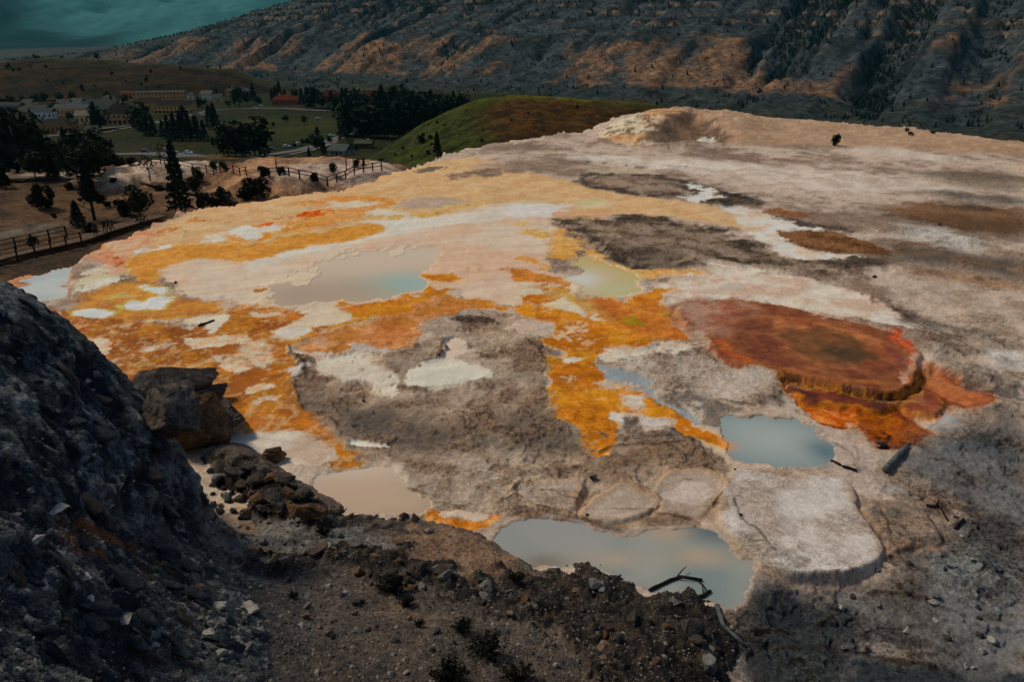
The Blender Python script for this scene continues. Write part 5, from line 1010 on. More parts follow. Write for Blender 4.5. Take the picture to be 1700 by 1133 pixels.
VT_LIST = [
 ('dark tall tree in the grove at the left end of the village', 'grove at the left end of the village', [(4, 288, 60), (16, 290, 72), (30, 288, 84), (50, 290, 88), (62, 286, 70), (76, 288, 66), (90, 290, 50), (104, 292, 40), (40, 270, 50), (22, 268, 44), (112, 256, 36), (134, 276, 52), (152, 284, 44), (166, 280, 54), (180, 288, 36), (196, 288, 32), (120, 288, 40), (142, 290, 38)]),
 ('dark tree beside the tan buildings in the village', 'trees beside the tan buildings', [(162, 215, 37), (168, 214, 30), (232, 216, 37), (226, 214, 26), (245, 226, 30), (256, 226, 28), (238, 224, 26), (88, 191, 16), (54, 207, 20), (34, 208, 13), (187, 179, 17), (220, 161, 10), (118, 200, 12), (206, 172, 12)]),
 ('dark tree in the row across the meadow middle', 'tree row across the meadow', [(282, 233, 36), (292, 234, 40), (304, 233, 42), (316, 234, 42), (328, 233, 36), (272, 230, 26), (350, 214, 34), (358, 215, 39), (340, 234, 30), (310, 228, 44)]),
 ('big dark tree at the right end of the car park', 'trees at the right end of the car park', [(372, 258, 46), (380, 259, 54), (392, 258, 40), (408, 259, 36), (424, 259, 50), (432, 259, 56), (440, 260, 40), (402, 258, 30)]),
 ('dark tree near the small houses at the foot of the brown hill', 'trees near the small houses', [(330, 179, 16), (336, 178, 14), (388, 174, 20), (397, 177, 30), (410, 173, 19), (421, 167, 25), (379, 177, 9), (350, 160, 10), (358, 160, 12), (345, 161, 10), (300, 178, 10), (160, 160, 16), (140, 162, 18), (180, 165, 12), (60, 172, 14), (40, 174, 12), (20, 175, 14), (75, 170, 14), (100, 168, 12), (120, 166, 12)]),
 ('dark tree between the red roofed houses', 'trees between the red roofed houses', [(420, 164, 18), (430, 175, 14), (452, 168, 18), (458, 166, 21), (465, 166, 27), (474, 168, 18), (490, 163, 15), (502, 176, 26), (511, 179, 31), (518, 179, 26), (524, 179, 33), (534, 180, 22), (551, 182, 29), (560, 183, 24), (570, 183, 33), (578, 184, 28), (586, 182, 26), (606, 180, 22), (640, 182, 20), (598, 184, 30)]),
 ('single small tree on the green meadow', 'small trees on the meadow', [(506, 206, 13), (441, 204, 8), (474, 203, 11), (454, 211, 8), (503, 242, 11), (511, 241, 12), (490, 246, 8)]),
 ('dark tree beside the low grey roofed building', 'trees beside the low grey roofed building', [(529, 247, 33), (538, 259, 29), (514, 265, 19), (547, 238, 12), (526, 250, 26), (584, 250, 14), (592, 252, 12)]),
]
for lab, grp, L in VT_LIST:
    for a, b, hp in L:
        p = val_at(a, b); kd = random.choice(['con', 'con', 'round']) if hp > 14 else 'round'; tree(kd, p, hp * m_per_px(p), lab.replace(' tree', ' pointed conifer' if kd == 'con' else ' round crowned tree', 1), grp, 340, 1.25)
for i in range(46):                        # the dark wood behind the green hill
    a = random.uniform(566, 700); b = random.uniform(206, 236) - (a - 566) * .05; p = val_at(a, b)
    tree(random.choice(['con', 'con', 'round']), p, random.uniform(40, 60) * m_per_px(p), 'dark conifer in the wood left of the green hill', 'wood left of the green hill', 340, 1.2)
for i in range(34):
    a = random.uniform(690, 806); b = random.uniform(196, 212); p = val_at(a, b)
    tree(random.choice(['con', 'round']), p, random.uniform(26, 46) * m_per_px(p) * (1.0 if a < 770 else .85), 'dark tree behind the crest of the green hill', 'trees behind the green hill crest', 340, 1.3)
def on_sheet(GRID, a, b):
    x, y, z, aa = GRID; i = int(np.argmin(np.abs(aa - a))); px, py = proj(x[:, i], y[:, i], z[:, i]); j = int(np.argmin(np.abs(py - b))); return (float(x[j, i]), float(y[j, i]), float(z[j, i]))
for a, b, hp in [(726, 236, 18), (740, 231, 9), (745, 257, 10), (664, 242, 9), (679, 237, 9), (638, 256, 11), (689, 263, 12), (667, 273, 11), (652, 258, 6), (700, 248, 6), (812, 217, 5), (770, 240, 5), (850, 200, 4), (720, 262, 6)]:
    p = on_sheet(GH, a, b); tree('bush', p, hp * m_per_px(p) * .8, 'low dark bush on the side of the green hill', 'bushes on the green hill', 340, 1.0)
p = on_sheet(GH, 758, 256); tree('con', p, 36 * m_per_px(p), 'tallest lone conifer on the green hill above the terrace edge', None, 1100, 1.2)
for a, b, hp in [(70, 95, 6), (76, 96, 4), (182, 100, 10), (102, 97, 4), (220, 103, 4), (20, 130, 6), (45, 140, 7), (90, 135, 8), (300, 125, 4), (120, 120, 5), (360, 140, 5)]:
    p = on_sheet(BH, a, b); tree('round', p, hp * m_per_px(p), 'small dark tree scattered on the brown hill', 'trees on the brown hill', 340, 1.2)
random.seed(31)
for _ in range(46):
    a = random.uniform(0, 430); b = random.uniform(104, 148); p = on_sheet(BH, a, b); tree('bush', p, random.uniform(2.5, 5) * m_per_px(p), 'dark shrub dotted over the brown hill face', 'shrubs on the brown hill', 340, 1.1)
for _ in range(30):
    a = random.uniform(640, 1000); b = random.uniform(175, 262); p = on_sheet(GH, a, b); tree('bush', p, random.uniform(2, 5) * m_per_px(p), 'tiny sage clump on the green hill', 'sage clumps on the green hill', 340, 1.2)
# trees and bushes on the bench
BT = [('con', 302, 356, 104, 'tallest spire shaped conifer at the edge of the orange terrace', 1.0), ('thin', 157, 366, 88, 'tall thin pine with bare lower trunk by the walking group', 1.3), ('round', 233, 360, 46, 'dark round pine left of the tall spire conifer', 1.1), ('bush', 207, 357, 27, 'dark bush touching the round pine', 1.0),
      ('bare', 238, 386, 32, 'bare twiggy tree over the boardwalk bend', 1.2), ('bush', 77, 346, 33, 'large dark bush on the brown bench at left', 1.0), ('bush', 55, 341, 13, 'small bush touching the large dark bush', 1.1), ('con', 131, 376, 36, 'cone shaped juniper left of the walking group', 1.7), ('bush', 150, 393, 20, 'bush beside the lone walker on the boardwalk', 1.0),
      ('bush', 56, 408, 14, 'small bush behind the wooden fence', 1.2), ('bush', 192, 316, 9, 'low bush on the bench below the upper boardwalk', 1.2), ('bush', 116, 313, 10, 'low bush under the upper boardwalk at left', 1.5), ('bush', 166, 336, 14, 'shrub just right of the thin pine', 1.3), ('round', 325, 326, 28, 'round pine right of the tall spire conifer', 1.1), ('bush', 340, 347, 26, 'dark bush at the foot of the spire conifer', 1.1),
      ('round', 369, 340, 28, 'leafy tree left of the couple', 1.1), ('bush', 425, 330, 34, 'widest dark bush at the orange terrace edge', 1.2), ('bush', 408, 331, 22, 'bush left of the widest dark bush', 1.1), ('bare', 271, 292, 30, 'twiggy tree against the white mound, taller one', 1.3), ('bare', 251, 308, 40, 'bare leaning tree in front of the upper boardwalk', 1.1), ('bush', 223, 297, 12, 'bush in front of the white mound, right one', 1.3), ('bush', 202, 294, 14, 'bush in front of the white mound, left one', 1.2),
      ('bush', 264, 316, 9, 'dark bush below the upper boardwalk bend', 1.6), ('round', 371, 286, 15, 'small tree on the tan mound crest, right one', 1.2), ('round', 355, 286, 17, 'small tree on the tan mound crest, left one', 1.0), ('round', 331, 306, 24, 'leaning tree by the middle fence', 1.0), ('con', 10, 313, 30, 'dark tree at the left edge above the boardwalk', 1.6), ('round', 130, 302, 48, 'left of three dark trees above the bench', 1.2), ('round', 150, 303, 56, 'middle of three dark trees above the bench', 1.2), ('round', 169, 304, 46, 'right of three dark trees above the bench', 1.2),
      ('bush', 525, 320, 16, 'small dark tree by the far fence', .9), ('round', 556, 312, 20, 'slim small tree by the far fence', .8), ('bush', 592, 277, 13, 'twiggy bush on the far pale mound, left one', 1.0), ('con', 604, 277, 15, 'twiggy bush on the far pale mound, right one', 1.2), ('bare', 385, 345, 26, 'bare sapling right of the couple', 1.2), ('bush', 470, 318, 14, 'dark shrub behind the far fence', 1.0), ('bush', 442, 322, 20, 'shrub right of the widest dark bush', 1.0), ('bush', 360, 346, 16, 'low shrub between spire conifer and couple', 1.2), ('con', 90, 300, 34, 'conifer above the left boardwalk bend', 1.5), ('round', 60, 300, 40, 'round tree above the left boardwalk', 1.3), ('bush', 180, 345, 10, 'tiny shrub on the brown bench', 1.2), ('bush', 90, 362, 7, 'tiniest shrub on the brown bench, nearest the fence', 1.2)]
for kind, a, b, hp, lab, wd in BT:
    p = bench_at(a, b); tree(kind, p, hp * m_per_px(p) / .97, lab, None, 1100, wd)
p = on_ground(1387, 242); tree('bush', p, 18 * m_per_px(p), 'lone dark green bush standing on the pale terrace plain', None, 1100, .8)
for a, b in ((1505, 218), (1548, 222), (1512, 224)):
    p = on_ground(a, b); tree('bush', p, 4 * m_per_px(p), 'low green tuft near the far right skyline of the terrace', 'tufts near the right skyline', 340, 2.2)
# forest on the mountain, one mass of small far trees
mg = np.random.default_rng(5)
pr = 1.6 * sstep(.5, .3, vv + .15 * m2 + .2 * m1) * sstep(220, 330, tn2) + .02 * sstep(430, 520, tn2) * sstep(.1, .5, m1) + .12 * sstep(560, 700, tn2) * sstep(.0, .4, m1) + .006 * sstep(100, 200, tn2)
pr *= (sx > -700) & (sx < 3400) & (tt < 960); pr *= 1 - .5 * sstep(1800, 2800, sx)
area = np.where(tt > 960, 4, 1.0); idx = mg.choice(len(sx), 12000, p=pr * area / (pr * area).sum(), replace=False)
jx = mg.normal(0, 2, (len(idx), 2)); hh = mg.uniform(4, 9.5, len(idx)); base = np.stack([XY[idx, 0] + jx[:, 0], XY[idx, 1] + jx[:, 1], mzr[idx] - .8], 1)
k = 5; an = np.arange(k) * 2 * np.pi / k; ring = np.stack([np.cos(an), np.sin(an)], 1)
Vv = np.zeros((len(idx), k + 1, 3)); wr = hh * mg.uniform(.2, .34, len(idx))
Vv[:, :k, :2] = base[:, None, :2] + ring[None] * (wr[:, None] * mg.uniform(.6, 1.3, (len(idx), k)))[:, :, None]; Vv[:, :k, 2] = base[:, None, 2] + (hh * .08)[:, None]; Vv[:, k] = base + np.stack([mg.normal(0, .5, len(idx)), mg.normal(0, .5, len(idx)), hh], 1)
Ff = np.array([[j, (j + 1) % k, k] for j in range(k)])[None] + (np.arange(len(idx)) * (k + 1))[:, None, None]
fo = np_mesh('mountain_forest', Vv.reshape(-1, 3), Ff.reshape(-1, 3), m_fleaf, False); tag(fo, 'dark conifers in the gullies of the mountain face', 'forest', kind='stuff')

# ------------------------------------------------------------------ village
def box(x0, x1, y0, y1, z0, z1):
    return ([(x0, y0, z0), (x1, y0, z0), (x1, y1, z0), (x0, y1, z0), (x0, y0, z1), (x1, y0, z1), (x1, y1, z1), (x0, y1, z1)],
            [(0, 3, 2, 1), (4, 5, 6, 7), (0, 1, 5, 4), (1, 2, 6, 5), (2, 3, 7, 6), (3, 0, 4, 7)])
def roof_geo(w, d, h0, rh, kind, ov=.6):
    x, y = w / 2 + ov, d / 2 + ov; z0, z1 = h0, h0 + rh
    if kind == 'flat': return box(-x, x, -y, y, z0, z0 + .5)
    if kind == 'hip':
        r = max(0.0, x - y)
        V = [(-x, -y, z0), (x, -y, z0), (x, y, z0), (-x, y, z0), (-r, 0, z1), (r, 0, z1)]
        return V, [(0, 1, 5, 4), (1, 2, 5), (2, 3, 4, 5), (3, 0, 4), (0, 3, 2, 1)]
    V = [(-x, -y, z0), (x, -y, z0), (x, y, z0), (-x, y, z0), (-x, 0, z1), (x, 0, z1)]
    return V, [(0, 1, 5, 4), (2, 3, 4, 5), (1, 2, 5), (3, 0, 4), (0, 3, 2, 1)]
MW = {}
def vmat(c, c2=None):
    if c not in MW: MW[c] = plain_mat('paint_%d_%d_%d' % c, c, c2 or tuple(int(v * .86) for v in c), .6, .85)
    return MW[c]
m_glass = plain_mat('window_glass', (40, 44, 46), (24, 28, 30), .3, .2, spec=.5)
m_trim = plain_mat('white_trim', (170, 162, 146), None, .5, .7)
def house(name, label, cat, a, b, wpx, d, hpx, rz, wall, roof, kind='hip', rhpx=4, floors=2, group=None, chim=0, arc=False):
    p = val_at(a, b); k = m_per_px(p); w = wpx * k; h = hpx * k * 1.03; rh = rhpx * k
    rt = empty(name, (p[0], p[1] + d / 2, p[2]), R(rz)); tag(rt, label, cat, group)
    v, f = box(-w / 2, w / 2, -d / 2, d / 2, -1, h); mesh_obj('wall', v, f, vmat(tuple(min(240, int(q_ * 1.22)) for q_ in wall)), rt)
    v, f = roof_geo(w, d, h + .01, rh, kind); rf = mesh_obj('roof', v, f, vmat(tuple(int(q_ * .74) for q_ in roof)), rt)
    for c in range(chim):
        x = (c - (chim - 1) / 2) * w * .4; v, f = box(x - .6, x + .6, -.6, .6, h + rh * .4, h + rh + 1.6); mesh_obj('chimney', v, f, m_trim, rf)
    n = max(2, int(w / 3.4)); fh = h / floors; win = None
    for side, dep, wid in ((-1, d, w), (1, w, d)):
        nn = max(1, int(wid / 3.4))
        for fl in range(floors):
            for i in range(nn):
                x = (i + .5) / nn * wid - wid / 2; z = fl * fh + fh * .3; ww = .65 if not (arc and fl == 0) else 1.15; hh_ = fh * (.42 if not (arc and fl == 0) else .6)
                for face in ((-1,) if side == -1 else (-1, 1)):
                    key = ('win', round(ww, 2), round(hh_, 2))
                    if key not in MW:
                        v, f = box(-ww, ww, -.06, .06, 0, hh_); me = mesh_obj('window', v, f, m_glass); MW[key] = me.data; o = me
                    else: o = bpy.data.objects.new('window', MW[key]); COL.objects.link(o)
                    o.parent = rt
                    if side == -1: o.location = (x, -d / 2 - .05, z)
                    else: o.location = (face * (w / 2 + .05), x, z); o.rotation_euler = (0, 0, R(90))
    v, f = box(-.7, .7, -d / 2 - .12, -d / 2 + .05, 0, min(2.4, h * .8)); mesh_obj('door', v, f, vmat((70, 50, 36)), rt)
    return rt
tanw, yel, crm = (150, 112, 76), (160, 122, 70), (160, 146, 116)
house('hotel', 'long three storey tan hotel with flat grey roof at the back', 'hotel', 262, 172, 68, 16, 15, 14, tanw, (96, 94, 86), 'flat', 1, 3)
house('dining_hall', 'tan hall with dark hipped roof and arched porch below the hotel', 'hall', 285, 190, 50, 16, 12, 3, yel, (52, 42, 36), 'hip', 7, 2, arc=True)
house('dining_hall_wing', 'lower wing with long dark roof left of the arched hall', 'hall', 240, 181, 42, 16, 8, 3, yel, (56, 44, 38), 'hip', 7, 1)
house('arcade_building', 'two storey tan building with arcade and steep dark roof', 'building', 198, 208, 46, 18, 15, 6, tanw, (44, 40, 38), 'hip', 14, 2, arc=True, chim=1)
house('lodge', 'long low peach building with grey green roof', 'lodge', 118, 193, 48, 14, 10, -4, (158, 122, 88), (92, 98, 92), 'gable', 5, 1)
house('lodge', 'grey roofed lodge behind the long peach building', 'lodge', 166, 186, 44, 16, 7, -3, (128, 128, 116), (72, 78, 76), 'gable', 9, 1)
house('cottage', 'small cream cottage with pale roof left of the arcade building', 'house', 140, 207, 24, 10, 12, 8, (166, 138, 90), (150, 142, 124), 'gable', 6, 1)
house('annex', 'cream building with dark roof at the left edge of the village', 'building', 22, 208, 46, 12, 10, -6, (150, 142, 108), (64, 66, 64), 'gable', 6, 2)
house('cottage', 'white cottage with grey roof left of the long peach building', 'house', 70, 198, 26, 10, 9, 5, (166, 166, 156), (84, 88, 88), 'gable', 5, 1)
house('store', 'orange brown house with dark roof below the cream cottage', 'house', 90, 220, 46, 12, 9, -5, (140, 92, 56), (54, 46, 42), 'hip', 8, 1)
house('pavilion', 'white roofed square house right of the hotel', 'house', 324, 157, 24, 14, 6, 10, (150, 120, 86), (186, 180, 168), 'hip', 5, 1)
house('cottage', 'pale gabled house just right of the hotel end', 'house', 298, 168, 18, 10, 8, 30, (160, 150, 128), (84, 88, 84), 'gable', 6, 2)
house('cottage', 'pale gabled house below the white roofed square house', 'house', 344, 166, 20, 10, 8, -20, (160, 158, 146), (100, 104, 100), 'gable', 5, 2)
house('cottage', 'tan two storey house with blue grey roof near the brown hill foot', 'house', 386, 162, 20, 12, 10, 8, (156, 112, 66), (92, 102, 104), 'hip', 5, 2, chim=1)
house('cottage', 'tan house with pale hipped roof right of the blue grey roofed one', 'house', 402, 160, 16, 12, 8, -8, (140, 116, 84), (112, 118, 116), 'hip', 5, 2)
house('shed', 'small rust orange house left of the hotel', 'house', 210, 163, 14, 8, 7, 10, (150, 84, 50), (120, 70, 50), 'gable', 3, 1)
house('cottage', 'low grey houses far left of the village, nearer one', 'house', 60, 186, 34, 10, 5, -5, (96, 96, 86), (80, 82, 78), 'gable', 4, 1)
house('cottage', 'low grey house far left of the village, farther one', 'house', 16, 182, 30, 10, 5, -5, (100, 92, 80), (70, 72, 70), 'gable', 4, 1)
random.seed(12)
for i, (a, b, w) in enumerate(((12, 196, 20), (38, 190, 18), (84, 182, 20), (104, 178, 16), (128, 176, 18), (150, 172, 16), (46, 178, 16), (178, 170, 14), (110, 214, 16), (150, 222, 14), (8, 220, 18), (40, 224, 20), (362, 168, 12), (312, 166, 12))):
    wl_, rf_ = random.choice((((160, 140, 100), (86, 84, 78)), ((150, 120, 80), (60, 52, 46)), ((166, 160, 144), (96, 98, 94))))
    house('cottage', 'small village house, number %s from the left among the filler houses' % ('one two three four five six seven eight nine ten eleven twelve thirteen fourteen'.split()[i]) if False else ['small house at the left edge behind the cream building', 'small house above the white cottage', 'small house above the long peach building, left', 'small house above the long peach building, middle', 'small house above the long peach building, right', 'small house between grey lodge and rust orange house', 'small house in the far left row', 'small house left of the rust orange house', 'small house right of the orange brown house', 'small shed below the cream cottage', 'small house at the left edge among the trees', 'small house between the left trees and the orange brown house', 'tiny house left of the blue grey roofed house', 'tiny house between the pavilion and the pale gabled houses'][i], 'house', a, b, w, 9, 6, random.uniform(-15, 15), wl_, rf_, random.choice(['gable', 'hip']), 4, 1)
redw, redr = (90, 46, 38), (92, 38, 33)
house('officers_house', 'orange red roofed house with two white chimneys', 'house', 472, 174, 38, 12, 7, 4, (130, 70, 48), (124, 58, 36), 'hip', 7, 1, chim=2)
for i, (a, b, w) in enumerate(((548, 170, 32), (586, 171, 30), (618, 170, 34), (645, 169, 34), (676, 184, 26))):
    house('barracks', ['first red roofed barracks right of the orange red roofed house', 'second red roofed barracks from the left', 'third red roofed barracks from the left', 'fourth red roofed barracks, right of the long dark wood', 'lowest red roofed barracks at the edge of the dark wood'][i], 'barracks', a, b, w, 13, 9, 3, redw, redr, 'gable' if i % 2 else 'hip', 8, 2, chim=1 if i < 2 else 0)
house('restroom_building', 'low building with grey green roof by the lower road', 'building', 564, 258, 30, 9, 7, -20, (120, 118, 104), (96, 108, 104), 'gable', 9, 1)
house('ranger_cabin', 'brown wooden cabin beside the pale gate post', 'cabin', 603, 246, 26, 8, 7, -4, (84, 62, 44), (88, 92, 76), 'gable', 4, 1)
p = val_at(612, 245); k = m_per_px(p); v, f = box(-.5, .5, -.4, .4, -.5, 12 * k); v2, f2 = box(-.7, .7, -.6, .6, 12 * k, 13 * k)
o = mesh_obj('gate_post', *merge([(v, f), (v2, f2)]), vmat((200, 170, 110))); o.location = p; tag(o, 'pale yellow gate post beside the brown cabin', 'post')
p = val_at(512, 258); o = mesh_obj('gate_post', *merge([(v, f), (v2, f2)]), vmat((200, 170, 110))); o.location = p; o.scale = (.6, .6, .55); tag(o, 'short pale post by the lower road', 'post')
p = val_at(387, 180); o = mesh_obj('flagpole', *merge([tube_np([(0, 0, -1), (0, 0, 10), (0, 0, 18)], [.16, .13, .08], 8), box(-.3, .3, -.3, .3, -.5, .4), box(-.14, .14, -.14, .14, 18, 18.3)]), m_trim); o.location = p; tag(o, 'thin white flagpole right of the small houses', 'flagpole')
# cars
m_tyre = plain_mat('tyre', (20, 20, 20)); m_cglass = plain_mat('car_glass', (24, 30, 34), None, 1, .1, spec=.6)
def car_proto(col):
    rt = empty('parked_car', (0, 0, 0))
    sect = [(-2.25, .45, .75), (-2.2, .4, .95), (-1.5, .38, 1.02), (1.0, .38, 1.0), (2.0, .4, .85), (2.25, .45, .7)]; V = []; F = []
    for x, z0, z1 in sect:
        for y, z in ((-.88, z0), (-.92, (z0 + z1) / 2), (-.84, z1), (.84, z1), (.92, (z0 + z1) / 2), (.88, z0)): V.append((x, y, z))
    for i in range(len(sect) - 1):
        for j in range(6): F.append((i * 6 + j, i * 6 + (j + 1) % 6, i * 6 + 6 + (j + 1) % 6, i * 6 + 6 + j))
    F += [tuple(range(5, -1, -1)), tuple(range(30, 36))]
    mt = plain_mat('car_paint', col, tuple(int(q * .95) for q in col), .3, .3, spec=.5)
    mesh_obj('body', V, F, mt, rt)
    V = [(-2.0, -.8, 1.0), (1.0, -.8, 1.0), (1.0, .8, 1.0), (-2.0, .8, 1.0), (-1.6, -.66, 1.52), (.25, -.66, 1.52), (.25, .66, 1.52), (-1.6, .66, 1.52)]
    mesh_obj('cabin_glass', V, [(0, 1, 5, 4), (1, 2, 6, 5), (2, 3, 7, 6), (3, 0, 4, 7)], m_cglass, rt)
    v, f = box(-1.64, .3, -.68, .68, 1.52, 1.58); mesh_obj('roof', v, f, mt, rt)
    wv, wf = tube_np([(0, -.11, 0), (0, .11, 0)], [.33, .33], 10); w0 = None
    for x in (-1.4, 1.4):
        for y in (-.82, .82):
            if w0 is None: w0 = mesh_obj('wheel', wv, wf, m_tyre, rt); o = w0
            else: o = w0.copy(); COL.objects.link(o)
            o.location = (x, y, .33)
    return rt
CARP = [car_proto((236, 236, 230)), car_proto((210, 214, 214)), car_proto((40, 42, 46)), car_proto((120, 126, 132))]; cused = [0] * 4
CARS = [(278, 197, 0, 10, 'white car in front of the arched hall'), (335, 192, 0, 5, 'white car on the road right of the arched hall'), (266, 206, 1, 30, 'pale car by the trees below the arched hall'), (70, 221, 0, 80, 'white car beside the orange brown house'), (102, 223, 1, 10, 'pale car right of the orange brown house'), (112, 261, 0, 5, 'white car between the left trees, upper one'), (114, 264, 0, 0, 'white car between the left trees, lower one'), (112, 275, 1, 10, 'pale car half hidden lowest between the left trees'),
        (242, 254, 2, 0, 'black car at the left of the car park'), (277, 251, 0, 6, 'white car in the middle of the car park'), (289, 255, 3, 0, 'grey car between the two white cars of the car park'), (313, 256, 0, 0, 'white car at the right end of the car park'), (528, 198, 0, 10, 'white camper car on the green meadow road'), (551, 227, 0, 15, 'white car on the lower road by the wood'), (496, 241, 0, 18, 'white van on the lower road'), (476, 245, 0, 16, 'white car behind the white van on the lower road'), (452, 250, 2, 14, 'dark car at the left end of the lower road'), (433, 177, 1, 4, 'pale car on the upper road by the small tree'), (424, 181, 0, 3, 'white car on the upper road, leftmost'), (515, 184, 0, 5, 'white car on the upper road by the red roofed houses'), (546, 186, 3, 5, 'grey car on the upper road near the dark wood'), (192, 216, 2, 40, 'dark car below the arcade building')]
for a, b, c, rz, lab in CARS:
    p = val_at(a, b); o = CARP[c] if not cused[c] else copy_tree(CARP[c]); cused[c] = 1
    o.location = (p[0], p[1], p[2] + .3); o.rotation_euler = (0, 0, R(rz)); tag(o, lab, 'car', 'cars parked and driving in the village')

# ------------------------------------------------------------------ boardwalks, fences, walkers
m_wood = plain_mat('weathered_wood', (104, 84, 66), (70, 58, 48), 2.5, .9); m_dwood = plain_mat('dark_wood', (46, 38, 32), (30, 26, 24), 3, .9)
def path3(pts, lift, step):
    P = [Vector(at(a, b, ZBN + .25)) for a, b in pts]; Q = []
    for p, q in zip(P[:-1], P[1:]):
        n = max(1, int((q - p).length / step)); Q += [p.lerp(q, k / n) for k in range(n)]
    Q.append(P[-1]); zz = [q.z for q in Q]; 
    for i, q in enumerate(Q): q.z = max(zz[max(0, i - 3):i + 4]) + lift
    return Q
def boardwalk(pts, w, label, lift=.45):
    Q = path3(pts, lift, .3); rt = empty('boardwalk', Q[0]); tag(rt, label, 'boardwalk'); o0 = Q[0]; parts = []; sides = {-1: [], 1: []}; posts = []
    for i in range(len(Q) - 1):
        p = Q[i] - o0; d = (Q[i + 1] - Q[i]); d.z = 0; L = d.length; d.normalize(); n = Vector((-d.y, d.x, 0)); jit = random.uniform(-.01, .01)
        c = [p + d * .01 - n * w / 2, p + d * (L - .012) - n * w / 2, p + d * (L - .012) + n * w / 2, p + d * .01 + n * w / 2]
        parts.append(([tuple(q + Vector((0, 0, -.05 + jit))) for q in c] + [tuple(q + Vector((0, 0, jit))) for q in c], [(4, 5, 6, 7), (0, 1, 5, 4), (1, 2, 6, 5), (2, 3, 7, 6), (3, 0, 4, 7)]))
        if i % 6 == 0:
            for s_ in (-1, 1): sides[s_].append(tuple(p + n * (s_ * (w / 2 + .06)) + Vector((0, 0, -.12))))
    dk = mesh_obj('deck_planks', *merge(parts), m_wood, rt); dk['kind'] = 'stuff'
    for s_ in (-1, 1):
        if len(sides[s_]) > 1: mesh_obj('side_beam', *tube_np(sides[s_], [.14] * len(sides[s_]), 4), m_dwood, rt)
    return Q
boardwalk([(-40, 446), (0, 433), (60, 419), (137, 402), (165, 391), (225, 373), (268, 362)], 2.2, 'near wooden boardwalk curving along the orange terrace edge')
boardwalk([(-40, 299), (60, 298), (115, 297), (180, 298), (235, 303), (290, 314), (350, 327), (395, 338)], 2.0, 'upper wooden boardwalk crossing the brown bench', .35)
boardwalk([(300, 297), (345, 297), (380, 303), (410, 312), (450, 316)], 1.8, 'short boardwalk behind the tall spire conifer', .35)
def fence(pts, label, hgt=1.1, lift=.3, step=1.7, rails=2, thick=.07):
    Q = path3(pts, lift, step)
    for q in Q: q.z = max(q.z, bench_z(q.x, q.y) + .05)
    rt = empty('wooden_fence', Q[0]); tag(rt, label, 'fence'); o0 = Q[0]; pm_ = None
    for q in Q:
        if pm_ is None: pm_ = mesh_obj('post', *box(-thick, thick, -thick, thick, -1.2, hgt), m_dwood, rt); o = pm_
        else: o = pm_.copy(); COL.objects.link(o)
        o.location = q - o0
    for r_ in range(rails):
        z = hgt * (.95 - .42 * r_); mesh_obj('rail', *tube_np([tuple(q - o0 + Vector((0, -.02, z))) for q in Q], [thick * .8] * len(Q), 4), m_dwood, rt)
fence([(-30, 434), (0, 424), (55, 411), (112, 397)], 'dark wooden rail fence on the far side of the near boardwalk', 1.15, .45)
fence([(-30, 448), (0, 441), (60, 427), (137, 408)], 'dark wooden rail fence on the near side of the near boardwalk', 1.15, .45)
fence([(256, 294), (300, 295)], 'short fence on the upper boardwalk left of the spire conifer', 1.1, .4)
fence([(300, 296), (345, 296), (380, 302), (412, 311)], 'fence along the short boardwalk behind the spire conifer', 1.3, .5)
fence([(450, 314), (500, 318), (545, 316), (590, 308), (635, 300)], 'long rail fence behind the orange terrace crest', 1.3, .2, 1.6, 2, .09)
for a, b, hp, lab in ((577, 305, 26, 'tall bare pole behind the far rail fence'), (462, 306, 20, 'bare dead trunk at the left end of the far fence')):
    p = bench_at(a, b); h = hp * m_per_px(p); o = mesh_obj('pole', *merge([tube_np([(0, 0, -.5), (.05, 0, h * .5), (.02, .04, h)], [.13, .1, .05], 6), tube_np([(.04, 0, h * .6), (.5, .1, h * .72)], [.04, .02], 4)]), m_bark); o.location = p; tag(o, lab, 'pole')
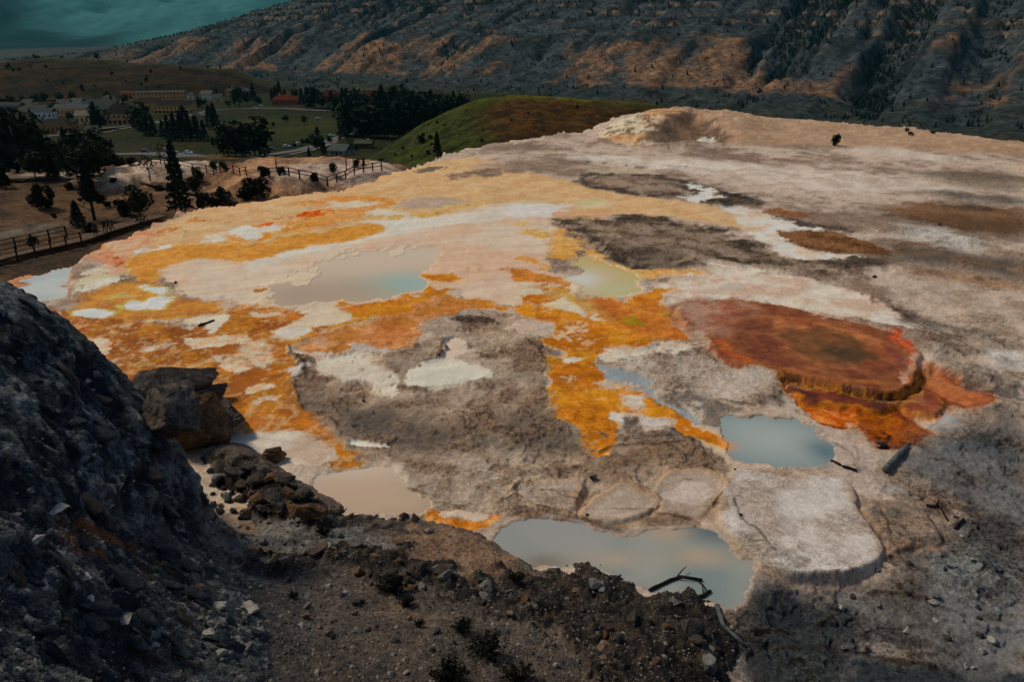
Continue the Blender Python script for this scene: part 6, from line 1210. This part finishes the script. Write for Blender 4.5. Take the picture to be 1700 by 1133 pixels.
# walkers
m_skin = plain_mat('skin', (150, 112, 90)); m_hair = plain_mat('hair', (40, 32, 28))
def person(loc, rz, label, shirt, legs, stride, hgt=1.72):
    j = {'pel': (0, 0, .95, .15), 'wst': (0, 0, 1.1, .13), 'cst': (0, .01, 1.33, .16), 'nck': (0, .02, 1.5, .06), 'hd': (0, .04, 1.6, .095), 'tp': (0, .04, 1.72, .075)}
    ed = [('pel', 'wst'), ('wst', 'cst'), ('cst', 'nck'), ('nck', 'hd'), ('hd', 'tp')]
    for s_, n in ((-1, 'l'), (1, 'r')):
        q = stride * s_
        j[n + 'h'] = (.1 * s_, 0, .88, .10); j[n + 'k'] = (.11 * s_, q * .5 + .03, .5, .07); j[n + 'a'] = (.11 * s_, q, .09, .05); j[n + 't'] = (.13 * s_, q + .16, .04, .04)
        j[n + 's'] = (.19 * s_, 0, 1.43, .075); j[n + 'e'] = (.25 * s_, -q * .3 - .02, 1.15, .05); j[n + 'w'] = (.25 * s_, -q * .5 + .1, .92, .038); j[n + 'f'] = (.25 * s_, -q * .5 + .14, .82, .03)
        ed += [('pel', n + 'h'), (n + 'h', n + 'k'), (n + 'k', n + 'a'), (n + 'a', n + 't'), ('cst', n + 's'), (n + 's', n + 'e'), (n + 'e', n + 'w'), (n + 'w', n + 'f')]
    ks = list(j); me = bpy.data.meshes.new('person'); me.from_pydata([j[k_][:3] for k_ in ks], [(ks.index(a), ks.index(b)) for a, b in ed], [])
    o = bpy.data.objects.new('person', me); COL.objects.link(o); sk = o.modifiers.new('Skin', 'SKIN'); o.modifiers.new('Sub', 'SUBSURF').levels = 1
    for i, k_ in enumerate(ks):
        v = me.skin_vertices[0].data[i]; v.radius = (j[k_][3], j[k_][3] * .85); v.use_root = (k_ == 'pel')
    dg = bpy.context.evaluated_depsgraph_get(); ne = bpy.data.meshes.new_from_object(o.evaluated_get(dg)); o.modifiers.clear(); o.data = ne
    ne.materials.clear()
    for m_ in (vmat(legs), vmat(shirt), m_skin, m_hair): ne.materials.append(m_)
    for f in ne.polygons:
        c = f.center; f.material_index = 0 if c.z < .98 and abs(c.x) < .2 else 3 if (c.z > 1.66 or (c.z > 1.55 and c.y < .0)) else 2 if (c.z > 1.5 or (abs(c.x) > .19 and c.z < 1.12)) else 1
        f.use_smooth = True
    o.location = loc; o.rotation_euler = (0, 0, R(rz)); o.scale = (hgt / 1.78,) * 3; tag(o, label, 'person')
def wp(a, b, lift): p = at(a, b, ZBN + .25 + lift - .1); return p
person(wp(160, 391, .55), 100, 'person in dark clothes walking alone on the near boardwalk', (40, 48, 60), (30, 32, 38), .22)
person(wp(175, 387, .6), 200, 'person in dark jacket, leftmost of the group of three', (36, 36, 40), (28, 30, 34), .12)
person(wp(182, 385, .6), 170, 'person in grey top, middle of the group of three', (60, 62, 66), (26, 28, 34), .15)
person(wp(188, 383, .6), 120, 'shortest person striding at the right of the group of three', (44, 54, 62), (40, 40, 44), .26, 1.5)
person(wp(377, 335, .5), 160, 'person in dark clothes, left one of the couple at the terrace edge', (34, 36, 42), (28, 30, 34), .1)
person(wp(382, 335, .5), 190, 'person in dark clothes, right one of the couple at the terrace edge', (44, 42, 42), (30, 30, 32), .14)

# ------------------------------------------------------------------ boulders, stones, logs, shrubs in the foreground
import bmesh
def rock_mat(name, c1, c2, c3):
    m, nt, p = mat_new(name); L = nt.links; tc = N(nt, 'ShaderNodeTexCoord')
    n = noise(nt, 2.2, 8, .68, tc.outputs['Object']); n2 = noise(nt, 11, 6, .7, tc.outputs['Object'])
    cr = N(nt, 'ShaderNodeValToRGB'); e = cr.color_ramp.elements; e[0].position = .36; e[0].color = (*alb(c1), 1); e[1].position = .64; e[1].color = (*alb(c3), 1); q = e.new(.5); q.color = (*alb(c2), 1)
    mx = math_n(nt, 'ADD', math_n(nt, 'MULTIPLY', n.outputs[0], .6), math_n(nt, 'MULTIPLY', n2.outputs[0], .4)); L.new(mx, cr.inputs[0]); L.new(cr.outputs[0], p.inputs['Base Color'])
    p.inputs['Roughness'].default_value = .85; p.inputs['Specular IOR Level'].default_value = .05
    b = N(nt, 'ShaderNodeBump'); b.inputs['Distance'].default_value = .12; b.inputs['Strength'].default_value = .9; L.new(mx, b.inputs['Height']); L.new(b.outputs[0], p.inputs['Normal'])
    return m
m_rk = {'dark': rock_mat('dark_rock', (30, 32, 34), (58, 54, 50), (96, 84, 72)), 'tan': rock_mat('tan_rock', (62, 54, 48), (110, 92, 76), (146, 124, 104)), 'brown': rock_mat('brown_rock', (40, 34, 28), (84, 64, 46), (128, 100, 74)), 'pale': rock_mat('pale_stone', (104, 102, 96), (142, 140, 132), (168, 166, 158)), 'grey': rock_mat('grey_stone', (66, 68, 68), (98, 98, 94), (128, 126, 120))}
m_rk['outcrop'] = rock_mat('outcrop_rock', (38, 38, 38), (74, 68, 62), (118, 106, 94))
def rock_mesh(seed, sub=4, rough=.28, flat=1.0):
    bm_ = bmesh.new(); bmesh.ops.create_icosphere(bm_, subdivisions=sub, radius=1.0)
    V = np.array([v.co[:] for v in bm_.verts]); F = np.array([[v.index for v in f.verts] for f in bm_.faces]); bm_.free()
    rg = np.random.default_rng(seed)
    for _ in range(9):                     # planes that cut the stone to facets
        d = rg.normal(size=3); d /= np.linalg.norm(d); k_ = rg.uniform(.32, .7); t = V @ d; m_ = t > k_; V[m_] -= np.outer((t[m_] - k_) * .97, d)
    o1 = rg.uniform(0, 50, 3)
    n = fbm(V[:, 0] + o1[0] + V[:, 2] * .7, V[:, 1] + o1[1] - V[:, 2] * .9, .9, 4, seed, .6) * .5 + .5 * ridged(V[:, 2] * 2.2 + V[:, 0] * .3 + o1[2], V[:, 1] * .8 + V[:, 0] * .6, .7, 4, seed + 9, .55) * .5
    V = V * (1 + rough * n[:, None]); V[:, 2] *= flat; V[:, :2] -= V[:, :2].mean(0); V[:, 2] -= V[:, 2].min(); V /= max(np.ptp(V[:, 0]), 1e-6) * 1.0
    return V, F
def boulder(a, b, wpx, hr, dr, kind, label, name='boulder', seed=0, rz=0, sub=4, group=None, sink=.12, rough=.28, cat='rock'):
    p = on_ground(a, b); w = wpx * m_per_px(p); V, F = rock_mesh(seed, sub, rough); hgt = np.ptp(V[:, 2]); V = V * np.array([w, w * dr / max(np.ptp(V[:, 1]), .1), w * hr / hgt])
    o = np_mesh(name, V, F, m_rk[kind], False); o.location = (p[0], p[1] + w * dr * .3, p[2] - w * hr * sink); o.rotation_euler = (0, 0, rz); tag(o, label, cat, group); return o
boulder(258, 748, 122, .9, .9, 'outcrop', 'largest boulder with pale lower face leaning on the dark spur', seed=21, rz=.3, sub=5)
boulder(332, 752, 98, 1.0, .8, 'brown', 'tall brown boulder right of the largest pale faced boulder', seed=22, rz=1.1, sub=5)
boulder(374, 722, 66, .8, .8, 'dark', 'dark boulder at the tip of the boulder cluster over orange mats', seed=23, rz=2.0, sub=5)
boulder(284, 676, 130, .5, .55, 'dark', 'long flat dark rock on top of the boulder cluster', seed=24, rz=.2, sub=5)
boulder(345, 672, 60, .5, .6, 'dark', 'dark rounded rock between the flat rock and the tip boulder', seed=29, rz=.9, sub=5)
boulder(455, 768, 42, .6, .6, 'brown', 'brown angular rock alone on the white sinter flat', seed=25, rz=.4)
boulder(519, 868, 52, .55, .6, 'brown', 'long brown rock at the near shore of the beige pool', seed=26, rz=.2)
RUB = [(362, 800, 26, 'grey'), (385, 790, 22, 'dark'), (400, 806, 30, 'dark'), (425, 800, 34, 'dark'), (446, 796, 26, 'brown'), (470, 800, 34, 'dark'), (492, 808, 30, 'brown'), (505, 826, 32, 'dark'), (478, 826, 36, 'brown'), (450, 826, 34, 'dark'), (424, 830, 30, 'brown'), (398, 830, 26, 'dark'), (375, 826, 22, 'grey'), (462, 846, 34, 'dark'), (436, 850, 26, 'dark'), (410, 852, 22, 'brown'), (486, 852, 30, 'brown'), (352, 780, 18, 'grey'), (500, 790, 20, 'dark'), (415, 780, 20, 'dark'), (440, 775, 18, 'dark'), (560, 858, 22, 'dark'), (590, 860, 18, 'grey'), (545, 862, 18, 'dark')]
random.seed(77); RUB += [(random.uniform(350, 540), random.uniform(775, 862), random.uniform(8, 20), random.choice(['dark', 'dark', 'dark', 'brown', 'grey'])) for _ in range(60)]; RUB = [r_ for r_ in RUB if r_[0] < 440 + (r_[1] - 775) * 1.3]
for i, (a, b, w, kd) in enumerate(RUB):
    boulder(a, b + 6, w, random.uniform(.35, .8), random.uniform(.5, .9), kd, ('small ' if w < 20 else 'larger ') + {'dark': 'blackish', 'brown': 'rusty brown', 'grey': 'grey'}[kd] + ' rock in the rubble heap left of the beige pool', 'rubble_rock', 40 + i, random.uniform(0, 6), 2, 'rubble heap left of the beige pool')
boulder(670, 864, 17, .6, .7, 'dark', 'small dark stone at the beige pool shore, left of a pair', 'stone', 71, .3, 3)
boulder(689, 868, 15, .9, .8, 'dark', 'small dark upright stone at the beige pool shore, right of a pair', 'stone', 72, .3, 3)
boulder(1122, 1006, 30, .3, .4, 'grey', 'flat grey stone lying below the grey pool rim', 'stone', 73, .1, 3)
boulder(660, 905, 20, .5, .7, 'tan', 'tan stone near the shore on the gravel bank', 'stone', 74, .2, 3)
boulder(588, 908, 34, .4, .6, 'grey', 'grey slab stone on the gravel bank', 'stone', 75, -.4, 3)
boulder(526, 922, 34, .45, .7, 'tan', 'rounded tan stone on the grey gravel', 'stone', 76, .2, 3)
boulder(708, 888, 16, .5, .7, 'pale', 'pale stone behind the small shore stones', 'stone', 77, .2, 3)
boulder(1466, 744, 20, .5, .6, 'dark', 'dark lump in the hollow of the red apron', 'stone', 78, 0, 3)
for i, (x, y, w, lab) in enumerate([(130, 515, 100, 'largest flat pale stone on the left dark slope'), (235, 372, 112, 'long pale flake high on the left dark slope'), (180, 708, 80, 'pale oval stone low on the left slope'), (365, 685, 76, 'knobbly pale stone right of the oval stone'), (40, 515, 46, 'pale stone at the far left beside the largest flat stone'), (85, 466, 34, 'small pale stone above the largest flat stone'), (560, 866, 92, 'broad pale slab near the bottom of the left slope'), (370, 790, 80, 'dull pale stone in the middle of the left slope'), (1130, 812, 86, 'white angular stone at the edge of the bare gravel'), (940, 925, 60, 'pale block at the bottom edge of the rock ledge'), (460, 1058, 36, 'small white stone near the bottom left'), (990, 795, 60, 'pale rock on the ledge right of the slope'), (560, 277, 34, 'pale chip on the dark bedded rock'), (388, 259, 16, 'tiny white chip on the dark bedded rock'), (495, 352, 46, 'pale chip at the foot of the bedded rock'), (620, 745, 34, 'small pale stone in the middle of the slope'), (700, 980, 50, 'brown tinted stone at the bottom of the slope')]):
    boulder(*S('C1', (x, y + 6))[0], w * .36446, random.uniform(.22, .4), .8, 'pale', lab, 'pale_stone', 90 + i, random.uniform(-.5, .5), 3, sink=.2, cat='stone')
STM = [rock_mesh(300 + i, 2, .3) for i in range(6)]; STO = {}
def scatter(n, poly, kinds, smin, smax, label, group, name='loose_stone'):
    P = np.array(poly, float); c = 0
    while c < n:
        a = random.uniform(P[:, 0].min(), P[:, 0].max()); b = random.uniform(P[:, 1].min(), P[:, 1].max())
        if sdist(np.array([a]), np.array([b]), P, 50)[0] > 0: continue
        c += 1; p = on_ground(a, b); w = random.uniform(smin, smax) ** 1.0 * m_per_px(p); i = random.randrange(6); kd = random.choice(kinds)
        if (i, kd) not in STO: o = np_mesh(name, STM[i][0], STM[i][1], m_rk[kd], False); STO[(i, kd)] = o.data
        else: o = bpy.data.objects.new(name, STO[(i, kd)]); COL.objects.link(o)
        label_ = {'pale': 'whitish ', 'grey': 'grey ', 'tan': 'tan ', 'dark': 'blackish ', 'brown': 'rusty brown '}[kd] + label.replace('pale grey ', '').replace('dark stone', 'stone').replace('grey flake', 'flake'); o.location = (p[0], p[1], p[2] - .12 * w); o.scale = (w, w * random.uniform(.5, .9), w * random.uniform(.25, .6)); o.rotation_euler = (random.uniform(-.3, .3), random.uniform(-.3, .3), random.uniform(0, 6.28)); tag(o, label_, 'stone', group)
scatter(70, [(5, 850), (120, 860), (300, 880), (420, 1000), (430, 1125), (5, 1125)], ['pale', 'grey', 'grey', 'tan'], 6, 17, 'loose pale grey stone on the dark left slope', 'loose stones on the left slope')
scatter(45, [(345, 868), (440, 862), (600, 885), (640, 930), (420, 935), (350, 915)], ['pale', 'grey', 'tan'], 5, 14, 'loose stone on the grey gravel above the dark ledge', 'loose stones on the grey gravel')
scatter(60, [(450, 960), (700, 930), (900, 1000), (1000, 1110), (900, 1128), (460, 1128)], ['grey', 'pale', 'tan', 'dark'], 5, 14, 'loose stone on the brown gravel bank', 'loose stones on the gravel bank')
scatter(26, [(880, 965), (1000, 975), (1100, 1010), (1180, 1060), (1180, 1120), (1020, 1120)], ['dark', 'dark', 'grey', 'brown', 'tan'], 10, 30, 'broken slab on the dark ledges below the grey pool', 'broken slabs below the grey pool')
scatter(26, [(640, 930), (760, 950), (900, 1010), (860, 1020), (700, 985), (560, 950)], ['dark', 'dark', 'grey', 'brown'], 10, 26, 'dark stone in the ledge across the gravel bank', 'dark stones in the gravel bank ledge')
scatter(40, [(1480, 880), (1690, 830), (1690, 1120), (1350, 1100), (1400, 1000)], ['grey', 'pale', 'dark'], 5, 13, 'loose stone on the grey ground at right', 'loose stones on the grey ground')
scatter(26, [(0, 520), (120, 580), (250, 720), (310, 830), (200, 850), (0, 840)], ['grey', 'pale', 'grey'], 6, 20, 'grey flake on the bedded dark rock', 'flakes on the bedded rock')
SPUR = [(10, 500), (60, 515), (120, 570), (190, 640), (250, 720), (300, 800), (325, 870), (380, 960), (420, 1010), (430, 1120), (10, 1120)]
def slab_scatter(n, poly, smin, smax, seed):
    random.seed(seed); P = np.array(poly, float); c = 0
    while c < n:
        a = random.uniform(P[:, 0].min(), P[:, 0].max()); b = random.uniform(P[:, 1].min(), P[:, 1].max())
        if sdist(np.array([a]), np.array([b]), P, 50)[0] > 0: continue
        c += 1; p = on_ground(a, b); w = random.uniform(smin, smax) * m_per_px(p); kd = random.choice(['slab', 'slab', 'slab', 'slab', 'slab', 'slab', 'dark']); i = random.randrange(6)
        if (i, kd, 's') not in STO: o = np_mesh('spur_rock', STM2[i][0], STM2[i][1], m_rk[kd], False); STO[(i, kd, 's')] = o.data
        else: o = bpy.data.objects.new('spur_rock', STO[(i, kd, 's')]); COL.objects.link(o)
        o.location = (p[0] + .1 * w, p[1] + .2 * w, p[2] - .2 * w); o.scale = (w * 1.3, w * random.uniform(.5, .8), w * random.uniform(.3, .55)); o.rotation_euler = (random.uniform(-.5, .1), random.uniform(.25, .75), random.uniform(-.7, .2))
        tag(o, {'slab': 'blackish', 'dark': 'brownish'}[kd] + (' upper' if b < 800 else ' lower') + ' slab jutting out of the left rock spur', 'rock', 'slabs of the left rock spur')
m_rk['slab'] = rock_mat('slab_rock', (24, 31, 35), (44, 51, 54), (74, 78, 78)); STM2 = [rock_mesh(700 + i, 3, .3) for i in range(6)]
slab_scatter(95, SPUR, 14, 46, 5)
# fine gravel: one mass
gv = np.random.default_rng(9); NG = 26000
ga = gv.uniform(-20, 1240, NG); gb = gv.uniform(850, 1160, NG)
q = gv.choice(HR * HC, NG * 2); q = q[(PX[q] > -40) & (PX[q] < 1250) & (PY[q] > 500) & (PY[q] < 1180) & (hz[q] > .05)]; q = q[gv.random(len(q)) < np.where(slabs[q] > .5, .08, np.where(rock[q] > .5, .6, 1))][:NG]
k = 4; w = gv.gamma(2.2, .011, len(q)) + .012; an = gv.uniform(0, 6.28, len(q))
tet = np.array([[1, 0, 0], [0, 1, 0], [-1, 0, 0], [0, -1, 0], [0, 0, 1], [0, 0, -.3]], float)
T = tet[None] * gv.uniform(.5, 1.2, (len(q), 6, 1)) * np.stack([w * 1.3, w, w * .8], 1)[:, None, :]
ca_, sa_ = np.cos(an)[:, None], np.sin(an)[:, None]; T = np.stack([T[..., 0] * ca_ - T[..., 1] * sa_, T[..., 0] * sa_ + T[..., 1] * ca_, T[..., 2]], -1)
T += np.stack([hx[q] + gv.normal(0, .02, len(q)), hyy[q] + gv.normal(0, .02, len(q)), hz[q] + w * .2], 1)[:, None]
oct_ = np.array([[0, 1, 4], [1, 2, 4], [2, 3, 4], [3, 0, 4], [1, 0, 5], [2, 1, 5], [3, 2, 5], [0, 3, 5]])
gcol = np.where((gv.random(len(q)) < .3)[:, None], alb((150, 146, 136))[None], np.where((gv.random(len(q)) < .5)[:, None], alb((96, 86, 76))[None], alb((56, 54, 52))[None])) * gv.uniform(.6, 1.1, (len(q), 1))
gcol = gcol * .5 + HC_[q] * .7
go = np_mesh('gravel', T.reshape(-1, 3), (oct_[None] + (np.arange(len(q)) * 6)[:, None, None]).reshape(-1, 3), m_slope, False, np.repeat(np.concatenate([gcol, np.full((len(q), 1), .2)], 1), 6, 0), np.zeros(len(q) * 6))
tag(go, 'fine loose gravel covering the foreground bank', 'gravel', kind='stuff')
# logs and branches
m_log = plain_mat('dark_log', (38, 34, 30), (24, 22, 20), 6, .8); m_gwood = plain_mat('grey_driftwood', (92, 96, 96), (54, 58, 60), 5, .85)
def log(pts, rad, mat, label, name='log', cat='log', twigs=(), lift=.05, z=None):
    P = [Vector(on_ground(a, b)) if z is None else Vector(at(a, b, z)) for a, b in pts]; o0 = P[0]; P = [p - o0 + Vector((0, 0, lift)) for p in P]
    Q = [P[0]]
    for p, q_ in zip(P[:-1], P[1:]): Q += [p.lerp(q_, .35) + Vector((random.uniform(-1, 1), random.uniform(-1, 1), random.uniform(0, 1))) * rad * .25, p.lerp(q_, .7) + Vector((random.uniform(-1, 1), random.uniform(-1, 1), random.uniform(0, 1))) * rad * .2, q_]
    rr = [rad * (1 - .35 * i / len(Q)) * random.uniform(.85, 1.1) for i in range(len(Q))]; parts = [tube_np([tuple(q_) for q_ in Q], rr, 8)]
    for (i, dx, dy, dz, r_) in twigs: b0 = Q[min(i, len(Q) - 1)]; parts.append(tube_np([tuple(b0), tuple(b0 + Vector((dx, dy, dz)) * .5 + Vector((0, 0, .05))), tuple(b0 + Vector((dx, dy, dz)))], [r_, r_ * .8, r_ * .4], 5))
    o = mesh_obj(name, *merge(parts), mat, smooth=True); o.location = o0; tag(o, label, cat)
log([(330, 543), (343, 538), (356, 533)], .10, m_log, 'short dark log lying on the cream tongue of the orange terrace', twigs=((1, -.1, .3, .1, .04),))
log([(1468, 787), (1488, 765), (1508, 744)], .17, m_gwood, 'grey driftwood log leaning below the red apron', lift=.2)
log([(1380, 767), (1400, 777), (1422, 784)], .08, m_log, 'dark stick below the teal pool rim', 'branch', 'branch')
log([(1537, 841), (1560, 846), (1573, 868)], .05, m_log, 'forked dark stick on the brown side lobe', 'branch', 'branch', twigs=((2, .5, .6, .05, .04),))
log([(1585, 881), (1592, 872), (1599, 866)], .09, m_log, 'short dark stick right of the forked stick', 'branch', 'branch')
log([(1078, 981), (1105, 968), (1130, 958), (1166, 964)], .07, m_log, 'long dark branch lying in the grey pool', 'branch', 'branch', ((5, 1.0, -.1, .05, .03), (5, .5, .5, .15, .03), (8, .3, -.8, .05, .03)), z=.03, lift=0)
log([(1152, 997), (1168, 990), (1180, 982)], .09, m_log, 'short curved dark log in the near corner of the grey pool', 'branch', 'branch', ((3, .1, .7, .02, .03),), z=.03, lift=0)
log([(1190, 1010), (1200, 1040), (1235, 1075)], .10, m_gwood, 'pale driftwood stick on the dark ledges below the grey pool', 'branch', 'branch')
o = boulder(292, 472, 6, .8, .6, 'dark', 'small dark stump standing on the cream sheet at left', 'stump', 79, 0, 3, sink=.05, cat='stump')
for i, (a, b, w) in enumerate(((1220, 782, 5), (1230, 858, 6), (975, 858, 6), (604, 668, 6), (1452, 462, 8), (1560, 375, 5), (985, 802, 14))):
    boulder(a, b, w, .6, .7, 'dark', ['black pebble on the left rim of the pale lobe', 'black pebble on the pale lobe surface', 'black pebble on the scalloped crust', 'round dark hole stone on the dark crust slope', 'dark stone alone on the grey brown plain', 'small dark stone on the brown plain', 'dark mossy stone between the scalloped basins'][i], 'pebble', 400 + i, 0, 2, cat='stone')
# shrubs
def shrub(a, b, wpx, label, seed, tall=.7):
    p = on_ground(a, b); w = wpx * m_per_px(p); rg = np.random.default_rng(seed); rt = empty('shrub', p); tag(rt, label, 'shrub', None); parts = []; L = []
    for _ in range(34):
        an_ = rg.uniform(0, 6.28); r_ = w * .5 * rg.uniform(.3, 1); hh_ = w * tall * rg.uniform(.35, 1) * (1.1 - .6 * r_ / (w * .5)); e = (r_ * math.cos(an_), r_ * math.sin(an_) * .8, hh_); mid = (e[0] * .45, e[1] * .45, hh_ * .6)
        parts.append(tube_np([(e[0] * .1, e[1] * .1, -.03), mid, e], [w * .012, w * .008, w * .003], 3))
        for _ in range(30):
            t = rg.uniform(.35, 1.05); L.append((e[0] * t + rg.normal(0, .035 * w), e[1] * t + rg.normal(0, .035 * w), max(.02, hh_ * t ** .9 + rg.normal(0, .03 * w))))
    mesh_obj('stems', *merge(parts), m_bark, rt); lf = leaf_mesh('leaves', np.array(L), w * .05, m_leaf3, rg); lf.parent = rt
for i, (x, y, w, lab) in enumerate([(690, 730, 190, 'largest dark shrub on the gravel bank ledge'), (810, 880, 60, 'small shrub below the largest dark shrub'), (1010, 905, 120, 'low wide shrub right of the small shrub'), (1125, 1010, 190, 'bushy dark shrub near the bottom middle'), (960, 1130, 190, 'dark shrub cut by the bottom edge, left one'), (1265, 1120, 160, 'dark shrub cut by the bottom edge, right one'), (240, 755, 60, 'tiny dark plant on the grey brown gravel'), (760, 790, 90, 'trailing shrub right below the largest dark shrub'), (380, 470, 90, 'dry grassy tuft behind the grey gravel'), (1250, 680, 90, 'dark low shrub by the grey pool shore')]):
    a, b = S('C2', (x, y))[0]; shrub(a, b, w * .36446, lab, 600 + i, .62 if w > 100 else .8)
# calcite rafts on the lagoon
m_raft = plain_mat('calcite_crust', (222, 196, 168), (206, 180, 154), 2, .7)
for i, (x, y, w) in enumerate([(930, 712, 60), (745, 747, 45), (722, 722, 42), (665, 770, 38), (1015, 738, 78), (1238, 680, 40), (1167, 690, 32), (1125, 708, 34), (1045, 705, 38), (1325, 752, 62), (1395, 715, 64), (1370, 695, 44), (1365, 790, 36), (565, 780, 42), (610, 750, 52), (500, 785, 62), (410, 815, 48), (390, 835, 62), (260, 915, 72), (440, 880, 130), (400, 915, 110), (660, 735, 32), (870, 718, 38), (800, 722, 34), (830, 708, 28), (1470, 775, 90), (1330, 672, 50), (590, 766, 40), (450, 800, 40)]):
    a, b = S('A2', (x, y))[0]; p = at(a, b, .02); w = w * .25595 * m_per_px(p) * .55; rg = np.random.default_rng(i); n = 18; an_ = np.arange(n) * 2 * np.pi / n; rr = 1 + .35 * fbm(np.cos(an_) * 2 + i * 5, np.sin(an_) * 2, .8, 3, i)
    ex = w * rr * np.cos(an_); ey = w * 2.2 * rr * np.sin(an_); V = [(ex[j], ey[j], -.05) for j in range(n)] + [(ex[j] * .96, ey[j] * .96, .018) for j in range(n)] + [(0, 0, .02)]
    F = [(j, (j + 1) % n, n + (j + 1) % n, n + j) for j in range(n)] + [(n + j, n + (j + 1) % n, 2 * n) for j in range(n)]
    o = mesh_obj('calcite_raft', V, F, m_raft, smooth=False); o.location = (p[0], p[1], .012); tag(o, 'pale crust flake floating on the tan lagoon', 'crust', 'crust flakes on the lagoon')
